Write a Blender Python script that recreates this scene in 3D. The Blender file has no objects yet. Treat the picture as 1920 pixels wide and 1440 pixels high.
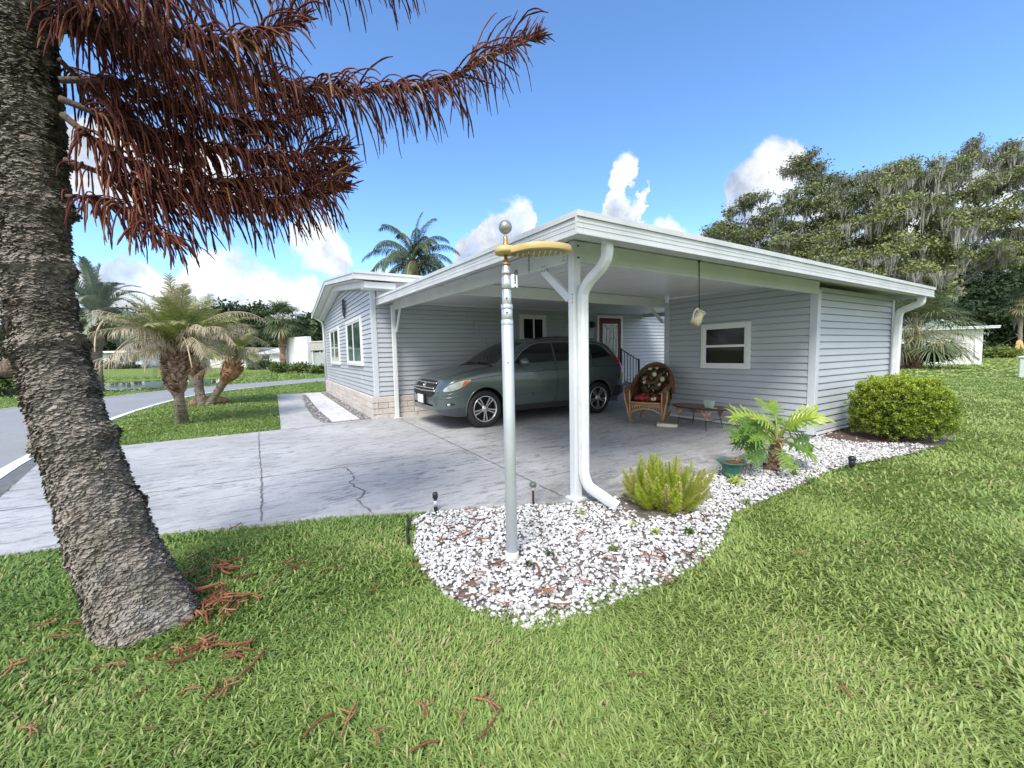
import bpy, bmesh, math, random
import numpy as np
from mathutils import Vector, Matrix
from math import sin, cos, pi, radians
RNG = random.Random(7)
NR = np.random.default_rng(11)
scene = bpy.context.scene
COL = scene.collection

# ------------------------------------------------------------------ camera
R = np.array([[0.85714184, 0.05601462, -0.51202562],
              [-0.51468097, 0.05399809, -0.85567967],
              [-0.02028216, 0.99696869, 0.07511368]])
FPX = 754.1727
CAM_H = 1.28
EYE = np.array([0.0, 0.0, CAM_H])
cam_d = bpy.data.cameras.new("camera")
cam = bpy.data.objects.new("camera", cam_d)
COL.objects.link(cam)
cam.matrix_world = Matrix([[*R[0], 0], [*R[1], 0], [*R[2], CAM_H], [0, 0, 0, 1]])
cam_d.sensor_width = 36
cam_d.lens = FPX / 1920 * 36
cam_d.clip_start = 0.05
cam_d.clip_end = 2000
scene.camera = cam

# surveying helpers: a sight line through the photograph meets a known plane of the place
def sight(px, py):
    return R @ np.array([px - 960, 720 - py, -FPX])
def gp(px, py, z=0.0):
    d = sight(px, py); return EYE + d * ((z - CAM_H) / d[2])
def pX(px, py, X):
    d = sight(px, py); return EYE + d * (X / d[0])
def pY(px, py, Y):
    d = sight(px, py); return EYE + d * (Y / d[1])
def pD(px, py, D):
    return EYE + sight(px, py) * (D / FPX)

# ------------------------------------------------------------------ mesh helpers
def V3(*a): return np.array(a, float)
def nrm(v):
    v = np.asarray(v, float); n = np.linalg.norm(v)
    return v / n if n > 1e-9 else v

class MB:
    def __init__(s):
        s.v = []; s.f = []; s.m = []; s.s = []; s.t = []; s.n = 0
    def add(s, verts, faces, mat=0, smooth=False, tint=0.5):
        b = s.n
        verts = [tuple(map(float, p)) for p in verts]
        s.v.extend(verts); s.n += len(verts)
        for f in faces:
            s.f.append([b + i for i in f]); s.m.append(mat); s.s.append(smooth)
        if isinstance(tint, (list, tuple, np.ndarray)): s.t.extend([float(x) for x in tint])
        else: s.t.extend([float(tint)] * len(verts))
    def box(s, lo, hi, mat=0, tint=0.5):
        x0, y0, z0 = lo; x1, y1, z1 = hi
        s.add([(x0,y0,z0),(x1,y0,z0),(x1,y1,z0),(x0,y1,z0),(x0,y0,z1),(x1,y0,z1),(x1,y1,z1),(x0,y1,z1)],
              [(0,3,2,1),(4,5,6,7),(0,1,5,4),(1,2,6,5),(2,3,7,6),(3,0,4,7)], mat, False, tint)
    def obox(s, c, ax, ay, az, mat=0, tint=0.5, bev=0.0):
        c = np.asarray(c, float); ax = np.asarray(ax, float); ay = np.asarray(ay, float); az = np.asarray(az, float)
        P = [c + i*ax + j*ay + k*az for k in (-1,1) for (i,j) in ((-1,-1),(1,-1),(1,1),(-1,1))]
        s.add(P, [(0,3,2,1),(4,5,6,7),(0,1,5,4),(1,2,6,5),(2,3,7,6),(3,0,4,7)], mat, False, tint)
    def bar(s, a, b, w, h, mat=0, up=(0,0,1), tint=0.5):
        a = np.asarray(a, float); b = np.asarray(b, float); d = nrm(b - a)
        x = np.cross(d, up)
        if np.linalg.norm(x) < 1e-4: x = np.cross(d, (1,0,0))
        x = nrm(x); y = np.cross(x, d)
        s.obox((a+b)/2, d*np.linalg.norm(b-a)/2, x*w/2, y*h/2, mat, tint)
    def quad(s, a, b, c, d, mat=0, tint=0.5): s.add([a,b,c,d], [(0,1,2,3)], mat, False, tint)
    def tube(s, pts, rad, n=8, mat=0, smooth=True, cap=True, tint=0.5, sq=None):
        pts = np.asarray(pts, float); k = len(pts)
        if np.isscalar(rad): rad = [rad]*k
        T = np.gradient(pts, axis=0); T /= (np.linalg.norm(T, axis=1)[:,None] + 1e-12)
        up = np.array([0,0,1.]) if abs(T[0][2]) < .9 else np.array([1.,0,0])
        N = nrm(np.cross(T[0], up)); V = []
        for i in range(k):
            N = nrm(N - T[i]*(N @ T[i])); B = np.cross(T[i], N)
            for j in range(n):
                a = 2*pi*(j+.5)/n
                if sq: V.append(pts[i] + rad[i]*(sq[0]*N*np.sign(cos(a)) + sq[1]*B*np.sign(sin(a))))
                else: V.append(pts[i] + rad[i]*(N*cos(a) + B*sin(a)))
        F = [(i*n+j, i*n+(j+1)%n, (i+1)*n+(j+1)%n, (i+1)*n+j) for i in range(k-1) for j in range(n)]
        if cap: F += [tuple(range(n-1,-1,-1)), tuple((k-1)*n+j for j in range(n))]
        if isinstance(tint, (list, tuple, np.ndarray)): tint = np.repeat(np.asarray(tint), n)
        s.add(V, F, mat, smooth, tint)
    def lathe(s, prof, n=24, c=(0,0,0), mat=0, smooth=True, axis=None, sx=1, sy=1, tint=0.5, cap=True):
        c = np.asarray(c, float)
        A = np.eye(3) if axis is None else axis
        V = [c + A @ np.array([r*cos(2*pi*j/n)*sx, r*sin(2*pi*j/n)*sy, z]) for r, z in prof for j in range(n)]
        k = len(prof)
        F = [(i*n+j, i*n+(j+1)%n, (i+1)*n+(j+1)%n, (i+1)*n+j) for i in range(k-1) for j in range(n)]
        if cap and prof[0][0] > 1e-6: F.append(tuple(range(n-1,-1,-1)))
        if cap and prof[-1][0] > 1e-6: F.append(tuple((k-1)*n+j for j in range(n)))
        s.add(V, F, mat, smooth, tint)
    def prism(s, poly, z0, z1, mat=0, M=None, smooth=False):
        n = len(poly)
        V = [(x,y,z0) for x,y in poly] + [(x,y,z1) for x,y in poly]
        if M is not None: V = [M(*p) for p in V]
        s.add(V, [tuple(range(n-1,-1,-1)), tuple(range(n,2*n))] + [(i,(i+1)%n,n+(i+1)%n,n+i) for i in range(n)], mat, smooth)
    def grid(s, P, mat=0, smooth=True, tint=0.5, closed=False):
        P = np.asarray(P, float); a, b = P.shape[:2]
        F = [(i*b+j, i*b+(j+1)%b, (i+1)*b+(j+1)%b, (i+1)*b+j) for i in range(a-1) for j in range(b if closed else b-1)]
        s.add(P.reshape(-1,3), F, mat, smooth, tint)
    def ball(s, c, r, mat=0, n=12, squash=(1,1,1), tint=0.5):
        c = np.asarray(c, float); q = np.asarray(squash, float)
        k = max(4, n//2)
        pr = [(max(1e-7, r*sin(pi*i/k)), -r*cos(pi*i/k)) for i in range(k+1)]
        V = [c + np.array([a*cos(2*pi*j/n), a*sin(2*pi*j/n), z])*q for a, z in pr for j in range(n)]
        F = [(i*n+j, i*n+(j+1)%n, (i+1)*n+(j+1)%n, (i+1)*n+j) for i in range(k) for j in range(n)]
        s.add(V, F, mat, True, tint)
    def build(s, name, mats, parent=None, **kw):
        me = bpy.data.meshes.new(name)
        me.from_pydata(s.v, [], s.f)
        if not isinstance(mats, (list, tuple)): mats = [mats]
        for m in mats: me.materials.append(m)
        me.polygons.foreach_set('material_index', s.m)
        me.polygons.foreach_set('use_smooth', s.s)
        a = me.attributes.new('tint', 'FLOAT', 'POINT'); a.data.foreach_set('value', np.array(s.t, 'f'))
        me.update()
        return link(name, me, parent, **kw)

def link(name, me, parent=None, **kw):
    o = bpy.data.objects.new(name, me); COL.objects.link(o)
    if parent is not None:
        o.parent = parent
        o.matrix_parent_inverse = parent.matrix_world.inverted()
    for k, v in kw.items(): o[k] = v
    return o
def bulk(name, verts, faces, tint, mats, parent=None, smooth=False, midx=None, **kw):
    """one mesh from arrays: faces (M,k) of equal size"""
    me = bpy.data.meshes.new(name)
    verts = np.asarray(verts, 'f'); faces = np.asarray(faces, 'i'); M_, k = faces.shape
    me.vertices.add(len(verts)); me.vertices.foreach_set('co', verts.ravel())
    me.loops.add(M_*k); me.loops.foreach_set('vertex_index', faces.ravel())
    me.polygons.add(M_); me.polygons.foreach_set('loop_start', np.arange(0, M_*k, k, dtype='i'))
    me.update(calc_edges=True)
    if not isinstance(mats, (list, tuple)): mats = [mats]
    for m in mats: me.materials.append(m)
    if midx is not None: me.polygons.foreach_set('material_index', np.asarray(midx, 'i'))
    me.polygons.foreach_set('use_smooth', np.full(M_, smooth, bool))
    a = me.attributes.new('tint', 'FLOAT', 'POINT'); a.data.foreach_set('value', np.asarray(tint, 'f'))
    me.update()
    return link(name, me, parent, **kw)
def thing(name, label, cat, loc=(0,0,0), group=None, rz=0.0):
    o = bpy.data.objects.new(name, None); COL.objects.link(o)
    o.location = loc; o.rotation_euler = (0,0,rz); o.empty_display_size = .2
    o.matrix_world = Matrix.Translation(Vector(loc)) @ Matrix.Rotation(rz, 4, 'Z')
    tag(o, label, cat, group); return o
def tag(o, label, cat, group=None):
    o['label'] = label; o['category'] = cat
    if group: o['group'] = group
    return o
def copy_tree(o, parent=None):
    c = o.copy(); COL.objects.link(c)
    if parent is not None: c.parent = parent
    for ch in list(o.children): copy_tree(ch, c)
    return c
def bevel(o, w=.006, seg=2, ang=40):
    m = o.modifiers.new('bevel', 'BEVEL'); m.width = w; m.segments = seg; m.limit_method = 'ANGLE'; m.angle_limit = radians(ang)
    m.harden_normals = False
    return o

# ------------------------------------------------------------------ materials
MATS = {}
class NT:
    def __init__(s, name):
        s.m = bpy.data.materials.new(name); s.m.use_nodes = True
        s.t = s.m.node_tree; s.t.nodes.clear()
        s.out = s.n('ShaderNodeOutputMaterial')
    def n(s, typ, **kw):
        x = s.t.nodes.new(typ)
        for k, v in kw.items():
            if k.startswith('i_'):
                key = k[2:].replace('_', ' ')
                x.inputs[key].default_value = v
            else: setattr(x, k, v)
        return x
    def l(s, a, b): s.t.links.new(a, b)
    def coords(s, scale=(1,1,1), kind='Object'):
        tc = s.n('ShaderNodeTexCoord'); mp = s.n('ShaderNodeMapping'); mp.inputs['Scale'].default_value = scale
        s.l(tc.outputs[kind], mp.inputs[0]); return mp.outputs[0]
    def noise(s, vec, scale, detail=4, rough=.55, dist=0):
        x = s.n('ShaderNodeTexNoise'); x.inputs['Scale'].default_value = scale; x.inputs['Detail'].default_value = detail
        x.inputs['Roughness'].default_value = rough; x.inputs['Distortion'].default_value = dist
        s.l(vec, x.inputs['Vector']); return x.outputs['Fac']
    def ramp(s, fac, stops, interp='LINEAR'):
        x = s.n('ShaderNodeValToRGB'); e = x.color_ramp.elements; x.color_ramp.interpolation = interp
        while len(e) < len(stops): e.new(.5)
        for el, (p, c) in zip(e, stops):
            el.position = p
            if not isinstance(c, (tuple, list)): c = (c, c, c)
            el.color = (*c[:3], 1)
        s.l(fac, x.inputs[0]); return x.outputs[0]
    def mix(s, fac, a, b, mode='MIX'):
        x = s.n('ShaderNodeMix', data_type='RGBA', blend_type=mode)
        for sock, val in ((x.inputs[0], fac), (x.inputs[6], a), (x.inputs[7], b)):
            if hasattr(val, 'links'): s.l(val, sock)
            elif isinstance(val, (tuple, list)): sock.default_value = (*val[:3], 1)
            else: sock.default_value = val
        return x.outputs[2]
    def math(s, op, a, b=0.0, clamp=False):
        x = s.n('ShaderNodeMath', operation=op); x.use_clamp = clamp
        for sock, val in ((x.inputs[0], a), (x.inputs[1], b)):
            if hasattr(val, 'links'): s.l(val, sock)
            else: sock.default_value = val
        return x.outputs[0]
    def bump(s, h, strength=.3, dist=.01):
        x = s.n('ShaderNodeBump'); x.inputs['Strength'].default_value = strength; x.inputs['Distance'].default_value = dist
        s.l(h, x.inputs['Height']); return x.outputs[0]
    def bsdf(s, col, rough=.5, metal=0, normal=None, **kw):
        p = s.n('ShaderNodeBsdfPrincipled')
        for key, val in (('Base Color', col), ('Roughness', rough), ('Metallic', metal)):
            if hasattr(val, 'links'): s.l(val, p.inputs[key])
            elif isinstance(val, (tuple, list)): p.inputs[key].default_value = (*val[:3], 1)
            else: p.inputs[key].default_value = val
        if normal is not None: s.l(normal, p.inputs['Normal'])
        for k, v in kw.items(): p.inputs[k.replace('_', ' ')].default_value = v
        return p.outputs[0]
    def done(s, sh):
        s.l(sh, s.out.inputs[0]); return s.m
def plain(name, col, rough=.5, metal=0, var=.12, scale=6, bump=0, bscale=60, bdist=.004, stretch=(1,1,1), **kw):
    if name in MATS: return MATS[name]
    t = NT(name); v = t.coords(stretch)
    f = t.noise(v, scale, 5, .6)
    lo = tuple(c*(1-var) for c in col); hi = tuple(min(1, c*(1+var)) for c in col)
    c = t.ramp(f, [(.3, lo), (.7, hi)])
    nm = t.bump(t.noise(v, bscale, 4), bump, bdist) if bump else None
    MATS[name] = t.done(t.bsdf(c, rough, metal, nm, **kw)); return MATS[name]
def foliage(name, stops, rough=.5, trans=.3, spec=.3, nscale=3.0, nvar=.25):
    """leaf material: the per-leaf 'tint' attribute picks its colour"""
    if name in MATS: return MATS[name]
    t = NT(name); a = t.n('ShaderNodeAttribute'); a.attribute_name = 'tint'
    v = t.coords()
    f = t.noise(v, nscale, 3)
    k = t.math('ADD', a.outputs['Fac'], t.math('MULTIPLY', t.math('SUBTRACT', f, .5), nvar*2))
    c = t.ramp(k, stops)
    b = t.bsdf(c, rough, 0, None, Specular_IOR_Level=spec)
    if trans > 0:
        tr = t.n('ShaderNodeBsdfTranslucent'); t.l(c, tr.inputs[0])
        mx = t.n('ShaderNodeMixShader'); mx.inputs[0].default_value = trans
        t.l(b, mx.inputs[1]); t.l(tr.outputs[0], mx.inputs[2]); b = mx.outputs[0]
    MATS[name] = t.done(b); return MATS[name]
# ------------------------------------------------------------------ building materials
def siding_mat():
    t = NT('vinyl_siding'); v = t.coords()
    f = t.noise(v, 1.3, 3); g = t.noise(t.coords((3, 3, 60)), 4, 3)
    c = t.ramp(f, [(.3, (.43,.46,.495)), (.7, (.475,.505,.54))])
    c = t.mix(.18, c, t.ramp(g, [(.35, (.38,.405,.435)), (.65, (.53,.56,.59))]))
    return t.done(t.bsdf(c, .42, 0, t.bump(g, .12, .002), Specular_IOR_Level=.4))
SIDING = siding_mat()
WHITE = plain('white_painted_metal', (.67,.69,.69), .38, var=.08, scale=2.2, bump=.04, bscale=40)
TRIM = plain('pale_grey_trim', (.56,.59,.64), .45, var=.04, scale=2)
VINYLW = plain('white_vinyl', (.80,.80,.79), .35, var=.03, scale=4)
def pan_mat():
    t = NT('ceiling_pan_white'); v = t.coords((1, .12, 1))
    f = t.noise(v, 5, 5, .6)
    c = t.ramp(f, [(.25, (.76,.77,.77)), (.75, (.83,.83,.83))])
    return t.done(t.bsdf(c, .33, 0, t.bump(t.noise(t.coords((14, .6, 1)), 3, 2), .1, .004)))
PAN = pan_mat()
def fascia_mat():
    t = NT('weathered_white_fascia')
    f = t.noise(t.coords((1, 1, 1)), 2.2, 6, .65); g = t.noise(t.coords((.35, .35, 26)), 3.2, 4, .6)
    st = t.noise(t.coords((11, 11, .7)), 2.5, 4, .7)
    c = t.ramp(f, [(.3, (.50,.52,.52)), (.7, (.65,.66,.66))])
    c = t.mix(t.ramp(g, [(.50, 0.), (.72, .5)]), c, (.36,.38,.385))
    c = t.mix(t.ramp(st, [(.56, 0.), (.8, .5)]), c, (.33,.34,.32))
    return t.done(t.bsdf(c, .4, 0, t.bump(g, .15, .003)))
FASCIA = fascia_mat()
GLASS = None
def glass_mat():
    t = NT('dark_window_glass')
    return t.done(t.bsdf((.008,.011,.012), .03, 0, t.bump(t.noise(t.coords(), 1.2, 2), .015, .05), Specular_IOR_Level=.30))
GLASS = glass_mat()
GLASSG = plain('green_reflection_glass', (.06,.10,.085), .05, var=.7, scale=5, Specular_IOR_Level=.9)  # greenish reflection painted into the pane colour
BLACK = plain('black_metal', (.02,.022,.025), .4, var=.2)
DARKGAP = plain('dark_gap', (.012,.012,.013), .9, var=0)
STEEL = plain('screw_steel', (.09,.09,.095), .35, 1, var=.1)
def block_mat():
    t = NT('split_face_block'); v = t.coords()
    a = t.n('ShaderNodeAttribute'); a.attribute_name = 'tint'
    f = t.noise(v, 26, 6, .7)
    c = t.ramp(f, [(.3, (.36,.31,.28)), (.5, (.56,.51,.47)), (.72, (.68,.64,.60))])
    c = t.mix(.4, c, t.ramp(a.outputs['Fac'], [(0, (.46,.40,.36)), (1, (.70,.66,.62))]))
    return t.done(t.bsdf(c, .9, 0, t.bump(f, .9, .02)))
BLOCK = block_mat()

class Fr:
    """local frame of a wall: u along, n outwards, w up"""
    def __init__(s, O, U, N, Wd=(0,0,1)):
        s.O = np.array(O, float); s.U = np.array(U, float); s.N = np.array(N, float); s.W = np.array(Wd, float)
    def __call__(s, u, n, w): return s.O + u*s.U + n*s.N + w*s.W
    def box(s, mb, u0, u1, n0, n1, w0, w1, mat=0, tint=.5):
        mb.obox(s((u0+u1)/2, (n0+n1)/2, (w0+w1)/2), s.U*(u1-u0)/2, s.N*(n1-n0)/2, s.W*(w1-w0)/2, mat, tint)

def siding(mb, fr, L0, L1, H0, top=None, H1=None, e=.1, proud=.019):
    """lapped double-four vinyl: every course leans out towards its foot and casts a line"""
    w = H0; k = 0
    while True:
        hi = w + e
        mx = H1 if top is None else max(top(L0 + (L1-L0)*i/40) for i in range(41))
        if w >= mx - .004: break
        hi = min(hi, mx)
        us = [L0, L1]
        if top is not None:
            us = [L0 + (L1-L0)*i/120 for i in range(121)]
            us = [u for u in us if top(u) > w + .02]
            if len(us) < 2: break
            us = [us[0], us[-1]]
            if top(us[0]) < hi or top(us[1]) < hi: pass
        a, b = us
        g = .015     # shadow groove under the butt
        P = [fr(a, -.012, w+g), fr(b, -.012, w+g), fr(b, proud, w+g), fr(a, proud, w+g),
             fr(b, proud*.95, w+g+.012), fr(a, proud*.95, w+g+.012), fr(b, proud*.30, hi), fr(a, proud*.30, hi),
             fr(b, -.012, hi), fr(a, -.012, hi), fr(a, -.012, w), fr(b, -.012, w)]
        mb.add(P, [(0,1,2,3), (3,2,4,5), (5,4,6,7), (7,6,8,9), (10,11,1,0)])
        if k % 2 == 0 and b-a > 5:     # panel laps
            for us_ in np.arange(a + .4 + (k*1.37) % 2.9, b-.3, 3.4): fr.box(mb, us_, us_+.0035, 0, proud+.0015, w+g, min(hi+e, mx)-.004)
        # dark shadow channel under the butt of the course above
        w = hi; k += 1

def window(parent, fr, u0, u1, w0, w1, name='window', vert=None, horiz=None, fw=.05, casing=.07, glass=None, proud=.02):
    glass = glass or GLASS
    mb = MB(); c = casing
    fr.box(mb, u0, u1, 0, .035+proud, w1-c, w1); fr.box(mb, u0, u1, 0, .04+proud, w0, w0+c)
    fr.box(mb, u0, u0+c, 0, .033+proud, w0+c, w1-c); fr.box(mb, u1-c, u1, 0, .033+proud, w0+c, w1-c)
    win = bevel(mb.build(name, VINYLW, parent), .004)
    a0, a1, b0, b1 = u0+c, u1-c, w0+c, w1-c
    mb = MB(); f = fw*.8
    fr.box(mb, a0, a1, .002, .022+proud, b1-f, b1); fr.box(mb, a0, a1, .002, .022+proud, b0, b0+f)
    fr.box(mb, a0, a0+f, .002, .021+proud, b0+f, b1-f); fr.box(mb, a1-f, a1, .002, .021+proud, b0+f, b1-f)
    if vert: u = a0+(a1-a0)*vert; fr.box(mb, u-f*.55, u+f*.55, .002, .024+proud, b0+f, b1-f)
    if horiz: w = b0+(b1-b0)*horiz; fr.box(mb, a0+f, a1-f, .002, .024+proud, w-f*.55, w+f*.55)
    bevel(mb.build('sash', VINYLW, win), .003)
    mb = MB(); fr.box(mb, a0+f*.5, a1-f*.5, .003, .012+proud, b0+f*.5, b1-f*.5)
    mb.build('pane', glass, win)
    return win

# ------------------------------------------------------------------ the blue-grey home
HX, HY, HY2, HX2 = 1.82, 8.50, 16.40, 17.0       # gable wall, long wall, far corner, far end
RIDGE_Y, EAVE_Z, RIDGE_Z = 12.45, 2.74, 3.29
SK = .45
home = thing('mobile_home', 'long blue grey sided home with white brick skirt and low gable roof', 'house', (HX, HY, 0))
gf = Fr((HX, HY2, 0), (0,-1,0), (-1,0,0))        # u runs from the far corner to the near one
lf = Fr((HX, HY, 0), (1,0,0), (0,-1,0))
def roof_under(u):
    y = HY2 - u
    return EAVE_Z - .06 + (RIDGE_Z - EAVE_Z) * (1 - abs(y - RIDGE_Y)/4.35) 
mb = MB(); siding(mb, gf, .07, HY2-HY-.07, SK, top=roof_under)
mb.build('gable_wall', SIDING, home)
mb = MB(); siding(mb, lf, .07, HX2-HX, SK, H1=2.36)
mb.build('front_wall', SIDING, home)
mb = MB()   # body behind the siding, closing the rooms off
mb.box((HX+.02, HY+.02, .03), (HX2, HY2-.02, 2.66))
mb.build('wall_core', plain('sheathing', (.25,.26,.28), .9), home)
for (ya, yb, zz) in ((HY-.025, HY+.075, 2.66), (HY2-.075, HY2+.025, 2.68)):
    mb = MB(); mb.box((HX-.025, ya, SK), (HX+.075, yb, zz)); bevel(mb.build('corner_trim', TRIM, home), .006)
mb = MB(); mb.box((HX-.20, 8.12, 2.60), (HX+.4, HY-.03, 2.715)); mb.build('soffit_return', WHITE, home)
mb = MB(); mb.box((HX+.1, HY-.022, 2.362), (HX2, HY+.015, 2.80))
mb.build('frieze_board', WHITE, home)
# roof: two slopes, boxed rake and eaves
RX0, EY0, EY1 = 1.42, 8.08, 16.82
def roofz(y): return EAVE_Z + .14 + (RIDGE_Z - EAVE_Z) * (1 - abs(y - RIDGE_Y)/4.37)
mb = MB()
ys = [EY0+.02, RIDGE_Y, EY1-.02]
for (ya, yb) in ((ys[0], ys[1]), (ys[1], ys[2])):
    mb.add([(RX0+.03,ya,roofz(ya)-.02),(HX2+.3,ya,roofz(ya)-.02),(HX2+.3,yb,roofz(yb)-.02),(RX0+.03,yb,roofz(yb)-.02)], [(0,1,2,3)])
    mb.add([(RX0+.03,ya,roofz(ya)-.15),(HX2+.3,ya,roofz(ya)-.15),(HX2+.3,yb,roofz(yb)-.15),(RX0+.03,yb,roofz(yb)-.15)], [(3,2,1,0)])
roof = mb.build('roof', WHITE, home)
mb = MB()
for ya, yb in ((EY0, RIDGE_Y), (RIDGE_Y, EY1)):
    za, zb = roofz(ya), roofz(yb)
    for (x0, x1, d0, d1) in ((RX0, RX0+.03, -.14, -.035), (RX0-.015, RX0+.04, -.035, .012)):
        mb.add([(x0,ya,za+d0),(x1,ya,za+d0),(x1,yb,zb+d0),(x0,yb,zb+d0),(x0,ya,za+d1),(x1,ya,za+d1),(x1,yb,zb+d1),(x0,yb,zb+d1)],
               [(0,3,2,1),(4,5,6,7),(0,1,5,4),(1,2,6,5),(2,3,7,6),(3,0,4,7)])
z = roofz(EY0)
mb.box((RX0-.016, EY0-.03, z-.14), (HX2+.3, EY0-.001, z-.036)); mb.box((RX0-.016, EY0-.045, z-.035), (HX2+.3, EY0+.02, z+.011))
z = roofz(EY1)
mb.box((RX0-.016, EY1+.001, z-.14), (HX2+.3, EY1+.03, z-.036)); mb.box((RX0-.016, EY1-.02, z-.035), (HX2+.3, EY1+.045, z+.011))
mb.build('fascia', FASCIA, roof)
mb = MB()   # rake boxing along the gable
for ya, yb in ((EY0+.22, RIDGE_Y), (RIDGE_Y, EY1-.22)):
    za, zb = roofz(ya)-.152, roofz(yb)-.152
    mb.add([(RX0+.22,ya,za-.13),(HX-.02,ya,za-.13),(HX-.02,yb,zb-.13),(RX0+.22,yb,zb-.13),(RX0+.22,ya,za),(HX-.02,ya,za),(HX-.02,yb,zb),(RX0+.22,yb,zb)],
           [(0,3,2,1),(4,5,6,7),(0,1,5,4),(1,2,6,5),(2,3,7,6),(3,0,4,7)])
mb.build('rake_box', WHITE, roof)
# skirt of split-face block
def skirt(mb, fr, L, z0, z1, depth=.09, gaps=()):
    rows = 4; h = (z1-z0)/rows
    for r in range(rows):
        u = -.02 if r % 2 else -.17
        while u < L:
            w = .40 if RNG.random() < .8 else .2
            a, b = max(u, -.02), min(u+w, L)
            if b-a > .03:
                if any(r == 2 and a < g+.1 and b > g for g in gaps):
                    for g in gaps:
                        pass
                p = depth + RNG.uniform(-.004, .006)
                fr.box(mb, a+.004, b-.004, 0, p, z0+r*h+.004, z0+(r+1)*h-.004, 0, RNG.random())
            u += w
mb = MB()
skirt(mb, Fr((HX, HY2, 0), (0,-1,0), (-1,0,0)), HY2-HY+.08, -.03, SK)
skirt(mb, Fr((HX, HY, 0), (1,0,0), (0,-1,0)), HX2-HX, -.03, SK)
sk = bevel(mb.build('brick_skirt', BLOCK, home), .006, 1)
mb = MB(); mb.box((HX-.075, HY-.075, -.05), (HX2, HY2+.05, SK-.006)); mb.build('mortar', plain('mortar', (.16,.14,.125), .95, var=.2), sk)
for k in range(3):
    u = .86 + k*.235; mb = MB(); lf.box(mb, u, u+.07, .05, .105, SK-.235, SK-.122); mb.build('skirt_vent', BLACK, home)
# windows
def gw(px0, px1, y): return None
window(home, gf, HY2-11.55, HY2-9.55, 1.07, 2.20, vert=.47, glass=GLASSG)
window(home, gf, HY2-14.95, HY2-13.00, 1.05, 2.20, vert=.47, glass=GLASSG)
window(home, lf, 5.33-HX, 6.12-HX, 1.55, 2.245, vert=.52)
# red door with leaded glass
D0, D1, DZ0, DZ1 = 7.93-HX, 8.78-HX, .46, 2.23
mb = MB(); c = .075
lf.box(mb, D0-c, D0, .012, .055, DZ0, DZ1+c); lf.box(mb, D1, D1+c, .012, .055, DZ0, DZ1+c); lf.box(mb, D0, D1, .012, .053, DZ1, DZ1+c)
fr_ = bevel(mb.build('door_frame', VINYLW, home), .004)
RED = plain('red_door_paint', (.115,.005,.011), .4, var=.15, Specular_IOR_Level=.3)
mb = MB(); lf.box(mb, D0+.004, D1-.004, .012, .034, DZ0, DZ1-.004)
for (a, b) in ((.1, .4), (.47, .77)): lf.box(mb, D0+a, D0+b, .034, .042, DZ0+.1, DZ0+.5)
door = bevel(mb.build('door', RED, home), .005)
mb = MB(); u0, u1, w0, w1 = D0+.14, D1-.14, DZ0+.66, DZ1-.16
for q in ((u0,u1,w1-.03,w1),(u0,u1,w0,w0+.03),(u0,u0+.03,w0+.03,w1-.03),(u1-.03,u1,w0+.03,w1-.03)): lf.box(mb, q[0], q[1], .034, .05, q[2], q[3])
lite = mb.build('lite_frame', VINYLW, door)
def leaded():
    t = NT('leaded_glass'); v = t.coords((9, 9, 3))
    vo = t.n('ShaderNodeTexVoronoi', feature='DISTANCE_TO_EDGE'); vo.inputs['Scale'].default_value = 1.0; t.l(v, vo.inputs['Vector'])
    c = t.ramp(vo.outputs['Distance'], [(.02, (.03,.04,.04)), (.06, (.22,.30,.30)), (.8, (.38,.46,.46))])
    return t.done(t.bsdf(c, .08, 0, t.bump(t.noise(t.coords(), 30, 3), .3, .01), Specular_IOR_Level=.8))
mb = MB(); lf.box(mb, u0+.02, u1-.02, .034, .040, w0+.02, w1-.02); mb.build('door_glass', leaded(), door)
mb = MB(); n_ = 4
for k in range(1, n_): u = u0+.03+(u1-u0-.06)*k/n_; lf.box(mb, u-.005, u+.005, .038, .045, w0+.03, w1-.03)
mb.build('came', plain('lead_came', (.1,.11,.11), .4, .6), door)
mb = MB(); mb.ball(lf(D0+.07, .07, DZ0+.55), .028); mb.tube([lf(D0+.07,.03,DZ0+.55), lf(D0+.07,.07,DZ0+.55)], .012)
mb.build('door_knob', plain('brass', (.5,.36,.12), .3, 1), door)
mb = MB(); lf.box(mb, D0-.3, D0-.2, .012, .09, 1.95, 2.12); lf.box(mb, D0-.285, D0-.215, .09, .14, 1.97, 2.08)
mb.build('porch_light', BLACK, home)
# downpipe at the far corner
mb = MB(); mb.tube([(HX-.3, EY1-.3, 2.72), (HX-.12, HY2+.02, 2.6), (HX-.075, HY2-.02, 2.45), (HX-.075, HY2-.02, .2)], .04, 8)
mb.build('downspout', WHITE, home)
# wall ornament
mb = MB(); c = pX(645, 577, HX-.04)
for k in range(10):
    a = 2*pi*k/10; b = a + .35
    p = lambda r, a: c + np.array([-.012, r*sin(a)*.9, r*cos(a)*1.15])
    mb.tube([p(.03, a), p(.12, a+.25), p(.19, a), p(.17, a-.22), p(.1, a-.1)], .010, 6)
ring = [c + np.array([-.012, .2*sin(a)*.9, .2*cos(a)*1.15]) for a in np.linspace(0, 2*pi, 25)]
mb.tube(ring, .014, 6); mb.ball(c, .05, squash=(1,1,1)); mb.tube([c+V3(0,0,-.22), c+V3(0,0,-.3)], [.02,.004], 6)
tag(mb.build('wall_medallion', BLACK), 'black scrolled metal medallion hung high on the gable wall', 'wall ornament')

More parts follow.
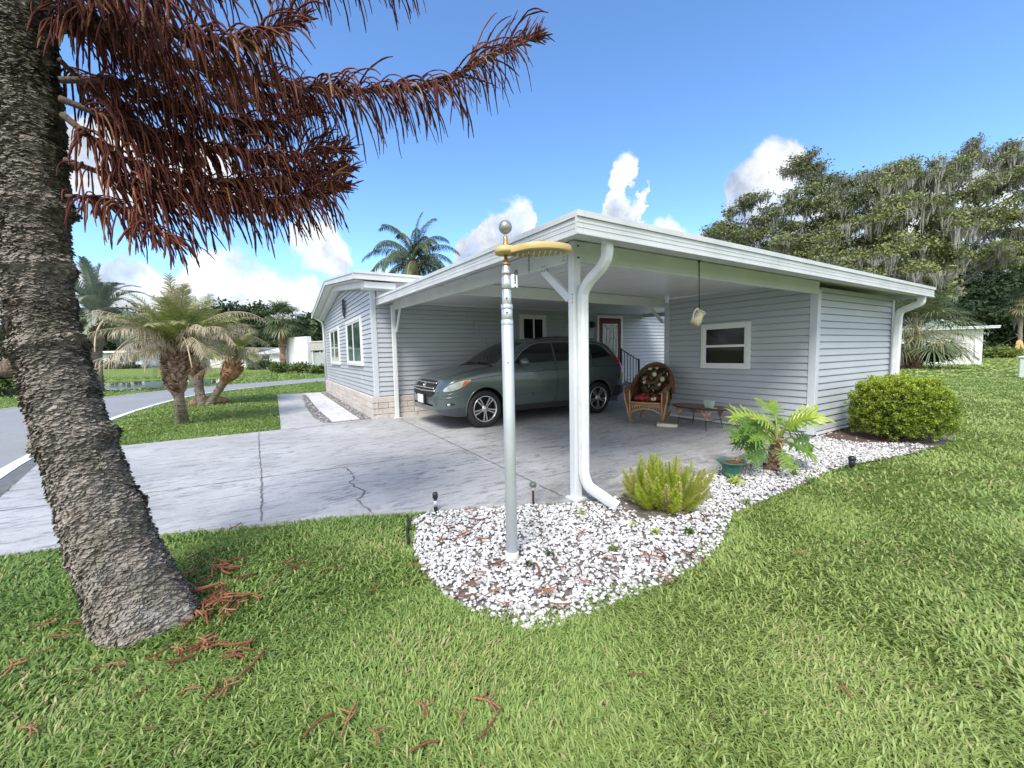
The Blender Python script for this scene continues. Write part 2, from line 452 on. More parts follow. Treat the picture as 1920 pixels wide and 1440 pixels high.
# ------------------------------------------------------------------ shed at the right end of the carport
SX, SX2, SY, SY2 = 6.65, 9.50, 2.70, 5.22
shed = thing('storage_shed', 'blue grey sided storage shed closing the right end of the carport', 'shed', (SX, SY, 0))
sf = Fr((SX, SY2, 0), (0,-1,0), (-1,0,0)); rf = Fr((SX, SY, 0), (1,0,0), (0,-1,0))
mb = MB(); siding(mb, sf, .07, SY2-SY-.07, .05, H1=2.25); mb.build('carport_side_wall', SIDING, shed)
mb = MB(); siding(mb, rf, .07, SX2-SX-.07, .05, H1=2.13); mb.build('lawn_side_wall', SIDING, shed)
mb = MB(); mb.box((SX+.02, SY+.02, 0), (SX2-.02, SY2-.02, 2.10)); mb.build('wall_core', MATS['sheathing'], shed)
for (x, y) in ((SX, SY), (SX2-.05, SY), (SX, SY2-.05)):
    mb = MB(); mb.box((x-.025, y-.025, .02), (x+.075, y+.075, 2.10 if y < 4 else 2.2)); bevel(mb.build('corner_trim', TRIM, shed), .006)
mb = MB(); sf.box(mb, .05, SY2-SY-.07, .004, .024, .012, .05); rf.box(mb, .07, SX2-SX-.07, .004, .022, .012, .05); mb.build('base_trim', VINYLW, shed)
mb = MB(); sf.box(mb, .08, SY2-SY-.07, .0, .03, 2.25, 2.28); mb.build('head_trim', VINYLW, shed)
window(shed, sf, SY2-4.44, SY2-3.59, .955, 1.72, horiz=.5, casing=.055, fw=.045, proud=.025)

# ------------------------------------------------------------------ carport
car_port = thing('carport', 'white aluminium carport with flat roof on slim square posts', 'carport', (2.2, 2.68, 0))
CX0, CX1, CY0, CY1 = 1.90, 9.72, 2.23, 8.47
def cz(x, y): return 2.122 + .2*(y-CY0)/(CY1-CY0) - .022*(x-CX0)/(CX1-CX0)     # underside of the fascia
mb = MB()     # insulated pan ceiling: shallow ribs running from the home to the gutter
xs = np.arange(CX0+.03, CX1-.02, .2)
for i, x in enumerate(xs):
    x1 = min(x+.2, CX1-.03)
    for (a, b, dz) in ((x, x+.012, .112), (x+.012, x1, .104)):
        y0, y1 = CY0+.03, CY1
        mb.add([(a,y0,cz(a,y0)+dz-.02),(b,y0,cz(b,y0)+dz-.02),(b,y1,cz(b,y1)+dz-.02),(a,y1,cz(a,y1)+dz-.02)], [(3,2,1,0)])
rf_ = mb.build('roof_pan', PAN, car_port)
mb = MB()
y0, y1, x0, x1 = CY0+.02, CY1, CX0+.02, CX1-.02
mb.add([(x0,y0,cz(x0,y0)+.135),(x1,y0,cz(x1,y0)+.135),(x1,y1,cz(x1,y1)+.135),(x0,y1,cz(x0,y1)+.135)], [(0,1,2,3)])
mb.build('roof_top', WHITE, car_port)
def fascia_run(mb, a, b, out):
    """one run of edge gutter: flat face, drip line and a raised cap"""
    a = np.array(a, float); b = np.array(b, float); out = np.array(out, float)
    for (d0, d1, p0, p1) in ((0, .105, -.02, 0), (.108, .15, -.02, .012), (.105, .108, -.02, -.006), (-.012, 0, -.02, .006), (.035, .039, 0, .003), (.07, .074, 0, .003)):
        V = []
        for p in (a, b):
            V += [p+out*p0+V3(0,0,d0), p+out*p1+V3(0,0,d0), p+out*p1+V3(0,0,d1), p+out*p0+V3(0,0,d1)]
        mb.add(V, [(0,1,2,3),(7,6,5,4),(0,4,5,1),(1,5,6,2),(2,6,7,3),(3,7,4,0)])
mb = MB()
A = lambda x, y: (x, y, cz(x, y))
fascia_run(mb, A(CX0, CY0+.0205), A(CX0, CY1), (-1,0,0))
fascia_run(mb, A(CX0-.012, CY0), A(CX1, CY0), (0,-1,0))
fascia_run(mb, A(CX1, CY0), A(CX1, CY1), (1,0,0))
# gutter floor behind the lawn-side fascia
mb.add([(CX0,CY0,cz(CX0,CY0)+.003),(CX1,CY0,cz(CX1,CY0)+.003),(CX1,CY0+.15,cz(CX1,CY0)+.003),(CX0,CY0+.15,cz(CX0,CY0)+.003)], [(3,2,1,0)])
mb.add([(CX0,CY0+.15,cz(CX0,CY0)+.003),(CX1,CY0+.15,cz(CX1,CY0)+.003),(CX1,CY0+.15,cz(CX1,CY0)+.09),(CX0,CY0+.15,cz(CX0,CY0)+.09)], [(0,1,2,3)])
mb.add([(CX0+.11,CY0,cz(CX0,CY0)+.005),(CX0,CY0,cz(CX0,CY0)+.005),(CX0,CY1,cz(CX0,CY1)+.005),(CX0+.11,CY1,cz(CX0,CY1)+.005)], [(0,1,2,3)])
mb.build('fascia', FASCIA, car_port)
PX, PY = 2.245, 2.69
def cbeam(mb, a, b, w=.06, h=.14):
    mb.bar(a, b, w, h, up=(0,0,1))
mb = MB()
zt = lambda x, y: cz(x, y) + .075
for (a, b) in (((PX-.02,PY+.0),(SX-.03,PY+.0)), ((PX+.0,PY+.06),(PX+.0,8.40)), ((PX+.04,5.26),(SX-.03,5.26))):
    pa = V3(*a, zt(*a)-.085); pb = V3(*b, zt(*b)-.085); cbeam(mb, pa, pb, .055, .17)
for (x) in (PX-.14,):
    pass
bevel(mb.build('beam', WHITE, car_port), .004)
mb = MB()   # lips along the lower edges of the beams
for (a, b) in (((PX,PY-.03),(SX-.05,PY-.03)), ((PX-.034,PY+.07),(PX-.034,8.36))):
    mb.bar(V3(*a, zt(*a)-.163), V3(*b, zt(*b)-.163), .008, .012)
mb.build('beam_lip', WHITE, car_port)
def post(x, y, z1, s, nm='post'):
    mb = MB(); mb.box((x-s/2, y-s/2, .0), (x+s/2, y+s/2, z1)); o = bevel(mb.build(nm, WHITE, car_port), .006)
    mb = MB(); mb.box((x-s*.9, y-s*.9, -.002), (x+s*.9, y+s*.9, .012)); mb.build('foot_plate', WHITE, o); return o
fp = post(PX, PY, cz(PX, PY)+.07, .076)
for z in (2.165, 2.07): mb = MB(); mb.ball((PX+.01, PY-.041, z), .009); mb.build('bolt', STEEL, fp)
for z in (1.70, 1.735, 1.765): mb = MB(); mb.ball((PX-.040, PY-.02, z), .005, n=8); mb.build('bolt', STEEL, fp)
post(2.20, 8.345, cz(2.2, 8.345)+.0, .075)
def brace(a, b, w=.03, h=.075):
    mb = MB(); mb.bar(a, b, h, w, up=(0,1,.01)); return bevel(mb.build('brace', WHITE, car_port), .003)
brace((PX-.01, PY+.05, 1.74), (PX-.01, PY+.43, 2.045), .07, .035)
brace((PX, 8.30, 1.78), (PX, 7.98, 2.22), .06, .03)
brace((SX-.05, 5.26, 1.82), (SX-.38, 5.26, 2.08), .06, .03)
for (x, y, z) in [(PX-.048, PY+.36+.022*k, zz) for k in range(3) for zz in (2.07, 2.03)] + [(PX-.03, PY+.1, 2.10), (PX-.03, PY+.1, 2.07)]:
    mb = MB(); mb.ball((x, y, z), .005, n=8); mb.build('screw', STEEL, car_port)
def outlet(y):
    pass
# small hangers between beam and fascia on the drive side
for y in (3.15, 4.6, 5.3): mb = MB(); mb.box((PX-.16, y-.015, cz(PX, y)-.01), (PX-.125, y+.015, cz(PX, y)+.085)); mb.build('hanger', WHITE, car_port)
# downspouts: corrugated elbows, rectangular pipe
def downspout(parent, path, w, d):
    P = []
    for i in range(len(path)-1):
        a, b = np.array(path[i]), np.array(path[i+1]); n_ = max(2, int(np.linalg.norm(b-a)/.012))
        P += [a + (b-a)*k/n_ for k in range(n_)]
    P.append(np.array(path[-1])); P = np.array(P)
    for _ in range(9):
        P[1:-1] = .5*P[1:-1] + .25*(P[:-2] + P[2:])
    T = np.gradient(P, axis=0); T /= np.linalg.norm(T, axis=1)[:,None]
    curv = np.linalg.norm(np.gradient(T, axis=0), axis=1)
    r = 1 + .035*np.where(np.arange(len(P)) % 3 == 0, -1, .5)*np.clip(curv*9, 0, 1)
    X = np.array([1.,0,0]); V = []; n = 24; k = len(P)
    for i in range(k):
        S = nrm(X - T[i]*(T[i] @ X)) if abs(T[i] @ X) < .97 else nrm(V3(0,1,0))
        if i: S = nrm(S_ - T[i]*(S_ @ T[i]))
        S_ = S; B = np.cross(T[i], S)
        for j in range(n):
            a = 2*pi*(j+.5)/n; ca, sa = cos(a), sin(a); q = (abs(ca)**9+abs(sa)**9)**(-1/9)
            V.append(P[i] + r[i]*(S*w/2*q*ca + B*d/2*q*sa))
    F = [(i*n+j, i*n+(j+1)%n, (i+1)*n+(j+1)%n, (i+1)*n+j) for i in range(k-1) for j in range(n)]
    mb = MB(); mb.add(V, F, 0, True); return mb.build('downspout', DSP, parent)
DSP = plain('downspout_white', (.76,.775,.79), .36, var=.08, scale=9, bump=.05)
downspout(car_port, [(2.275,2.33,2.13),(2.275,2.33,2.015),(2.274,2.38,1.95),(2.272,2.55,1.85),(2.27,2.612,1.77),(2.27,2.612,.22),(2.28,2.57,.13),(2.36,2.33,.022),(2.37,2.31,.016)], .074, .074)
downspout(car_port, [(9.40,2.31,2.10),(9.40,2.31,1.99),(9.40,2.57,1.88),(9.40,2.59,1.78),(9.40,2.60,.3),(9.40,2.6,.1)], .085, .105)
# ------------------------------------------------------------------ ground, road, driveway
def pip(poly, x, y):
    """vectorised point in polygon"""
    x = np.asarray(x); y = np.asarray(y); inside = np.zeros(x.shape, bool); n = len(poly)
    for i in range(n):
        x1, y1 = poly[i]; x2, y2 = poly[(i+1) % n]
        if y1 == y2: continue
        c = ((y1 > y) != (y2 > y)) & (x < (x2-x1)*(y-y1)/(y2-y1) + x1)
        inside ^= c
    return inside
def pdist(poly, x, y, closed=True):
    x = np.asarray(x, float); y = np.asarray(y, float); d = np.full(x.shape, 1e9); n = len(poly)
    for i in range(n if closed else n-1):
        x1, y1 = poly[i]; x2, y2 = poly[(i+1) % n]; L = max((x2-x1)**2+(y2-y1)**2, 1e-9)
        t = np.clip(((x-x1)*(x2-x1)+(y-y1)*(y2-y1))/L, 0, 1)
        d = np.minimum(d, np.hypot(x-(x1+t*(x2-x1)), y-(y1+t*(y2-y1))))
    return d
def smooth_poly(P, k=2):
    for _ in range(k):
        Q = []
        for i in range(len(P)):
            a, b = np.array(P[i]), np.array(P[(i+1) % len(P)]); Q += [tuple(.75*a+.25*b), tuple(.25*a+.75*b)]
        P = Q
    return P
GZ = -.03
ROAD_NEAR = [(-1.6,-6),(-1.85,0),(-2.2,4.2),(-2.62,6.5),(-2.88,8.2),(-3.12,11.7),(-2.95,15.7),(-2.3,19.6),(-.5,21.9),(2.6,24.6),(8,28.5),(20,35.5),(45,48)]
ROAD_FAR = [(45,52.5),(20,40),(8,32),(3,28.4),(-.2,26.2),(-2.5,25.0),(-4.3,22.6),(-5.5,19.7),(-6.9,17.5),(-8.2,12),(-8.3,6),(-8,0),(-7.5,-6)]
def smooth_line(P, k=2):
    for _ in range(k):
        Q = [P[0]]
        for i in range(len(P)-1):
            a, b = np.array(P[i]), np.array(P[i+1]); Q += [tuple(.75*a+.25*b), tuple(.25*a+.75*b)]
        P = Q + [P[-1]]
    return P
RN, RFAR = smooth_line(ROAD_NEAR), smooth_line(ROAD_FAR)
ROAD = RN + RFAR
POND = smooth_poly([(-16,22.5),(-9.5,24.2),(-6.7,24.95),(-5.0,25.7),(-3.3,27.0),(-1.6,29.5),(-2.0,34),(-4.5,38.5),(-9.5,39),(-17,36.5),(-24,31)], 2)
DRIVE = [(-2.05,4.12),(-1.63,4.03),(-.8,3.84),(-.09,3.62),(.5,3.40),(.99,3.16),(1.45,2.96),(1.85,2.80),(2.2,2.60),(2.9,2.50),(3.9,2.50),(5.0,2.66),(5.9,2.62),(6.67,2.70),
         (6.67,5.21),(14,5.21),(14,8.52),(1.72,8.52),(1.72,16.42),(.15,16.47),(.10,8.30),(-2.15,8.29),(-2.78,8.31),(-2.52,6.94),(-2.28,5.67)]
BED = [(.86,3.02),(.88,2.92),(.76,2.62),(.72,2.30),(.74,1.92),(.83,1.66),(.96,1.50),(1.15,1.44),(1.55,1.42),(1.97,1.41),(2.45,1.50),(2.75,1.62),(3.05,1.76),(3.68,1.78),(4.4,1.80),(5.0,1.84),(5.5,1.80),
       (5.9,1.72),(6.5,1.62),(7.3,1.55),(8.3,1.60),(9.0,1.85),(9.45,2.35),(9.45,2.68),(6.67,2.68),(5.9,2.60),(5.0,2.64),(3.9,2.48),(2.9,2.48),(2.2,2.58),(1.85,2.78),(1.45,2.94),(.99,3.14)]
HEDGE_MULCH = smooth_poly([(6.75,2.62),(6.7,2.35),(6.75,2.12),(7.1,1.85),(8,1.7),(8.8,1.9),(9.3,2.4),(9.2,2.66),(6.8,2.66)], 2)

def ground_mesh():
    def axis(lo, hi, fine0, fine1, step, growth):
        a = list(np.arange(fine0, fine1+1e-6, step)); s = step
        while a[-1] < hi: s *= growth; a.append(a[-1]+s)
        s = step
        while a[0] > lo: s *= growth; a.insert(0, a[0]-s)
        return np.array(a)
    xs = axis(-450, 450, -26, 12, .6, 1.22); ys = axis(-60, 700, -2, 42, .6, 1.22)
    X, Y = np.meshgrid(xs, ys, indexing='ij'); Z = np.full(X.shape, GZ)
    ins = pip(POND, X, Y); d = pdist(POND, X, Y)
    sd = np.where(ins, -d, d)
    Z -= .95*np.clip((1.1 - sd)/2.2, 0, 1)**1.5
    # far bank and lots beyond rise slightly
    Z += np.clip((Y-40)/60, 0, 1)*.35*(X < 0)
    n, m = X.shape; V = np.stack([X, Y, Z], -1).reshape(-1, 3)
    I = np.arange(n*m).reshape(n, m)
    F = np.stack([I[:-1,:-1], I[1:,:-1], I[1:,1:], I[:-1,1:]], -1).reshape(-1, 4)
    return V, F
def lawn_ground():
    t = NT('lawn_ground'); v = t.coords()
    f1 = t.noise(v, .35, 5, .6); f2 = t.noise(v, 2.4, 5, .65); f3 = t.noise(t.coords((1,1,1)), 28, 5, .75)
    c = t.ramp(f3, [(.3, (.085,.115,.03)), (.5, (.17,.235,.055)), (.72, (.27,.35,.09))])
    c = t.mix(t.ramp(f2, [(.45, 0.), (.75, .6)]), c, (.22,.27,.075))
    c = t.mix(t.ramp(f1, [(.5, 0.), (.72, .5)]), c, (.25,.27,.10))
    return t.done(t.bsdf(c, .95, 0, t.bump(f3, .9, .05), Specular_IOR_Level=.15))
V, F = ground_mesh()
bulk('ground', V, F, np.full(len(V), .5), lawn_ground(), smooth=True, kind='structure')

def sheet(name, poly, z, m, parent=None, **kw):
    bm = bmesh.new(); vs_ = [bm.verts.new((x, y, z)) for x, y in poly]
    f = bm.faces.new(vs_); bmesh.ops.triangulate(bm, faces=[f]); bmesh.ops.recalc_face_normals(bm, faces=bm.faces)
    for f in bm.faces:
        if f.normal.z < 0: f.normal_flip()
    me = bpy.data.meshes.new(name); bm.to_mesh(me); bm.free(); me.materials.append(m)
    return link(name, me, parent, **kw)
def slab(name, poly, z0, z1, m, parent=None, **kw):
    bm = bmesh.new(); vs_ = [bm.verts.new((x, y, z0)) for x, y in poly]
    f = bm.faces.new(vs_); r = bmesh.ops.extrude_face_region(bm, geom=[f])
    for e in r['geom']:
        if isinstance(e, bmesh.types.BMVert): e.co.z = z1
    bmesh.ops.triangulate(bm, faces=[f for f in bm.faces if len(f.verts) > 4]); bmesh.ops.recalc_face_normals(bm, faces=bm.faces)
    me = bpy.data.meshes.new(name); bm.to_mesh(me); bm.free(); me.materials.append(m)
    return link(name, me, parent, **kw)

def asphalt():
    t = NT('asphalt'); v = t.coords()
    f = t.noise(v, 90, 3, .8); g = t.noise(v, .6, 5, .6); h = t.noise(t.coords((1,1,1)), 5, 5, .7)
    c = t.ramp(f, [(.3, (.16,.17,.18)), (.55, (.27,.275,.28)), (.75, (.42,.42,.42))])
    c = t.mix(t.ramp(g, [(.4, 0.), (.7, .45)]), c, (.33,.34,.355))
    c = t.mix(t.ramp(h, [(.58, 0.), (.75, .3)]), c, (.15,.155,.16))
    return t.done(t.bsdf(c, .85, 0, t.bump(f, .5, .006)))
def concrete():
    t = NT('stamped_concrete'); v = t.coords()
    tex = t.noise(t.coords((1.3, 4.6, 1)), 2.4, 7, .70, 1.4)
    fine = t.noise(v, 40, 6, .7); big = t.noise(v, .75, 5, .62); pit = t.noise(t.coords((1.2, 3, 1)), 9, 5, .75, .8)
    c = t.ramp(big, [(.3, (.36,.357,.357)), (.55, (.46,.455,.455)), (.75, (.55,.545,.54))])
    c = t.mix(t.ramp(tex, [(.38, .95), (.485, 0.)]), c, (.22,.22,.23))
    c = t.mix(t.ramp(tex, [(.55, 0.), (.72, .5)]), c, (.62,.62,.63))
    c = t.mix(t.ramp(pit, [(.60, 0.), (.70, .8)]), c, (.16,.16,.17))
    c = t.mix(t.ramp(fine, [(.35, .25), (.6, 0.)]), c, (.25,.25,.26))
    # damp dirt gathered along the lawn-side edge and under the car
    geo = t.n('ShaderNodeNewGeometry'); sp = t.n('ShaderNodeSeparateXYZ'); t.l(geo.outputs['Position'], sp.inputs[0])
    dy = t.math('SUBTRACT', 3.5, sp.outputs['Y']); dx = t.math('SUBTRACT', sp.outputs['X'], 1.2)
    near = t.math('MULTIPLY', t.math('MULTIPLY', dy, 1.2, True), t.math('MULTIPLY', dx, 1.2, True), True)
    st = t.math('MULTIPLY', near, t.ramp(t.noise(v, 3.2, 6, .7), [(.38, 0.), (.62, .85)]))
    c = t.mix(st, c, (.15,.14,.13))
    hgt = t.math('ADD', t.math('MULTIPLY', tex, 1.0), t.math('MULTIPLY', fine, .22))
    ro = t.ramp(big, [(.3, .55), (.7, .72)])
    return t.done(t.bsdf(c, ro, 0, t.bump(hgt, .42, .018), Specular_IOR_Level=.4))
ASPH, CONC = asphalt(), concrete()
KERB = plain('edge_concrete', (.62,.62,.60), .85, var=.15, scale=9, bump=.3)
def ribbon(name, line, off0, off1, z, m, **kw):
    """strip beside a line, between two offsets to its right"""
    L = np.array(line); T = np.gradient(L, axis=0); T /= np.linalg.norm(T, axis=1)[:,None]; N = np.stack([T[:,1], -T[:,0]], 1)
    A, B = L+N*off0, L+N*off1; n = len(L); mb = MB()
    mb.add([(*p, z) for p in A] + [(*p, z) for p in B], [(i, n+i, n+i+1, i+1) if off0 < off1 else (i, i+1, n+i+1, n+i) for i in range(n-1)])
    return mb.build(name, m, **kw)
def resample(L, n):
    L = np.array(L); d = np.r_[0, np.cumsum(np.linalg.norm(np.diff(L, axis=0), axis=1))]; q = np.linspace(0, d[-1], n)
    return np.stack([np.interp(q, d, L[:,0]), np.interp(q, d, L[:,1])], 1)
ra, rb = resample(RN, 60), resample(RFAR[::-1], 60); mb = MB()
mb.add([(*p, GZ+.010) for p in ra] + [(*p, GZ+.010) for p in rb], [(i, i+1, 61+i, 60+i) for i in range(59)])
road = mb.build('road', ASPH, kind='structure')
ribbon('road_edge_line', RN, -.02, -.17, GZ+.020, KERB, kind='structure')
ribbon('road_edge_line', RFAR, -.02, -.12, GZ+.020, KERB, kind='structure')
GUT = plain('dark_gutter', (.13,.135,.14), .9, var=.35, scale=14, bump=.5)
i0 = [i for i, p in enumerate(RN) if p[1] > 4.0][0]; i1 = [i for i, p in enumerate(RN) if p[1] > 8.25][0]
sheet('gutter', [tuple(np.array(p)+np.array((.0,0))) for p in RN[i0-1:i1+1]] + [(-2.70,8.29),(-2.50,6.94),(-2.26,5.67),(-2.02,4.14)], GZ+.014, GUT, kind='structure')
drive = slab('driveway', DRIVE, -.16, 0., CONC, kind='structure')
JOINT = plain('joint_dirt', (.16,.155,.15), .95, var=.4, scale=20)
def groove(pts, w, jit=.004, z=.004):
    P = [];
    for i in range(len(pts)-1):
        a, b = np.array(pts[i]), np.array(pts[i+1]); n_ = max(2, int(np.linalg.norm(b-a)/.05)); P += [a+(b-a)*k/n_ for k in range(n_)]
    P.append(np.array(pts[-1])); P = np.array(P); P += NR.normal(0, jit, P.shape)
    T = np.gradient(P, axis=0); T /= np.linalg.norm(T, axis=1)[:,None]; N = np.stack([T[:,1], -T[:,0]], 1)
    ww = w*(1+NR.normal(0, .35, len(P))).clip(.3, 2)[:,None]/2
    A, B = P+N*ww, P-N*ww; mb = MB()
    mb.add([(*p, z) for p in A] + [(*p, z) for p in B], [(i, i+1, len(P)+i+1, len(P)+i) for i in range(len(P)-1)])
    mb.build('joint', JOINT, drive)
groove([(-.24,8.22),(-.2,6.5),(-.15,5.05),(-.13,3.66)], .013)
groove([(-2.3,5.28),(-1.2,5.12),(-.2,5.06),(.67,4.97)], .012)
groove([(.67,4.97),(2.2,4.9),(3.4,4.86),(6.6,4.8)], .008, .002)
groove([(2.20,8.2),(2.19,5.0),(2.17,2.8)], .012)
groove([(.67,4.97),(.72,4.6),(.63,4.3),(.70,3.95),(.60,3.7),(.65,3.36)], .016, .012)
groove([(.12,8.28),(1.75,8.33)], .012); groove([(.12,8.27),(.9,8.3),(1.75,8.36)], .01)
# paved planting walk beside the gable
GRAV = plain('grey_gravel_bed', (.20,.195,.19), .95, var=.6, scale=45, bump=1., bscale=60, bdist=.02)
sheet('gravel_strip', [(1.03,15.9),(.86,15.2),(.74,12),(.73,9.6),(.80,8.95),(.93,8.52),(1.74,8.56),(1.74,16.2)], .005, GRAV, kind='structure')
PAVE = plain('walk_paver', (.55,.54,.56), .85, var=.12, scale=2.2, bump=.35, bscale=30)
mb = MB(); y = 8.55; k = 0
while y < 15.9:
    d = RNG.choice((.42, .62, .62)); e = .96 + .02*sin(y); s = e+RNG.choice((.27,.36,.46))
    for a, b in ((e, s), (s, 1.50)):
        mb.box((a+.006, y+.006, .0), (b-.006, y+d-.006, .028+RNG.uniform(-.004,.004)))
    y += d
tag(bevel(mb.build('paved_walk', PAVE), .008, 1), 'pale rectangular pavers laid in a narrow walk beside the gable wall', 'paved walk')
mb = MB()
for i in range(500):
    x = RNG.uniform(.78, .94) if RNG.random() < .45 else RNG.uniform(1.53, 1.72); y = RNG.uniform(8.6, 15.8); r = RNG.uniform(.012, .03)
    if x < .95 and y > 14.5: continue
    mb.ball((x, y, .01), r, n=6, squash=(1,1,.7), tint=RNG.random())
def pebmat():
    t = NT('grey_pebble'); a = t.n('ShaderNodeAttribute'); a.attribute_name = 'tint'
    c = t.ramp(a.outputs['Fac'], [(0, (.11,.11,.115)), (.6, (.28,.27,.26)), (1, (.45,.43,.41))])
    return t.done(t.bsdf(c, .9))
mb.v = [((x), y, z) for (x, y, z) in mb.v]
mb2 = mb; 
# squash works about the origin, so pebbles are already in place in x and y
mb2.build('gravel', pebmat(), kind='stuff', label='grey gravel along the paved walk')
# pond
def watermat():
    t = NT('pond_water'); v = t.coords((1, .35, 1))
    return t.done(t.bsdf((.018,.022,.014), .04, 0, t.bump(t.noise(v, 3.5, 4), .05, .05), Specular_IOR_Level=.6))
sheet('water', smooth_poly([(x, y) for x, y in POND], 0), -.11, watermat(), kind='structure')

# ------------------------------------------------------------------ planting bed of white stones
SOIL = plain('bed_soil', (.17,.145,.12), .95, var=.55, scale=26, bump=1., bscale=40, bdist=.03)
sheet('planting_bed', BED, GZ+.016, SOIL, kind='structure')
def bark():
    t = NT('bark_mulch'); f = t.noise(t.coords((1,2.2,1)), 40, 5, .75)
    c = t.ramp(f, [(.3, (.07,.042,.032)), (.6, (.19,.12,.095)), (.75, (.32,.24,.20))])
    return t.done(t.bsdf(c, .95, 0, t.bump(f, 1., .03)))
sheet('mulch_patch', HEDGE_MULCH, GZ+.024, bark(), kind='structure')
def ico(n=1):
    bm = bmesh.new(); bmesh.ops.create_icosphere(bm, subdivisions=n, radius=1)
    V = np.array([v.co[:] for v in bm.verts]); F = np.array([[v.index for v in f.verts] for f in bm.faces]); bm.free(); return V, F
def stones(n, inside, rmin, rmax, z0, zj, name, m, label):
    V0, F0 = ico(2); VV = []; FF = []; TT = []; k = 0
    x0, x1 = .6, 9.0; y0, y1 = 1.3, 3.2
    while k < n:
        X = NR.uniform(x0, x1, 4000); Y = NR.uniform(y0, y1, 4000)
        ok = inside(X, Y)
        for x, y in zip(X[ok], Y[ok]):
            if k >= n: break
            r = rmin + (rmax-rmin)*NR.random()**1.6
            A = NR.normal(size=(3,3)); q, _ = np.linalg.qr(A)
            s = r*np.array([NR.uniform(.9,1.35), NR.uniform(.7,1.), NR.uniform(.55,.8)])
            nv = V0*(1 + .16*np.sin(V0@NR.normal(0,2.2,(3,3))).sum(1, keepdims=True)/1.5)
            # chip flat facets so the stone reads as crushed marble
            for _ in range(4):
                d = nrm(NR.normal(size=3)); h = nv @ d; nv = nv - np.clip(h-.72, 0, None)[:,None]*d
            P = (nv*s) @ q.T
            P[:,2] *= .68
            P += np.array([x, y, z0 + NR.uniform(0, zj)])
            VV.append(P); FF.append(F0 + k*len(V0)); TT.append(np.full(len(V0), NR.random())); k += 1
    return bulk(name, np.concatenate(VV), np.concatenate(FF), np.concatenate(TT), m, smooth=False, kind='stuff', label=label)
def stone_mat():
    t = NT('white_marble_chips'); a = t.n('ShaderNodeAttribute'); a.attribute_name = 'tint'; v = t.coords()
    f = t.noise(v, 60, 4)
    c = t.ramp(a.outputs['Fac'], [(0, (.27,.25,.225)), (.15, (.46,.45,.44)), (.6, (.62,.615,.62)), (1, (.75,.745,.745))])
    c = t.mix(t.ramp(f, [(.55, 0.), (.8, .25)]), c, (.50,.48,.45))
    return t.done(t.bsdf(c, .8, 0, t.bump(f, .2, .003)))
FERN_C = (2.80, 2.20)
def bed_in(X, Y):
    ok = pip(BED, X, Y)
    hm = pip(HEDGE_MULCH, X, Y) & (NR.random(X.shape) > .05)
    dfern = np.hypot(X-2.72, Y-2.22); bare = (dfern < .30) & (NR.random(X.shape) > .12)
    spl = (np.hypot((X-2.48), Y-2.25) < .22) & (NR.random(X.shape) > .25)
    far = (X > 6.5) & (NR.random(X.shape) > .5)
    # thinner towards the ragged front tip
    edge = pdist(BED, X, Y); thin = (edge < .09) & (NR.random(X.shape) > .55) & (Y < 2)
    return ok & ~hm & ~bare & ~spl & ~far & ~thin & (X < 7.2)
stones(16000, bed_in, .0072, .0180, GZ+.020, .016, 'white_stones', stone_mat(), 'crushed white marble chips covering the planting bed')
# black plastic edging peeping out by the drive
mb = MB(); e_ = [(.86,3.08),(.83,2.95),(.77,2.80),(.73,2.62)]
for i in range(3): mb.bar((*e_[i], .0), (*e_[i+1], .0), .012, .07)
tag(mb.build('bed_edging', BLACK), 'strip of black plastic edging at the left end of the stone bed', 'garden edging')

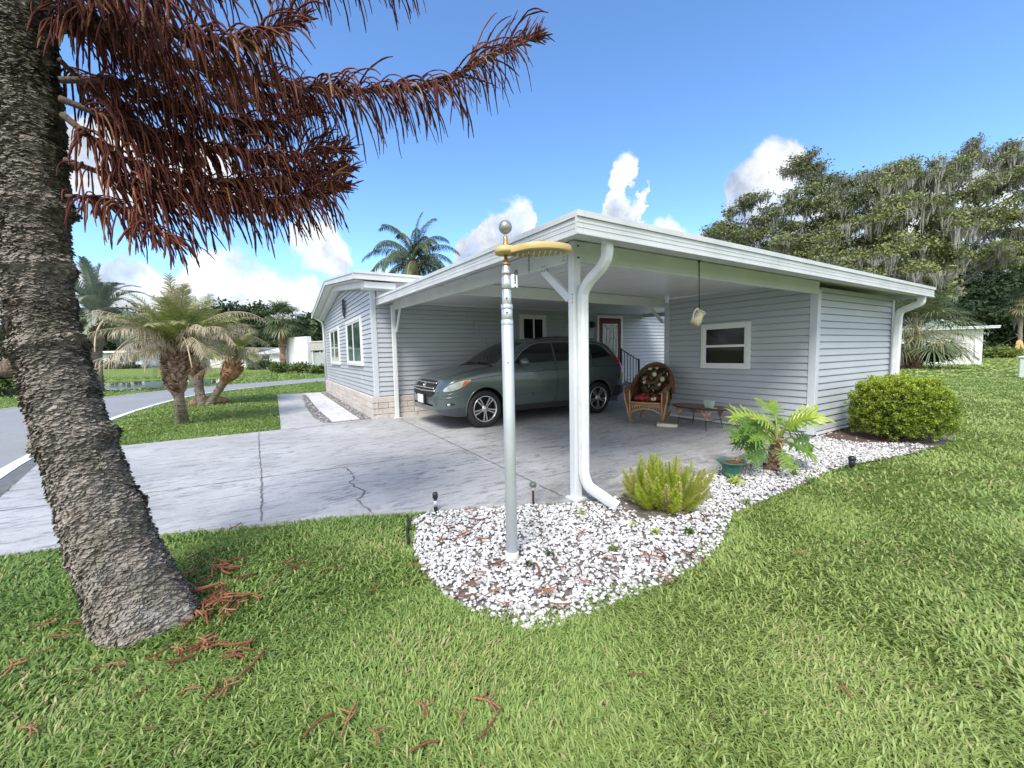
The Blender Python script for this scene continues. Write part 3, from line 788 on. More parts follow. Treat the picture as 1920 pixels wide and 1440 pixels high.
# ------------------------------------------------------------------ lawn of separate blades
def grass(name, n_try, rad0, rad1, dens_w, h0, h1, w0, w1, seg_bend):
    """n_try candidate blades in a ring sector seen from around the viewpoint"""
    fw = math.atan2(R[1][2]*-1, R[0][2]*-1)
    ang = fw + NR.uniform(-1.18, 1.18, n_try); rad = np.sqrt(NR.uniform(rad0**2, rad1**2, n_try))
    X = rad*np.cos(ang); Y = rad*np.sin(ang)
    ok = ~pip(DRIVE, X, Y) & ~pip(ROAD, X, Y)
    inb = pip(BED, X, Y); db = pdist(BED, X, Y)
    frontfringe = inb & (Y < 1.75) & (X < 3) & (db < .17) & (NR.random(n_try) < .34*(1-db/.17))
    ok &= (~inb) | frontfringe
    ok &= ~pip(POND, X, Y) & ~((X > HX-.2) & (Y > HY-.2) & (Y < HY2+.2) & (X < HX2)) & ~((X>SX) & (X<SX2) & (Y>SY) & (Y<9))
    ok &= ~((X > 1.6) & (X < 1.85) & (Y > 8) & (Y < 17))
    gut = [(-2.0,4.1),(-2.3,5.67),(-2.52,6.94),(-2.78,8.31),(-3.0,8.31),(-2.6,6.2),(-2.2,4.1)]
    ok &= ~pip(gut, X, Y)
    # worn, thin turf
    worn = ((np.hypot((X+.35)/.5, (Y-3.55)/.16) < 1) | (np.hypot((X+1.1)/.75, (Y-9.9)/.22) < 1) | (np.hypot((X+.35)/.5, (Y-11.4)/.5) < 1))
    ok &= ~(worn & (NR.random(n_try) < .75))
    X, Y, rad = X[ok], Y[ok], rad[ok]; n = len(X)
    def fn(x, y, s, ph): return .5+.25*(np.sin(x*s+ph)+np.sin(y*s*1.13+ph*2+1.7*np.sin(x*s*.37)))
    patch = fn(X, Y, .9, .3)*.5 + fn(X, Y, 2.7, 1.9)*.3 + fn(X, Y, 6.1, 4.)*.2
    side = np.clip((X*.86-Y*.5)*.16+.25, 0, .45)           # paler, drier turf towards the right-hand lawn
    tint = np.clip(.33 + .32*patch + side*.5 + NR.normal(0, .12, n), 0, .80)
    dead = NR.random(n) < .03 + .22*np.clip(fn(X, Y, 4.7, 5.3)-.72, 0, 1)*3; tint[dead] = NR.uniform(.9, 1., dead.sum())
    H = NR.uniform(h0, h1, n)*(.75+.5*patch); Wd = NR.uniform(w0, w1, n)
    lean_dir = NR.uniform(0, 2*pi, n); lean = np.abs(NR.normal(.45, .33, n)).clip(.05, 1.35)
    # combed: neighbouring blades share a rough direction
    cd = 6.28*fn(X, Y, 3.3, 2.2); mixm = NR.random(n) < .5; lean_dir[mixm] = cd[mixm] + NR.normal(0, .7, mixm.sum())
    yaw = lean_dir + pi/2 + NR.normal(0, .5, n)
    base = np.stack([X, Y, np.full(n, GZ-.004)], 1)
    ld = np.stack([np.cos(lean_dir), np.sin(lean_dir), np.zeros(n)], 1); wd = np.stack([np.cos(yaw), np.sin(yaw), np.zeros(n)], 1)
    def at(f, wfac, extra):
        th = lean*(f*.55+.25)+extra*f
        p = base + ld*(np.sin(th)*H*f)[:,None]; p[:,2] += np.cos(th)*H*f
        o = wd*(Wd*wfac/2)[:,None]
        return p-o, p+o, p
    a0, a1, _ = at(0, .7, 0); b0, b1, _ = at(.5, 1., .15); c0, c1, _ = at(.82, .75, seg_bend); _, _, tip = at(1., 0, seg_bend*1.4)
    t0, t1 = tip - wd*(Wd*.12)[:,None], tip + wd*(Wd*.12)[:,None]
    V = np.stack([a0,a1,b0,b1,c0,c1,t0,t1], 1).reshape(-1, 3)
    i = (np.arange(n)*8)[:,None]
    F = np.concatenate([i+np.array([[0,1,3,2]]), i+np.array([[2,3,5,4]]), i+np.array([[4,5,7,6]])], 0)
    T = np.repeat(tint, 8)
    return V, F, T
GRASS = foliage('lawn_blade', [(0., (.062,.124,.027)), (.3, (.132,.232,.052)), (.6, (.25,.362,.092)), (.85, (.375,.45,.14)), (.95, (.46,.42,.20)), (1., (.48,.38,.20))], .45, .32, .35, 1.5, .06)
rings = [(130000, .5, 2.2, .030, .064, .0045, .009, .3), (150000, 2.2, 4.6, .030, .062, .0055, .011, .3), (150000, 4.6, 10, .035, .065, .009, .017, .35),
         (190000, 10, 24, .04, .07, .017, .032, .4), (110000, 24, 62, .05, .09, .07, .14, .3)]
Vs, Fs, Ts = [], [], []; k = 0
for (n_, r0, r1, h0, h1, w0, w1, sb) in rings:
    V, F, T = grass('g', n_, r0, r1, 1, h0, h1, w0, w1, sb); Vs.append(V); Fs.append(F+k); Ts.append(T); k += len(V)
bulk('grass', np.concatenate(Vs), np.concatenate(Fs), np.concatenate(Ts), GRASS, smooth=True, kind='stuff', label='short green lawn grass')
# ------------------------------------------------------------------ the parked car (nose towards -X)
def paint():
    t = NT('green_grey_metallic_paint'); v = t.coords()
    f = t.noise(v, 900, 2); c = t.ramp(f, [(.35, (.080,.104,.100)), (.65, (.122,.152,.146))])
    d = t.noise(v, 3.5, 5, .65)
    ro = t.ramp(d, [(.35, .27), (.7, .33)])
    return t.done(t.bsdf(c, ro, .45, None, Coat_Weight=.8, Coat_Roughness=.06))
PAINT = paint()
CARGLASS = plain('car_glass', (.010,.013,.014), .03, var=0, Specular_IOR_Level=.8)
PLASTIC = plain('dark_plastic', (.020,.021,.023), .55, var=.2, scale=20)
CHROME = plain('chrome', (.75,.76,.78), .12, 1, var=.03)
ALLOY = plain('alloy_rim', (.62,.63,.65), .26, .9, var=.06)
RUBBER = plain('tyre_rubber', (.018,.018,.019), .75, var=.25, scale=30, bump=.2)
LENS = plain('headlight_lens', (.62,.65,.66), .08, .35, var=.25, scale=14, Coat_Weight=1.)
AMBER = plain('amber_lens', (.80,.16,.025), .15, var=.15, Coat_Weight=1.)
REDL = plain('red_lens', (.42,.012,.02), .12, var=.15, Coat_Weight=1.)
SEAM = plain('panel_gap', (.008,.009,.009), .8, var=0)
car = thing('parked_car', 'green grey metallic compact SUV parked nose left under the carport', 'car', (2.22, 7.10, 0))
S0, Y0 = 2.22, 7.10
def lerp(x, xs, ys): return float(np.interp(x, xs, ys))
def Wc(s): return lerp(s, [0,.02,.06,.12,.22,.36,.55,1.0,3.9,4.2,4.36,4.46,4.5], [.50,.62,.715,.785,.845,.880,.897,.905,.905,.890,.858,.80,.70])
def prof(z): return lerp(z, [.18,.26,.36,.50,.60,.70,.80,.92,1.02,1.10,1.30,1.46,1.60], [.90,.935,.962,.975,.988,.998,1.0,.990,.968,.935,.860,.785,.70])
TS = [0,.02,.06,.12,.20,.30,.50,.80,1.10,1.22,1.30,1.60,1.92,2.15,2.45,2.8,3.2,3.6,3.88,4.0,4.14,4.30,4.40,4.46,4.5]
TZ = [.60,.67,.735,.80,.875,.925,.978,1.030,1.072,1.092,1.135,1.338,1.495,1.560,1.595,1.606,1.600,1.575,1.535,1.500,1.36,1.17,.99,.84,.66]
from bisect import bisect
def pchip(xs, ys):
    xs = np.array(xs, float); ys = np.array(ys, float); h = np.diff(xs); d = np.diff(ys)/h; m = np.zeros(len(xs))
    for i in range(1, len(xs)-1):
        if d[i-1]*d[i] > 0: w1, w2 = 2*h[i]+h[i-1], h[i]+2*h[i-1]; m[i] = (w1+w2)/(w1/d[i-1]+w2/d[i])
    m[0], m[-1] = d[0], d[-1]
    def f(x):
        x = min(max(x, xs[0]), xs[-1]); i = min(max(bisect(xs, x)-1, 0), len(h)-1); t = (x-xs[i])/h[i]
        return float(ys[i]*(1+2*t)*(1-t)**2 + m[i]*h[i]*t*(1-t)**2 + ys[i+1]*t*t*(3-2*t) + m[i+1]*h[i]*t*t*(t-1))
    return f
zt = pchip(TS, TZ)
Wc = pchip([0,.02,.06,.12,.22,.36,.55,1.0,3.9,4.2,4.36,4.46,4.5], [.50,.62,.715,.785,.845,.880,.897,.905,.905,.890,.858,.80,.70])
prof_ = pchip([.18,.26,.36,.50,.60,.70,.80,.92,1.02,1.10,1.30,1.46,1.60], [.90,.935,.962,.975,.988,.998,1.0,.990,.968,.935,.860,.785,.70])
zl = pchip([0,.1,.5,.62,1.3,3.2,3.95,4.2,4.5], [.33,.27,.215,.215,.23,.23,.26,.30,.38])
def rd(s): return lerp(s, [0,.3,1.1,1.4,2.2,3.8,4.3,4.5], [.10,.10,.09,.10,.11,.11,.12,.12])
def yside(s, z): return Wc(s)*prof_(z)
def P(s, y, z):
    s = .95-(.95-s)*.86 if s < .95 else (3.58+(s-3.58)*.94 if s > 3.58 else s)
    return (S0+s, Y0+y, z)
def section(s, n1=18, n2=14):
    top, lo = zt(s), zl(s); zs = max(top - rd(s), lo + .05); pts = []
    for i in range(n1):
        z = lo + (zs-lo)*i/(n1-1); y = yside(s, z)
        if i == 0: y *= .95
        pts.append((y, z))
    y0 = pts[-1][0]
    for i in range(1, n2+1):
        th = (pi/2)*i/n2; pts.append((y0*max(cos(th), 0)**.62, zs + (top-zs)*sin(th)**1.0))
    return pts
def topz(s, y):
    """height of the upper skin above the car's floor at lateral y"""
    pts = section(s); ys = [p[0] for p in pts][17:]; zs_ = [p[1] for p in pts][17:]
    return float(np.interp(abs(y), ys[::-1], zs_[::-1]))
ss = sorted(set([round(x, 4) for x in list(np.linspace(0, .4, 26)) + list(np.linspace(.4, 4.2, 96)) + list(np.linspace(4.2, 4.5, 20))]))
rows = []
for s in ss:
    h = section(s); L = [P(s, -y, z) for y, z in h]; Rr = [P(s, y, z) for y, z in h[-2::-1]]
    rows.append(L + Rr)
mb = MB(); A_ = np.array(rows); n_, m_, _ = A_.shape
mb.grid(A_, 0, True, closed=True)
mb.add(A_[0], [tuple(range(m_))], 0); mb.add(A_[-1], [tuple(range(m_-1, -1, -1))], 0)
body = mb.build('body', [PAINT, SEAM], car)
bm = bmesh.new(); bm.from_mesh(body.data); bmesh.ops.remove_doubles(bm, verts=bm.verts, dist=1e-5); bmesh.ops.recalc_face_normals(bm, faces=bm.faces); bm.to_mesh(body.data); bm.free()
WH = [(.95, .325), (3.58, .325)]
cut = []
for (s, z) in WH:
    for sd_ in (-1, 1):
        mb = MB(); n = 48; ra_ = .388
        a0, a1 = (.60, 1.2)
        V = [P(s+ra_*cos(2*pi*j/n)*1.02, sd_*a0, z+ra_*sin(2*pi*j/n)) for j in range(n)] + [P(s+ra_*cos(2*pi*j/n)*1.02, sd_*a1, z+ra_*sin(2*pi*j/n)) for j in range(n)]
        mb.add(V, [tuple(range(n)), tuple(range(2*n-1, n-1, -1))] + [(i, n+i, n+(i+1)%n, (i+1)%n) for i in range(n)])
        c = mb.build('cutter', [SEAM]); bm = bmesh.new(); bm.from_mesh(c.data); bmesh.ops.recalc_face_normals(bm, faces=bm.faces); bm.to_mesh(c.data); bm.free(); cut.append(c)
for c in cut:
    m = body.modifiers.new('b', 'BOOLEAN'); m.operation = 'DIFFERENCE'; m.object = c; m.solver = 'EXACT'; m.material_mode = 'TRANSFER'
bpy.context.view_layer.update()
me = bpy.data.meshes.new_from_object(body.evaluated_get(bpy.context.evaluated_depsgraph_get()))
body.modifiers.clear(); body.data = me
for c in cut: bpy.data.objects.remove(c)
me.set_sharp_from_angle(angle=radians(50))

def side_panel(poly, sd, off, m, name, parent, step=.03, top=False):
    """a sheet laid on the car's side (or upper skin), cut to a polygon in the side (or plan) view"""
    from mathutils.geometry import tessellate_polygon
    bm = bmesh.new(); vs_ = [bm.verts.new((a, 0, b)) for a, b in poly]; bm.faces.new(vs_)
    bmesh.ops.triangulate(bm, faces=bm.faces)
    for ax in ((1,0,0), (0,0,1)):
        lo = min((v.co.dot(Vector(ax))) for v in bm.verts); hi = max((v.co.dot(Vector(ax))) for v in bm.verts)
        k = lo + step
        while k < hi:
            bmesh.ops.bisect_plane(bm, geom=bm.verts[:]+bm.edges[:]+bm.faces[:], plane_co=Vector(ax)*k, plane_no=ax); k += step
    for v in bm.verts:
        a, b = v.co.x, v.co.z
        if top: v.co = P(a, b, topz(a, b) + off)
        else: v.co = P(a, sd*(yside(a, b) + off), b)
    bmesh.ops.recalc_face_normals(bm, faces=bm.faces)
    f0 = bm.faces[:][0]
    want = Vector((0, 0, 1)) if top else Vector((0, sd, 0))
    if sum(f.normal.dot(want) for f in bm.faces) < 0: bmesh.ops.reverse_faces(bm, faces=bm.faces)
    for f in bm.faces: f.smooth = True
    me = bpy.data.meshes.new(name); bm.to_mesh(me); bm.free(); me.materials.append(m)
    return link(name, me, parent)
def side_line(pts, sd, off, r, m, name, parent):
    Q = []
    for i in range(len(pts)-1):
        a, b = np.array(pts[i]), np.array(pts[i+1]); k = max(2, int(np.linalg.norm(b-a)/.03)); Q += [a+(b-a)*j/k for j in range(k)]
    Q.append(np.array(pts[-1])); mb = MB(); mb.tube([P(q[0], sd*(yside(q[0], q[1])+off), q[1]) for q in Q], r, 5); return mb.build(name, m, parent)
def rnd(poly, k=2): return smooth_poly(poly, k)
for sd in (-1, 1):
    # glazing: front door, rear door, quarter
    fw_ = [(1.56,1.115),(2.49,1.13),(2.49,1.475),(2.20,1.468),(2.02,1.425),(1.80,1.315)]
    rw_ = [(2.535,1.13),(3.42,1.155),(3.42,1.452),(3.0,1.478),(2.535,1.478)]
    qw_ = [(3.465,1.16),(4.02,1.20),(3.94,1.30),(3.80,1.395),(3.66,1.432),(3.465,1.45)]
    for w_ in (fw_, rw_, qw_): side_panel(w_, sd, .004, CARGLASS, 'side_window', car)
    side_line([(1.46,1.10),(1.56,1.108),(2.5,1.122),(3.45,1.15),(4.06,1.195)], sd, .004, .007, CHROME if False else PLASTIC, 'window_trim', car)
    side_line([(1.52,1.09),(1.80,1.33),(2.02,1.44),(2.2,1.483),(2.8,1.50),(3.4,1.478),(3.7,1.447),(3.85,1.40),(4.06,1.21)], sd, .003, .006, CHROME, 'window_trim', car)
    # doors: shut lines
    side_line([(1.50,1.08),(1.44,.95),(1.42,.6),(1.47,.34),(2.45,.33)], sd, .0005, .004, SEAM, 'shut_line', car)
    side_line([(2.50,1.12),(2.52,.8),(2.50,.33)], sd, .0005, .004, SEAM, 'shut_line', car)
    side_line([(2.5,.33),(3.12,.335),(3.22,.45),(3.40,.72),(3.47,.9),(3.46,1.14)], sd, .0005, .004, SEAM, 'shut_line', car)
    side_line([(.62,.845),(1.42,.925),(2.5,.962),(3.5,.985),(4.2,.985)], sd, -.001, .005, SEAM, 'body_crease', car)
    # lower cladding
    side_panel([(1.36,.235),(3.17,.235),(3.14,.345),(1.39,.345)], sd, .007, PLASTIC, 'sill', car)
    # wheel-arch lips
    for (s, z) in WH:
        mb = MB(); Q = []
        for a in np.linspace(-.18, pi+.18, 34):
            q, w = s+.396*1.02*cos(a), z+.396*sin(a)
            if w > zl(q)+.01: Q.append(P(q, sd*(yside(q, w)+.002), w))
        mb.tube(Q, .013, 7); mb.build('arch_lip', PAINT, car)
    # handles
    for s in (2.30, 3.28):
        mb = MB(); z = .985+.012*(s-2.3); mb.tube([P(s-.10, sd*(yside(s-.1,z)+.0), z), P(s-.08, sd*(yside(s,z)+.028), z+.004), P(s+.06, sd*(yside(s,z)+.028), z+.006), P(s+.09, sd*(yside(s,z)+.0), z+.004)], .013, 8)
        mb.build('door_handle', PAINT, car)
    # mirror
    mb = MB(); zc = 1.125; c = np.array(P(1.74, sd*(.955), zc))
    mb.ball((0,0,0), 1, n=16); mb.v = [tuple(c + np.array([.085*x*(1.15 if x < 0 else .55), .125*y*sd, .078*z])) for x, y, z in mb.v]
    mir = mb.build('side_mirror', PAINT, car)
    mb = MB(); mb.bar(P(1.74, sd*.80, 1.085), P(1.745, sd*.91, 1.10), .05, .03); mb.build('mirror_arm', PLASTIC, mir)
    # headlight: swept lens with an amber corner
    side_panel(rnd([(.10,.66),(.30,.685),(.46,.735),(.58,.80),(.66,.862),(.50,.848),(.34,.823),(.20,.775),(.115,.715)],1), sd, .006, LENS, 'headlight', car, .02)
    side_panel([(.435,.735),(.50,.765),(.645,.858),(.50,.843)], sd, .0095, AMBER, 'turn_signal', car, .02)
    # bumper crease and headlight brow catch the sky
    side_line([(.06,.545),(.16,.555),(.34,.575),(.52,.60)], sd, -.004, .011, PAINT, 'bumper_crease', car)
    side_line([(.11,.60),(.24,.628),(.40,.655),(.50,.69)], sd, -.004, .009, PAINT, 'bumper_crease', car)
    side_line([(1.46,.55),(2.4,.585),(3.12,.62)], sd, -.006, .012, PAINT, 'door_crease', car)
    # fog light and dark lower corner
    side_panel(rnd([(.14,.43),(.26,.425),(.33,.445),(.26,.475),(.16,.475)],1), sd, .004, PLASTIC, 'fog_light', car, .02)
    mb = MB(); mb.ball((0,0,0), 1, n=12); c = np.array(P(.2, sd*(yside(.2,.447)+.003), .447)); mb.v = [tuple(c+np.array([.035*x,.012*y,.024*z])) for x,y,z in mb.v]; mb.build('fog_lamp', LENS, car)
    side_panel([(.02,.335),(.1,.275),(.3,.235),(.52,.22),(.555,.36),(.40,.385),(.20,.375),(.06,.37)], sd, .005, plain('lower_bumper_grey',(.05,.055,.068),.5), 'bumper_skirt', car, .03)
    # tail light up the rear pillar
    side_panel([(4.02,1.22),(4.17,1.20),(4.30,1.02),(4.38,.84),(4.30,.82),(4.24,.95),(4.13,1.10)], sd, .008, REDL, 'tail_light', car, .02)
    side_panel(rnd([(4.10,.62),(4.26,.72),(4.36,.60),(4.25,.545)],1), sd, .006, plain('bumper_reflection_panel',(.22,.25,.24),.25,.5), 'bumper_reflection', car, .03)  # paler patch painted on the rear bumper as its reflection
    side_panel([(4.02,.36),(4.15,.335),(4.40,.40),(4.46,.56),(4.30,.55),(4.10,.56)], sd, .006, PLASTIC, 'bumper_skirt', car, .03)
    mb = MB(); mb.tube([P(s, sd*.60, zt(s)-.028+.018) for s in np.linspace(2.2, 3.75, 14)], .012, 6); mb.build('roof_rail', PLASTIC, car)
# windscreen and rear window
side_panel([(1.30,-.64),(1.62,-.575),(1.93,-.545),(1.965,-.3),(1.975,0),(1.965,.3),(1.93,.545),(1.62,.575),(1.30,.64),(1.235,.4),(1.215,0),(1.235,-.4)], 1, .005, CARGLASS, 'windscreen', car, .05, top=True)
side_panel([(4.03,-.5),(4.27,-.56),(4.29,0),(4.27,.56),(4.03,.5),(4.015,0)], 1, .005, CARGLASS, 'rear_window', car, .04, top=True)
side_line_pts = None
mb = MB(); mb.tube([P(1.19, y, topz(1.19, y)+.004) for y in np.linspace(-.70, .70, 20)], .018, 6); mb.build('cowl', PLASTIC, car)
for y0_, y1_ in ((-.55,.05),(.02,.6)):
    mb = MB(); mb.tube([P(1.24+.03*k/8, y0_+(y1_-y0_)*k/8, topz(1.24+.03*k/8, y0_+(y1_-y0_)*k/8)+.018) for k in range(9)], .007, 6); mb.build('wiper', PLASTIC, car)
# bonnet shut line
mb = MB(); mb.tube([P(s, -Wc(s)*.80, topz(s, Wc(s)*.80)+.0005) for s in np.linspace(.26, 1.2, 26)], .004, 5); mb.tube([P(s, Wc(s)*.80, topz(s, Wc(s)*.80)+.0005) for s in np.linspace(.26, 1.2, 26)], .004, 5)
mb.build('bonnet_line', SEAM, car)
# nose: grille openings lie on the sloping front skin
def front(y, z):
    """s at which the nose skin passes height z, lateral y"""
    lo, hi = 0., .6
    for _ in range(30):
        md = (lo+hi)/2
        t = section(md); W_ = yside(md, min(z, zt(md)))
        inside = abs(y) < W_ and z < topz(md, y) if abs(y) < W_ else False
        if inside: hi = md
        else: lo = md
    return hi
def nose_panel(poly, off, m, name, parent, step=.03):
    bm = bmesh.new(); vs_ = [bm.verts.new((a, 0, b)) for a, b in poly]; bm.faces.new(vs_); bmesh.ops.triangulate(bm, faces=bm.faces)
    for ax in ((1,0,0), (0,0,1)):
        lo = min((v.co.dot(Vector(ax))) for v in bm.verts); hi = max((v.co.dot(Vector(ax))) for v in bm.verts); k = lo+step
        while k < hi: bmesh.ops.bisect_plane(bm, geom=bm.verts[:]+bm.edges[:]+bm.faces[:], plane_co=Vector(ax)*k, plane_no=ax); k += step
    for v in bm.verts:
        y, z = v.co.x, v.co.z; v.co = P(front(y, z)-off, y, z+off*.5)
    bmesh.ops.recalc_face_normals(bm, faces=bm.faces)
    if sum(f.normal.x for f in bm.faces) > 0: bmesh.ops.reverse_faces(bm, faces=bm.faces)
    me = bpy.data.meshes.new(name); bm.to_mesh(me); bm.free(); me.materials.append(m); return link(name, me, parent)
nose_panel([(-.52,.70),(-.40,.665),(.40,.665),(.52,.70),(.50,.80),(.40,.835),(-.40,.835),(-.50,.80)], .006, SEAM, 'grille', car)
nose_panel([(-.52,.655),(-.56,.62),(-.40,.555),(.40,.555),(.56,.62),(.52,.655)], .006, SEAM, 'lower_grille', car)
for z in (.705, .79):
    mb = MB(); mb.tube([P(front(y, z)-.016, y, z+.006) for y in np.linspace(-.50, .50, 30)], .012, 7); mb.build('grille_bar', CHROME, car)
mb = MB(); mb.tube([P(front(y, .655)-.010, y, .655+.02*(abs(y)/.6)**2) for y in np.linspace(-.57, .57, 30)], .012, 7); mb.build('grille_bar', CHROME, car)
# chrome H badge in a rounded frame
s_ = front(0, .748)-.026; c = np.array(P(s_, 0, .752)); n_ = nrm((-1,0,.55)); up = nrm((.55,0,1)); rt = V3(0,1,0)
mb = MB(); fr4 = [(-.055,.042),(.055,.042),(.043,-.042),(-.043,-.042)]
fr4 = smooth_poly(fr4, 2); mb.tube([c+rt*a+up*b for a, b in fr4+fr4[:1]], .006, 6, cap=False)
for k in (-1, 1): mb.bar(c+rt*k*.024+up*.030, c+rt*k*.020-up*.030, .012, .008, up=n_)
mb.bar(c-rt*.02, c+rt*.02, .010, .008, up=n_)
mb.build('badge', CHROME, car)
# blank plate on its holder
mb = MB(); mb.box(P(-.055,-.175,.42), P(-.028,.175,.60)); pl = mb.build('plate_holder', PLASTIC, car)
mb = MB(); mb.box(P(-.062,-.15,.435), P(-.056,.15,.585)); bevel(mb.build('licence_plate', plain('plate_white',(.72,.74,.76),.4), pl), .003)
mb = MB(); mb.box(P(.0,-.5,.40), P(.05,.5,.43)); mb.build('bumper_slot', SEAM, car)
# underside
mb = MB(); mb.box(P(.35,-.60,.20), P(4.25,.60,.40)); mb.build('underbody', SEAM, car)
mb = MB(); mb.tube([P(4.2,-.45,.29), P(4.52,-.45,.27)], .03, 10); mb.build('exhaust', CHROME, car)
# wheels
def make_wheel():
    w = bpy.data.objects.new('wheel', None); COL.objects.link(w)
    mb = MB(); r0, r1, hw = .228, .330, .108
    mb.lathe([(r0,-hw*.8),(r0+.02,-hw),(r1-.03,-hw),(r1-.008,-hw*.82),(r1,-hw*.5),(r1,hw*.5),(r1-.008,hw*.82),(r1-.03,hw),(r0+.02,hw),(r0,hw*.8)], 56, cap=False)
    ty = mb.build('tyre', RUBBER); ty.parent = w
    mb = MB(); mb.lathe([(r0+.004,-hw*.86),(r0+.002,-hw*.98),(r0-.014,-hw*.98),(r0-.022,-hw*.75),(r0-.022,hw*.5)], 56, cap=False)
    for k in range(5):
        for d in (-.15, .15):
            a = 2*pi*k/5 + .31; a1 = a + d; a0 = a + d*1.5
            p0 = V3(.045*cos(a0), .045*sin(a0), -.085); p1 = V3(.212*cos(a1), .212*sin(a1), -.090)
            dr = nrm(p1-p0); t_ = nrm(np.cross(dr, (0,0,1)))
            mb.add([p0-t_*.010, p0+t_*.010, p1+t_*.0125, p1-t_*.0125, p0-t_*.010+V3(0,0,.03), p0+t_*.010+V3(0,0,.03), p1+t_*.0125+V3(0,0,.03), p1-t_*.0125+V3(0,0,.03)],
                   [(0,3,2,1),(4,5,6,7),(0,1,5,4),(1,2,6,5),(2,3,7,6),(3,0,4,7)])
    mb.lathe([(0,-.098),(.026,-.098),(.034,-.092),(.058,-.088),(.062,-.06)], 24)
    ri = mb.build('rim', ALLOY); ri.parent = w
    mb = MB(); mb.lathe([(0,-.02),(.19,-.02),(.195,.05),(0,.05)], 32); dk = mb.build('brake', [SEAM, plain('brake_disc', (.18,.18,.18), .4, .8)]); dk.parent = w
    return w
w0 = make_wheel(); first = True
for (s, z) in WH:
    for sd in (-1, 1):
        w = w0 if first else copy_tree(w0); first = False
        w.parent = car; w.matrix_parent_inverse = car.matrix_world.inverted()
        w.location = P(s, sd*.79, .330); w.rotation_euler = (radians(-90) if sd < 0 else radians(90), 0, 0)
# ------------------------------------------------------------------ dying star pine in the foreground
pine = thing('pine_tree', 'leaning shaggy barked pine with dead rust red drooping branches in the foreground', 'tree', tuple(gp(285, 1190, GZ)))
PD = 2.02
prof_t = [(1215,190,400),(1185,182,386),(1150,166,368),(1100,148,338),(1050,130,308),(1000,112,286),(930,92,257),(860,68,228),(800,50,206),(740,35,191),(690,26,178),(640,10,157),(600,0,146),(560,-5,141),
          (480,-8,133),(400,-12,130),(370,-16,133),(330,-15,126),(250,-18,119),(200,-24,120),(150,-25,112),(60,-32,104),(0,-38,99),(-150,-46,88),(-350,-52,72),(-600,-58,56),(-900,-55,36)]
cs = np.array([pD((a+b)/2+6, y, PD) for y, a, b in prof_t]); rs = np.array([(b-a)/2*.93*PD/FPX/math.sqrt(1+(((a+b)/2-960)/FPX)**2) for y, a, b in prof_t])   # seen obliquely, a round trunk looks wider than it is
d_ = np.r_[0, np.cumsum(np.linalg.norm(np.diff(cs, axis=0), axis=1))]
q_ = np.r_[np.linspace(0, 3.3, 530), np.linspace(3.32, d_[-1], 50)]
C_ = np.stack([np.interp(q_, d_, cs[:,i]) for i in range(3)], 1); Rr = np.interp(q_, d_, rs)
for _ in range(12): C_[1:-1] = .5*C_[1:-1]+.25*(C_[:-2]+C_[2:]); Rr[1:-1] = .5*Rr[1:-1]+.25*(Rr[:-2]+Rr[2:])
nA_ = 150; th = np.linspace(0, 2*pi, nA_, endpoint=False)
def vnoise(x, y, seed=0):
    """cheap value noise on arrays, periodic enough for bark"""
    def h(i, j): 
        n = (i*374761393 + j*668265263 + seed*974711) & 0xffffffff
        n = ((n ^ (n >> 13))*1274126177) & 0xffffffff
        return ((n ^ (n >> 16)) & 0xffff)/65535.
    xi, yi = np.floor(x).astype(np.int64), np.floor(y).astype(np.int64); fx_, fy_ = x-xi, y-yi
    fx_ = fx_*fx_*(3-2*fx_); fy_ = fy_*fy_*(3-2*fy_)
    return (h(xi,yi)*(1-fx_)+h(xi+1,yi)*fx_)*(1-fy_) + (h(xi,yi+1)*(1-fx_)+h(xi+1,yi+1)*fx_)*fy_
def fbm(x, y, o=4, seed=0):
    s, a, t = 0, .5, 0
    for k in range(o): s = s + a*vnoise(x*2**k, y*2**k, seed+k); t += a; a *= .55
    return s/t
TT_, QQ = np.meshgrid(th, q_)
rel = fbm(TT_*7, QQ*60, 4, 3); rel2 = fbm(TT_*2.2, QQ*7, 3, 9)
rings = sum(np.exp(-((QQ-z0)/w)**2)*a for z0, w, a in ((1.13,.045,.026),(1.62,.035,.034),(2.02,.04,.046),(2.32,.035,.034),(2.6,.035,.03),(.75,.04,.018)))
disp = (rel-.5)*.026 + (rel2-.5)*.030 + rings*(.1+1.3*rel2)
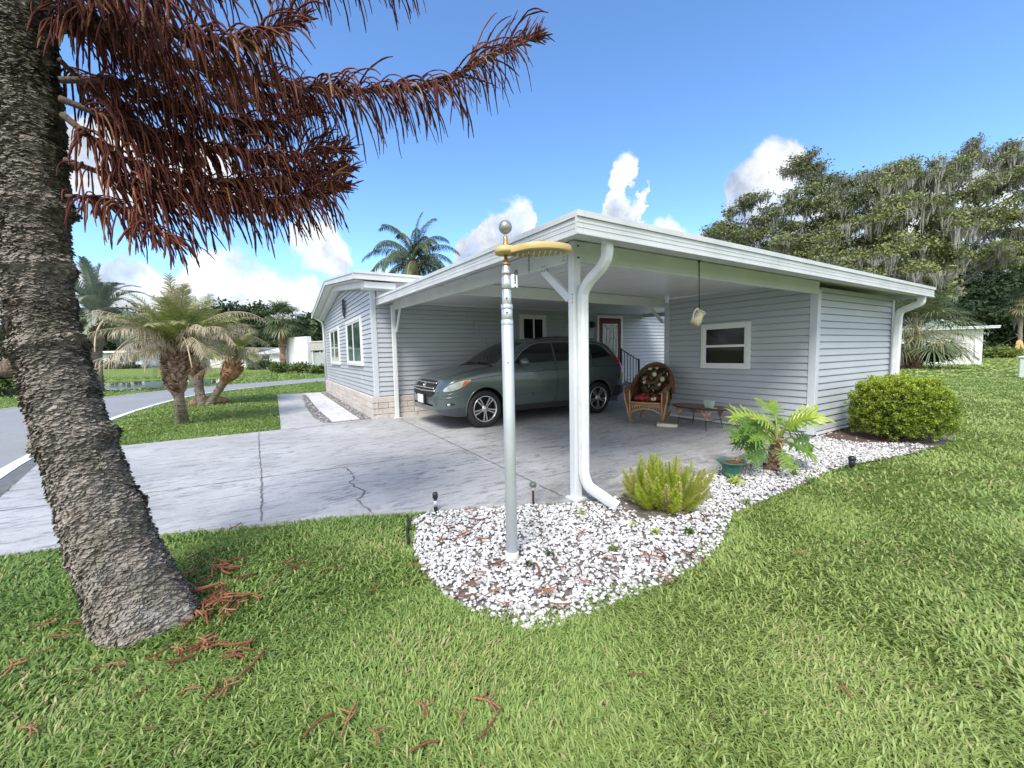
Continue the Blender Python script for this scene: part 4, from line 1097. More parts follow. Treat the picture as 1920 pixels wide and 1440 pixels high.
# root flare towards the lawn
flare = np.exp(-QQ/.12)
rad = Rr[:,None]*np.ones_like(TT_) + disp + flare*(.030*np.sin(TT_*5+1.)+.018*np.sin(TT_*3)+.015)
Tn = np.gradient(C_, axis=0); Tn /= np.linalg.norm(Tn, axis=1)[:,None]
Nn = np.cross(Tn, (0,1,0)); Nn /= np.linalg.norm(Nn, axis=1)[:,None]; Bn = np.cross(Tn, Nn)
Vt = C_[:,None,:] + rad[...,None]*(np.cos(TT_)[...,None]*Nn[:,None,:] + np.sin(TT_)[...,None]*Bn[:,None,:])
I = np.arange(len(q_)*nA_).reshape(len(q_), nA_); J = np.roll(I, -1, 1)
Ft = np.stack([I[:-1], J[:-1], J[1:], I[1:]], -1).reshape(-1, 4)
def barkm():
    t = NT('scaly_pine_bark'); v = t.coords(); a = t.n('ShaderNodeAttribute'); a.attribute_name = 'tint'
    f = t.noise(t.coords((1,1,3.2)), 30, 6, .7, .6); g = t.noise(v, 5, 5, .6); li = t.noise(v, 9, 6, .7)
    c = t.ramp(f, [(.28, (.125,.105,.088)), (.5, (.30,.262,.222)), (.68, (.46,.42,.365))])
    c = t.mix(t.ramp(g, [(.48, 0.), (.66, .65)]), c, (.15,.145,.09))
    g2 = t.noise(t.coords((1,1,2.2)), 3.1, 4, .6); c = t.mix(t.ramp(g2, [(.5, 0.), (.64, .6)]), c, (.07,.058,.048))
    c = t.mix(t.math('MULTIPLY', a.outputs['Fac'], t.ramp(li, [(.47, 0.), (.62, .85)])), c, (.42,.42,.39))
    return t.done(t.bsdf(c, .95, 0, t.bump(f, .9, .014), Specular_IOR_Level=.2))
BARK = barkm()
lich = np.clip(1.1 - QQ/.62, .12, 1)*np.clip(.55+.6*np.cos(TT_-.6), .15, 1)
# loose bark scales, curled out at the lower lip
nf = 36000
fi = (NR.random(nf)*530).astype(int).clip(2, len(q_)-3); fa = NR.uniform(0, 2*pi, nf); ja = (fa/(2*pi)*nA_).astype(int) % nA_
Pb = Vt[fi, ja]; No = np.cos(th[ja])[:,None]*Nn[fi] + np.sin(th[ja])[:,None]*Bn[fi]; Ta = np.cross(Tn[fi], No)
roll = NR.normal(0, .30, nf)[:,None]; ax_ = Ta*np.cos(roll) + Tn[fi]*np.sin(roll); dn = -Tn[fi]*np.cos(roll) + Ta*np.sin(roll)
L_ = NR.uniform(.005, .017, nf)[:,None]; H_ = NR.uniform(.003, .009, nf)[:,None]; out = NR.uniform(.002, .012, nf)[:,None]
b0 = Pb - ax_*L_*.9 - No*.003; b1 = Pb + ax_*L_*.9 - No*.003; m0 = Pb - ax_*L_ + dn*H_*.7 + No*out*.7; m1 = Pb + ax_*L_*.8 + dn*H_*.8 + No*out*.8; e0 = Pb - ax_*L_*.5 + dn*H_*1.3 + No*out*1.2; e1 = Pb + ax_*L_*.35 + dn*H_*1.5 + No*out*1.3
Vf = np.stack([b0,b1,m0,m1,e0,e1], 1).reshape(-1, 3); i6 = (np.arange(nf)*6)[:,None]
Ff = np.concatenate([i6+np.array([[0,1,3,2]]), i6+np.array([[2,3,5,4]])])
lf_ = np.repeat(lich[fi, ja]*.9, 6)
bulk('trunk', np.concatenate([Vt.reshape(-1,3), Vf]), np.concatenate([Ft, Ff+Vt.shape[0]*Vt.shape[1]]), np.concatenate([lich.ravel(), lf_]), BARK, pine, smooth=False)
# knots left by shed limbs
KN = plain('knot_wood', (.17,.13,.10), .95, var=.5, scale=30, bump=1., bdist=.02)
for (px, py, r, lab) in ((18,690,.040,1),):
    if r == 0: continue
    c = pD(px, py, PD-.02); o_ = nrm(c - C_[np.argmin(np.linalg.norm(C_-c, axis=1))])
    mb = MB(); mb.tube([c-o_*.05, c+o_*.0, c+o_*.03, c+o_*.05], [r*1.4, r*1.1, r, r*.6], 12); mb.build('knot', KN, pine)
# rope-like branchlets
def ropes(specs, ns=8, nsd=5):
    """specs: rows of base, initial direction, length, radius, sag, tint"""
    B0 = np.array([s[0] for s in specs]); D0 = np.array([s[1] for s in specs]); Ln = np.array([s[2] for s in specs]); rr = np.array([s[3] for s in specs]); sg = np.array([s[4] for s in specs]); tn = np.array([s[5] for s in specs])
    n = len(specs); pts = [B0]; d = D0/np.linalg.norm(D0, axis=1)[:,None]; p = B0.copy(); dirs = [d]
    for k in range(ns):
        p = p + d*(Ln/ns)[:,None]; pts.append(p)
        wobble = NR.normal(0, .075, (n, 3))
        d = d + np.array([0,0,-1.])*sg[:,None]/ns + wobble; d = d/np.linalg.norm(d, axis=1)[:,None]; dirs.append(d)
    Pn = np.stack(pts, 1); Dn = np.stack(dirs, 1)
    S = np.cross(Dn, np.array([.3,.5,.13])); S /= np.linalg.norm(S, axis=2)[...,None]; U = np.cross(Dn, S)
    f = np.linspace(0, 1, ns+1); taper = (1-.12*f)*np.where(f > .95, .45, 1)
    V = []
    for j in range(nsd):
        a = 2*pi*j/nsd; wob = 1+.22*np.cos(np.arange(ns+1)*pi+j*2.)
        V.append(Pn + (rr[:,None]*taper*wob)[...,None]*(cos(a)*S+sin(a)*U))
    V = np.stack(V, 2).reshape(-1, 3); k = np.arange(n*(ns+1)*nsd).reshape(n, ns+1, nsd); kj = np.roll(k, -1, 2)
    F = np.stack([k[:,:-1], kj[:,:-1], kj[:,1:], k[:,1:]], -1).reshape(-1, 4)
    return V, F, np.repeat(tn, (ns+1)*nsd)
def ropemat():
    t = NT('dead_branchlet'); a = t.n('ShaderNodeAttribute'); a.attribute_name = 'tint'; f = t.noise(t.coords(), 160, 3, .7)
    c = t.ramp(a.outputs['Fac'], [(0, (.055,.013,.010)), (.5, (.125,.033,.021)), (.75, (.215,.072,.038)), (1, (.44,.22,.11))])
    c = t.mix(t.ramp(f, [(.4, .55), (.6, 0.)]), c, (.05,.012,.008))
    b = t.bsdf(c, .8, 0, t.bump(f, .7, .006), Specular_IOR_Level=.25)
    return t.done(b)
ROPE = ropemat()
BOUGH = plain('bough_wood', (.10,.072,.055), .95, var=.4, scale=60, bump=.8, bdist=.008)
# boughs: photograph points with distance along the view, thickness, number of branchlets, length range, tip lift
BOUGHS = [
 ([(105,40,2.02),(250,95,2.1),(460,148,2.22),(570,168,2.32),(690,172,2.42),(800,163,2.5),(835,153,2.52),(900,118,2.56),(960,88,2.6),(1008,68,2.62)], .020, 300, (.20,.36), .12),
 ([(112,185,2.0),(240,235,2.12),(380,275,2.25),(500,300,2.36),(590,290,2.46),(640,282,2.5)], .017, 230, (.16,.28), .05),
 ([(118,215,2.0),(220,300,2.05),(330,330,2.15),(450,345,2.25),(560,335,2.36),(648,318,2.45)], .017, 260, (.14,.25), .05),
 ([(122,300,2.0),(220,335,2.06),(290,366,2.1),(350,375,2.15),(430,370,2.22),(520,378,2.3),(600,372,2.38),(640,352,2.42)], .015, 230, (.16,.30), .02),
 ([(126,368,2.0),(195,372,1.98),(250,398,1.96),(290,430,1.95),(330,452,1.96)], .011, 70, (.13,.22), 0),
 ([(112,150,2.02),(240,150,2.14),(350,205,2.25),(470,240,2.36),(560,222,2.5),(588,213,2.52)], .016, 200, (.16,.28), .05),
 ([(104,60,2.0),(200,40,1.85),(330,60,1.8),(450,80,1.85),(530,60,1.95),(565,35,2.0)], .016, 210, (.16,.28), .08),
 ([(90,-60,2.0),(140,-40,1.7),(230,-30,1.5),(330,-25,1.42),(430,-35,1.42)], .017, 190, (.13,.22), 0),
 ([(90,-90,2.0),(300,-60,2.2),(520,-55,2.4),(700,-50,2.55),(800,-45,2.6),(850,-55,2.62)], .016, 190, (.14,.26), 0),
 ([(95,10,2.05),(200,60,2.3),(300,130,2.5),(400,190,2.7),(500,190,2.9),(590,160,3.05)], .016, 170, (.18,.28), 0),
 ([(85,-200,2.0),(260,-160,2.2),(430,-150,2.4),(600,-150,2.6)], .015, 120, (.2,.3), 0),
 ([(40,-90,1.9),(60,-70,1.5),(100,-55,1.3),(170,-50,1.18)], .014, 90, (.11,.17), 0),
 ([(110,110,2.05),(170,170,2.2),(230,215,2.35),(300,280,2.5),(360,300,2.6)], .013, 110, (.16,.26), 0),
]
for bi, (pts, r, nrp, (l0, l1), lift) in enumerate(BOUGHS):
    W_ = np.array([pD(a, b, d) for a, b, d in pts]); L = np.array(smooth_line([tuple(w) for w in W_], 2)); 
    mb = MB(); mb.tube(L, list(np.linspace(r, r*.35, len(L))), 7); bough = mb.build('branch', BOUGH, pine)
    dd = np.r_[0, np.cumsum(np.linalg.norm(np.diff(L, axis=0), axis=1))]; tot = dd[-1]
    sp = []
    for k in range(int(nrp*1.95)):
        f = (.04 + .96*RNG.random()**.9); s = f*tot; p = np.array([np.interp(s, dd, L[:,i]) for i in range(3)])
        p2 = np.array([np.interp(min(s+.05, tot), dd, L[:,i]) for i in range(3)]); p1 = np.array([np.interp(max(s-.05, 0), dd, L[:,i]) for i in range(3)])
        t_ = nrm(p2-p1); sd_ = nrm(np.cross(t_, (0,0,1)))*RNG.choice((-1, 1)); tip = f > .93
        d0 = nrm(t_*(RNG.uniform(.25,.8) if not tip else 1.3) + sd_*RNG.uniform(.1,1.2)*(1 if not tip else .35) + np.array([0,0,1])*RNG.uniform(-.15,.55))
        ln = RNG.uniform(l0*.6, l1*1.15)*1.32*(1.0 if not tip else .5)*(1.05-.35*f)
        sag = RNG.uniform(1.8, 4.2) if not tip else RNG.uniform(0, .8)
        if lift and f > .80 and RNG.random() < .45: d0 = nrm(d0*.6 + np.array([0,0,1])*.7); sag *= .45
        sp.append((p, d0, ln, RNG.choice((.0030,.0036,.0042,.0048,.0056)), sag*RNG.uniform(.6,1.3), min(1, max(0, RNG.gauss(.45, .27)))))
    # terminal tuft
    t_ = nrm(L[-1]-L[-4])
    for k in range(14):
        d0 = nrm(t_ + .35*np.array([RNG.gauss(0,1), RNG.gauss(0,1), RNG.gauss(0,1)])); sp.append((L[-1]-t_*RNG.uniform(0,.05), d0, RNG.uniform(.05,.10), .0055, .3, RNG.uniform(.2,.6)))
    V, F, T = ropes(sp); bulk('branchlets', V, F, T, ROPE, bough, smooth=True)
# shed branchlets: each one an object
def twig_mesh(kind):
    """a short chain of dead branchlets, some forked, lying nearly flat"""
    sp = []; a = 0.; L = RNG.uniform(.10, .20)
    def one(p, a, L, curl):
        pts = [np.array(p)]; 
        for k in range(8): 
            a += curl/8; pts.append(pts[-1] + np.array([cos(a), sin(a), RNG.uniform(-.12,.14)])*L/8)
        return pts
    mb = MB(); main = one((0,0,0), 0, L, RNG.uniform(-1.2,1.2)); t_ = RNG.uniform(.65,1.05)
    r = RNG.uniform(.0045,.0065)
    def rope(pts, r):
        P_ = []; 
        for i in range(len(pts)-1): P_ += [pts[i], (pts[i]+pts[i+1])/2]
        P_.append(pts[-1]); mb.tube(P_, [r*(1+.2*(-1)**i)*(.5 if i in (0, len(P_)-1) else 1) for i in range(len(P_))], 6, tint=t_)
    rope(main, r)
    if kind > 0:
        for k in range(kind):
            i = RNG.randint(2, 6); rope(one(main[i], RNG.uniform(.4,1.0)*RNG.choice((-1,1)), L*RNG.uniform(.35,.6), RNG.uniform(-.6,.6)), r*.85)
    o = mb.build('pine_twig', ROPE); COL.objects.unlink(o); return o.data
TW = [twig_mesh(k) for k in (0,0,0,1,1,2,3)]
def twig(x, y, z, rz, sc, label, group, mesh=None, tilt=0):
    o = bpy.data.objects.new('pine_twig', mesh or RNG.choice(TW)); COL.objects.link(o)
    o.location = (x, y, z); o.rotation_euler = (RNG.uniform(-.15,.15), tilt, rz); o.scale = (sc*.74,)*3
    tag(o, label, 'twig', group)
for k in range(46):   # heap against the root
    p = gp(RNG.gauss(408, 24), RNG.gauss(1120, 30), GZ); 
    twig(p[0], p[1], GZ+.035+RNG.uniform(0,.05), RNG.uniform(-2.2,-.6)+.3*RNG.gauss(0,1), RNG.uniform(.9,1.5), 'rust brown shed pine twig heaped against the foot of the leaning trunk', 'twigs heaped at the trunk foot')
for k in range(16):
    p = gp(RNG.uniform(255, 440), RNG.uniform(1205, 1260), GZ); twig(p[0], p[1], GZ+.05, RNG.uniform(-.9,.5), RNG.uniform(.8,1.3), 'orange brown shed pine twig on the grass just in front of the trunk', 'twigs in front of the trunk')
for (x, y) in [(20,1260),(60,1248),(90,1215),(120,1195),(150,1180),(60,1200),(200,1270),(165,1285),(30,1395),(245,1340),(330,1330),(385,1340),(450,1290),(420,1295),(640,1410),(690,1395),(570,1412),(860,1395),(900,1412),(600,1090),(625,1085),(690,1125),(770,1075),(540,1080),(560,1075),(505,1110),(430,1005),(470,1130),(520,1075),(885,1335),(1180,1290),(1300,1060),(1322,1075),(780,1340),(1490,1055),(1600,1340),(770,1440),(270,1390)]:
    p = gp(x, y, GZ); twig(p[0], p[1], GZ+.055, RNG.uniform(-1,1.2), RNG.uniform(.6,1.25), 'rust brown shed pine twig lying alone in the green lawn', 'twigs scattered over the lawn')
for (x, y) in [(870,960),(880,975),(840,1000),(865,1005),(850,1015),(890,1010),(820,1020),(920,1060),(880,1080),(905,1065),(865,1100),(930,1065),(850,1120),(1010,1085),(1050,1075),(1075,1085),(1090,1080),(1000,1110),(1030,1135),(1010,1120),(1200,1045),(1215,1060),(1225,1080),(1250,1050),(1240,1040),(1160,1060),(910,1120),(930,1130),(1320,975),(1290,978),(1080,1010),(1150,975),(1130,985)]:
    p = gp(x, y, GZ+.05); twig(p[0], p[1], GZ+.062, RNG.uniform(-1.2,1.4), RNG.uniform(.7,1.35), 'rust brown shed pine twig lying on the white stones', 'twigs lying on the stone bed', mesh=RNG.choice(TW[2:]))
# ------------------------------------------------------------------ plant builders
class Leaves:
    """collects equal quads with one tint each"""
    def __init__(s): s.V = []; s.T = []; s.n = 0
    def q(s, a, b, c, d, t): s.V += [a, b, c, d]; s.T += [t]*4
    def arr(s, Q, t):
        """Q (n,4,3)"""
        s.V.append(None); s.V.pop(); s.A = getattr(s, 'A', []); s.A.append((Q.reshape(-1,3), np.repeat(t, 4)))
    def build(s, name, m, parent=None, smooth=False, **kw):
        A = getattr(s, 'A', [])
        V = [np.array(s.V, float).reshape(-1,3)] + [a for a, _ in A]; T = [np.array(s.T, float)] + [t for _, t in A]
        V = np.concatenate(V); T = np.concatenate(T)
        return bulk(name, V, np.arange(len(V)).reshape(-1,4), T, m, parent, smooth, **kw)
def feather(lv, wood, base, az, el, L, droop, n, ll, tint, ldroop=.5, w=.02, spread=.8, fold=.15, jit=.06, tipfrac=.45, twist=0., rw=.012, ns=14, dead=0.):
    p = np.array(base, float); d = V3(cos(az)*cos(el), sin(az)*cos(el), sin(el)); pts = [p.copy()]; ds = [d.copy()]
    for k in range(ns):
        p = p + d*L/ns; pts.append(p.copy()); d = nrm(d + V3(0,0,-droop/ns*(.4+1.2*k/ns))); ds.append(d.copy())
    pts = np.array(pts); ds = np.array(ds)
    if wood is not None: wood.tube(pts, list(np.linspace(rw, rw*.25, len(pts))), 5, tint=tint)
    f = np.linspace(.14, 1., n); 
    for s in (-1, 1):
        x = f*ns; i = np.clip(x.astype(int), 0, ns-1); fr = (x-i)[:,None]
        B = pts[i]*(1-fr)+pts[i+1]*fr; T = ds[i]
        S = np.cross(T, (0,0,1)); S /= np.linalg.norm(S, axis=1)[:,None]+1e-9; U = np.cross(S, T)
        D = T*(.45+.5*f[:,None]) + s*S*spread + U*fold + NR.normal(0, jit, (n,3)); D /= np.linalg.norm(D, axis=1)[:,None]
        ln = ll*(np.sin(pi*np.clip(.12+.80*f, 0, 1))**.6*(1-tipfrac*f)+.12)*NR.uniform(.85,1.1,n)
        W = np.cross(D, U); W /= np.linalg.norm(W, axis=1)[:,None]+1e-9; W = W*w/2
        m = B + D*(ln*.5)[:,None] + V3(0,0,-1)*(ln*ldroop*.12)[:,None]; D2 = D + V3(0,0,-ldroop); D2 /= np.linalg.norm(D2, axis=1)[:,None]
        e = m + D2*(ln*.5)[:,None]
        tt = np.clip(tint + NR.normal(0, .07, n) + dead*(f > .55)*NR.random(n), 0, 1)
        lv.arr(np.stack([B-W*.6, B+W*.6, m+W, m-W], 1), tt); lv.arr(np.stack([m-W, m+W, e+W*.15, e-W*.15], 1), tt)
def fan(lv, wood, base, az, el, Lp, Rl, tint, nb=26, arc=radians(230), droop=.4, w=.04, curl=.5):
    """costapalmate leaf: a petiole and a pleated fan of blades with drooping tips"""
    p = np.array(base, float); d = V3(cos(az)*cos(el), sin(az)*cos(el), sin(el)); pts = [p.copy()]
    for k in range(6): p = p + d*Lp/6; pts.append(p.copy()); d = nrm(d + V3(0,0,-droop/6))
    if wood is not None: wood.tube(pts, list(np.linspace(.022, .010, 7)), 5, tint=tint)
    S = nrm(np.cross(d, (0,0,1))); U = np.cross(S, d)
    a = np.linspace(-arc/2, arc/2, nb) + NR.normal(0, .03, nb)
    D = np.cos(a)[:,None]*d + np.sin(a)[:,None]*S + U*(.18*np.abs(np.sin(a)))[:,None] + NR.normal(0, .04, (nb,3)); D /= np.linalg.norm(D, axis=1)[:,None]
    ln = Rl*(.72+.28*np.cos(a*.75))*NR.uniform(.9,1.08,nb)
    W = np.cross(D, U); W /= np.linalg.norm(W, axis=1)[:,None]+1e-9; W *= w/2
    B = np.repeat(p[None], nb, 0); m = B + D*(ln*.5)[:,None] + V3(0,0,-1)*(ln*.03*curl)[:,None]
    D2 = D + V3(0,0,-curl)*NR.uniform(.5,1.5,(nb,1)); D2 /= np.linalg.norm(D2, axis=1)[:,None]; e = m + D2*(ln*.32)[:,None]
    D3 = D2 + V3(0,0,-curl*1.2); D3 /= np.linalg.norm(D3, axis=1)[:,None]; e2 = e + D3*(ln*.22)[:,None]
    tt = np.clip(tint + NR.normal(0, .06, nb), 0, 1)
    lv.arr(np.stack([B-W*.4, B+W*.4, m+W, m-W], 1), tt); lv.arr(np.stack([m-W, m+W, e+W*.6, e-W*.6], 1), tt); lv.arr(np.stack([e-W*.6, e+W*.6, e2+W*.1, e2-W*.1], 1), tt)
def trunk_mesh(name, path, radii, m, parent, n=16, rough=.04, bands=0., bandstep=.12, boots=0, bootlen=.1):
    P_ = np.array(smooth_line([tuple(p) for p in path], 2)); d = np.r_[0, np.cumsum(np.linalg.norm(np.diff(P_, axis=0), axis=1))]
    k = max(24, int(d[-1]/.06)); q = np.linspace(0, d[-1], k); C = np.stack([np.interp(q, d, P_[:,i]) for i in range(3)], 1)
    d0 = np.r_[0, np.cumsum(np.linalg.norm(np.diff(np.array(path), axis=0), axis=1))]; r = np.interp(q/d[-1]*d0[-1], d0, radii)
    T = np.gradient(C, axis=0); T /= np.linalg.norm(T, axis=1)[:,None]; N = np.cross(T, (0,1,.01)); N /= np.linalg.norm(N, axis=1)[:,None]; B = np.cross(T, N)
    a = np.linspace(0, 2*pi, n, endpoint=False); rr = r[:,None]*(1 + rough*NR.normal(0, 1, (k, n)) + bands*(((q/bandstep) % 1)[:,None]-.5))
    V = C[:,None] + rr[...,None]*(np.cos(a)[None,:,None]*N[:,None]+np.sin(a)[None,:,None]*B[:,None])
    mb = MB(); mb.grid(V, 0, True, closed=True, tint=.5)
    for _ in range(boots):     # old leaf bases
        i = RNG.randrange(1, k-1); j = RNG.uniform(0, 2*pi); o = cos(j)*N[i]+sin(j)*B[i]; s = np.cross(T[i], o); b = C[i]+o*r[i]*.85; L = bootlen*RNG.uniform(.6,1.3); wd = bootlen*.32
        e = b + o*L*.55 + T[i]*L*RNG.uniform(.5,.95)
        mb.add([b-s*wd, b+s*wd, e+s*wd*.45, e-s*wd*.45, b-s*wd*.8-o*.02+T[i]*.03, b+s*wd*.8-o*.02+T[i]*.03, e+s*wd*.4+T[i]*.012, e-s*wd*.4+T[i]*.012], [(0,1,2,3),(7,6,5,4),(0,3,7,4),(1,5,6,2),(3,2,6,7)], 0, False, RNG.random())
    return mb.build(name, m, parent)
def woodmat(name, lo, mid, hi, sc=8, stretch=(1,1,4)):
    t = NT(name); f = t.noise(t.coords(stretch), sc, 6, .7); a = t.n('ShaderNodeAttribute'); a.attribute_name = 'tint'
    c = t.ramp(t.math('ADD', f, t.math('MULTIPLY', t.math('SUBTRACT', a.outputs['Fac'], .5), .35)), [(.3, lo), (.5, mid), (.7, hi)])
    return t.done(t.bsdf(c, .95, 0, t.bump(f, .8, .03), Specular_IOR_Level=.2))
PTR = woodmat('palm_trunk_grey', (.10,.08,.065), (.24,.20,.165), (.38,.34,.29))
PBOOT = woodmat('palm_boots_brown', (.07,.042,.03), (.22,.135,.09), (.50,.38,.29), 14)
PORA = woodmat('palm_trunk_orange', (.16,.085,.045), (.33,.19,.105), (.46,.30,.19), 6, (1,1,.6))
OAKB = woodmat('oak_bark', (.06,.055,.05), (.14,.13,.12), (.25,.235,.215), 5, (1,1,.5))
STALK = foliage('frond_stalk', [(0,(.10,.13,.05)),(.5,(.26,.25,.12)),(1,(.50,.40,.28))], .6, 0)
DATE = foliage('date_frond', [(0,(.09,.14,.03)),(.3,(.21,.28,.06)),(.5,(.33,.36,.12)),(.64,(.40,.35,.22)),(1,(.60,.50,.40))], .5, .25)
QUEEN = foliage('queen_palm_frond', [(0,(.035,.062,.032)),(.5,(.075,.115,.055)),(.75,(.13,.15,.075)),(1,(.24,.19,.12))], .5, .25)
PINDO = foliage('pindo_frond', [(0,(.09,.125,.09)),(.5,(.19,.245,.19)),(.8,(.34,.38,.31)),(1,(.42,.37,.28))], .5, .22)
SABAL = foliage('sabal_leaf', [(0,(.035,.060,.025)),(.5,(.085,.13,.055)),(.8,(.18,.22,.115)),(1,(.34,.29,.17))], .5, .22)

# queen palm standing behind the home
qb = pD(775, 510, 25.5); qp = thing('queen_palm', 'tall queen palm with drooping feathery crown behind the home roof', 'palm', (qb[0], qb[1], GZ))
ct = pD(777, 497, 25.5)
trunk_mesh('trunk', [(qb[0],qb[1],GZ), (qb[0]+.1,qb[1],ct[2]*.6), tuple(ct - V3(0,0,.2)), tuple(ct+V3(0,0,.25))], [.26,.24,.26,.14], PORA, qp, 14, .03, .06, .3)
lv, wd = Leaves(), MB()
for k in range(34):
    az = k*2.4+RNG.uniform(-.3,.3); t = k/34; el = radians(80-88*t+RNG.uniform(-8,8))
    feather(lv, wd, ct+V3(0,0,.35-.3*t), az, el, RNG.uniform(2.9,3.7), 2.0+.7*RNG.random(), 90, .66, .22+.62*t**2*RNG.uniform(.6,1.2), ldroop=2.6, w=.032, spread=.8, fold=.05, jit=.12, rw=.035)
lv.build('crown', QUEEN, qp); wd.build('frond_stalk', STALK, qp)

# date palms on the corner lawn
b = gp(342, 793, GZ); D0_ = 8.2
dp = thing('date_palm', 'single trunk date palm with half dead tan fronds on the corner lawn', 'palm', tuple(b))
path = [b, pD(338,760,8.15), pD(334,735,8.15), pD(328,700,8.15), pD(330,672,8.15), pD(334,655,8.15)]
trunk_mesh('trunk', path[:4]+[pD(329,690,8.15)], [.115,.082,.085,.13,.15], PTR, dp, 18, .07, .1, .05, 60, .06)
trunk_mesh('leaf_bases', [pD(335,742,8.15), pD(329,712,8.15), pD(330,675,8.15), pD(335,650,8.15)], [.085,.165,.235,.11], PBOOT, dp, 18, .09, .1, .06, 420, .15)
def date_crown(parent, c, n, Lr, seed, deadk, llen=.34, lean=None, w=.020):
    lv, wd = Leaves(), MB(); rs_ = random.Random(seed)
    for k in range(n):
        t = (k+.5)/n; az = k*2.39996+rs_.uniform(-.35,.35); dead = t > deadk+.08 or rs_.random() < .12; el = radians(84-75*t+rs_.uniform(-12,12)) if not dead else radians(rs_.uniform(-5,52))
        tint = rs_.uniform(.66,.95) if dead else rs_.uniform(.25,.52)
        L = rs_.uniform(*Lr)*((.62+.42*t) if not dead else 1.0)
        feather(lv, wd, np.array(c)+V3(0,0,.10-.22*t), az, el, L, rs_.uniform(.9,1.5) if not dead else rs_.uniform(.9,1.8), 72 if not dead else 58, llen*rs_.uniform(.8,1.1), tint, ldroop=.5 if not dead else 1.9, w=w*.75 if not dead else w*.42, spread=.75, fold=.15 if not dead else -.15, jit=.16 if not dead else .3, dead=.3 if not dead else 0, rw=.014)
    lv.build('crown', DATE, parent); wd.build('frond_stalk', STALK, parent)
date_crown(dp, pD(335,648,8.15), 60, (1.25,1.95), 3, .68)
# long broken tan stalks hanging off the crown
mb = MB()
for a, c_, e in (((300,640),(250,600),(195,690)),((300,650),(270,660),(272,700)),((340,640),(345,610),(360,690)),((195,600),(175,620),(178,660))):
    P0, P1, P2 = pD(*a, 8.0), pD(*c_, 7.6), pD(*e, 7.4); mb.tube([P0*(1-t)**2+2*P1*t*(1-t)+P2*t*t for t in np.linspace(0,1,10)], list(np.linspace(.018,.010,10)), 6, tint=1.)
mb.build('dead_stalk', STALK, dp)
b = gp(392, 757, GZ)
dq = thing('date_palm', 'two stemmed date palm with one trunk leaning right from a shared root mound', 'palm', tuple(b))
DD = 11.6
trunk_mesh('trunk', [pD(381,762,DD), pD(374,735,DD), pD(371,705,DD), pD(369,672,DD)], [.17,.115,.11,.11], PTR, dq, 14, .07, .1, .06, 60, .08)
trunk_mesh('trunk', [pD(392,760,DD), pD(403,742,DD), pD(418,718,DD), pD(434,694,DD), pD(440,680,DD)], [.12,.09,.10,.13,.12], PTR, dq, 14, .07, .1, .06, 60, .08)
trunk_mesh('leaf_bases', [pD(371,712,DD), pD(369,685,DD), pD(371,655,DD)], [.12,.20,.11], PBOOT, dq, 14, .09, .1, .06, 180, .15)
trunk_mesh('leaf_bases', [pD(420,716,DD), pD(434,694,DD), pD(441,676,DD)], [.12,.23,.12], PORA, dq, 14, .09, .1, .06, 160, .16)
mb = MB(); mb.ball((0,0,0), 1, n=16); c0 = gp(392, 757, GZ)
mb.v = [tuple(c0 + np.array([.52*x, .40*y, max(0, .22*z)])*(1+.12*RNG.random())) for x, y, z in mb.v]; mb.build('root_mound', PBOOT, dq)
date_crown(dq, pD(372,648,DD), 42, (1.5,2.25), 8, .64, .36)
date_crown(dq, pD(443,672,DD), 26, (.85,1.55), 12, .7, .30)

# blue-green pindo palm across the road
b = gp(174, 736, GZ); pp = thing('pindo_palm', 'blue green pindo palm with arching fronds beside the pond', 'palm', tuple(b)); DP = 17.2
trunk_mesh('trunk', [b, pD(175,700,DP), pD(172,665,DP), pD(176,630,DP), pD(182,605,DP)], [.36,.30,.31,.36,.2], PTR, pp, 16, .06, .1, .1, 140, .16)
lv, wd = Leaves(), MB()
for k in range(40):
    t = (k+.5)/40; az = k*2.4+RNG.uniform(-.2,.2); el = radians(86-88*t+RNG.uniform(-6,6))
    feather(lv, wd, pD(184,600,DP)+V3(0,0,.1-.3*t), az, el, RNG.uniform(1.9,2.6), 2.2, 54, .52, .30+.5*RNG.random()*(.6+.7*t), ldroop=.45, w=.045, spread=.6, fold=.35, jit=.05, rw=.025)
lv.build('crown', PINDO, pp); wd.build('frond_stalk', STALK, pp)

def sabal(name, label, base, path, radii, cpos, n, Lp, Rl, tint, m_trunk, el0=80, el1=-30, nb=24, w=.05, boots=60, group=None):
    s = thing(name, label, 'palm', tuple(base)); trunk_mesh('trunk', path, radii, m_trunk, s, 14, .06, .1, .12, boots, .22)
    lv, wd = Leaves(), MB()
    for k in range(n):
        t = (k+.5)/n; az = k*2.4+RNG.uniform(-.25,.25); el = radians(el0+(el1-el0)*t+RNG.uniform(-8,8))
        fan(lv, wd, np.array(cpos)+V3(0,0,.1-.3*t), az, el, RNG.uniform(.75,1.1)*Lp, RNG.uniform(.85,1.1)*Rl, np.clip(tint+RNG.uniform(-.15,.2)+.18*t, 0, 1), nb, radians(235), .5, w, .55)
    lv.build('crown', SABAL, s); wd.build('frond_stalk', STALK, s); return s
b = pD(532, 694, 37); b[2] = GZ
sabal('cabbage_palm', 'stout cabbage palm rising behind the left edge of the white block wall', b, [b, pD(530,660,37), pD(528,632,37), pD(529,612,37)], [.26,.22,.40,.28], pD(530,600,37), 34, 1.1, 1.15, .48, PBOOT, 86, -40, 22, .09, 160)
b = gp(1712, 691, GZ)
sabal('cabbage_palm', 'short fat cabbage palm with wide drooping fan leaves beside the white shed', b, [b, pD(1712,672,22.9), pD(1712,650,22.9), pD(1714,632,22.9)], [.36,.36,.34,.22], pD(1716,628,22.9), 54, 1.65, 1.5, .62, PBOOT, 86, -22, 34, .05, 260)
b = pD(1912, 672, 37); b[2] = GZ
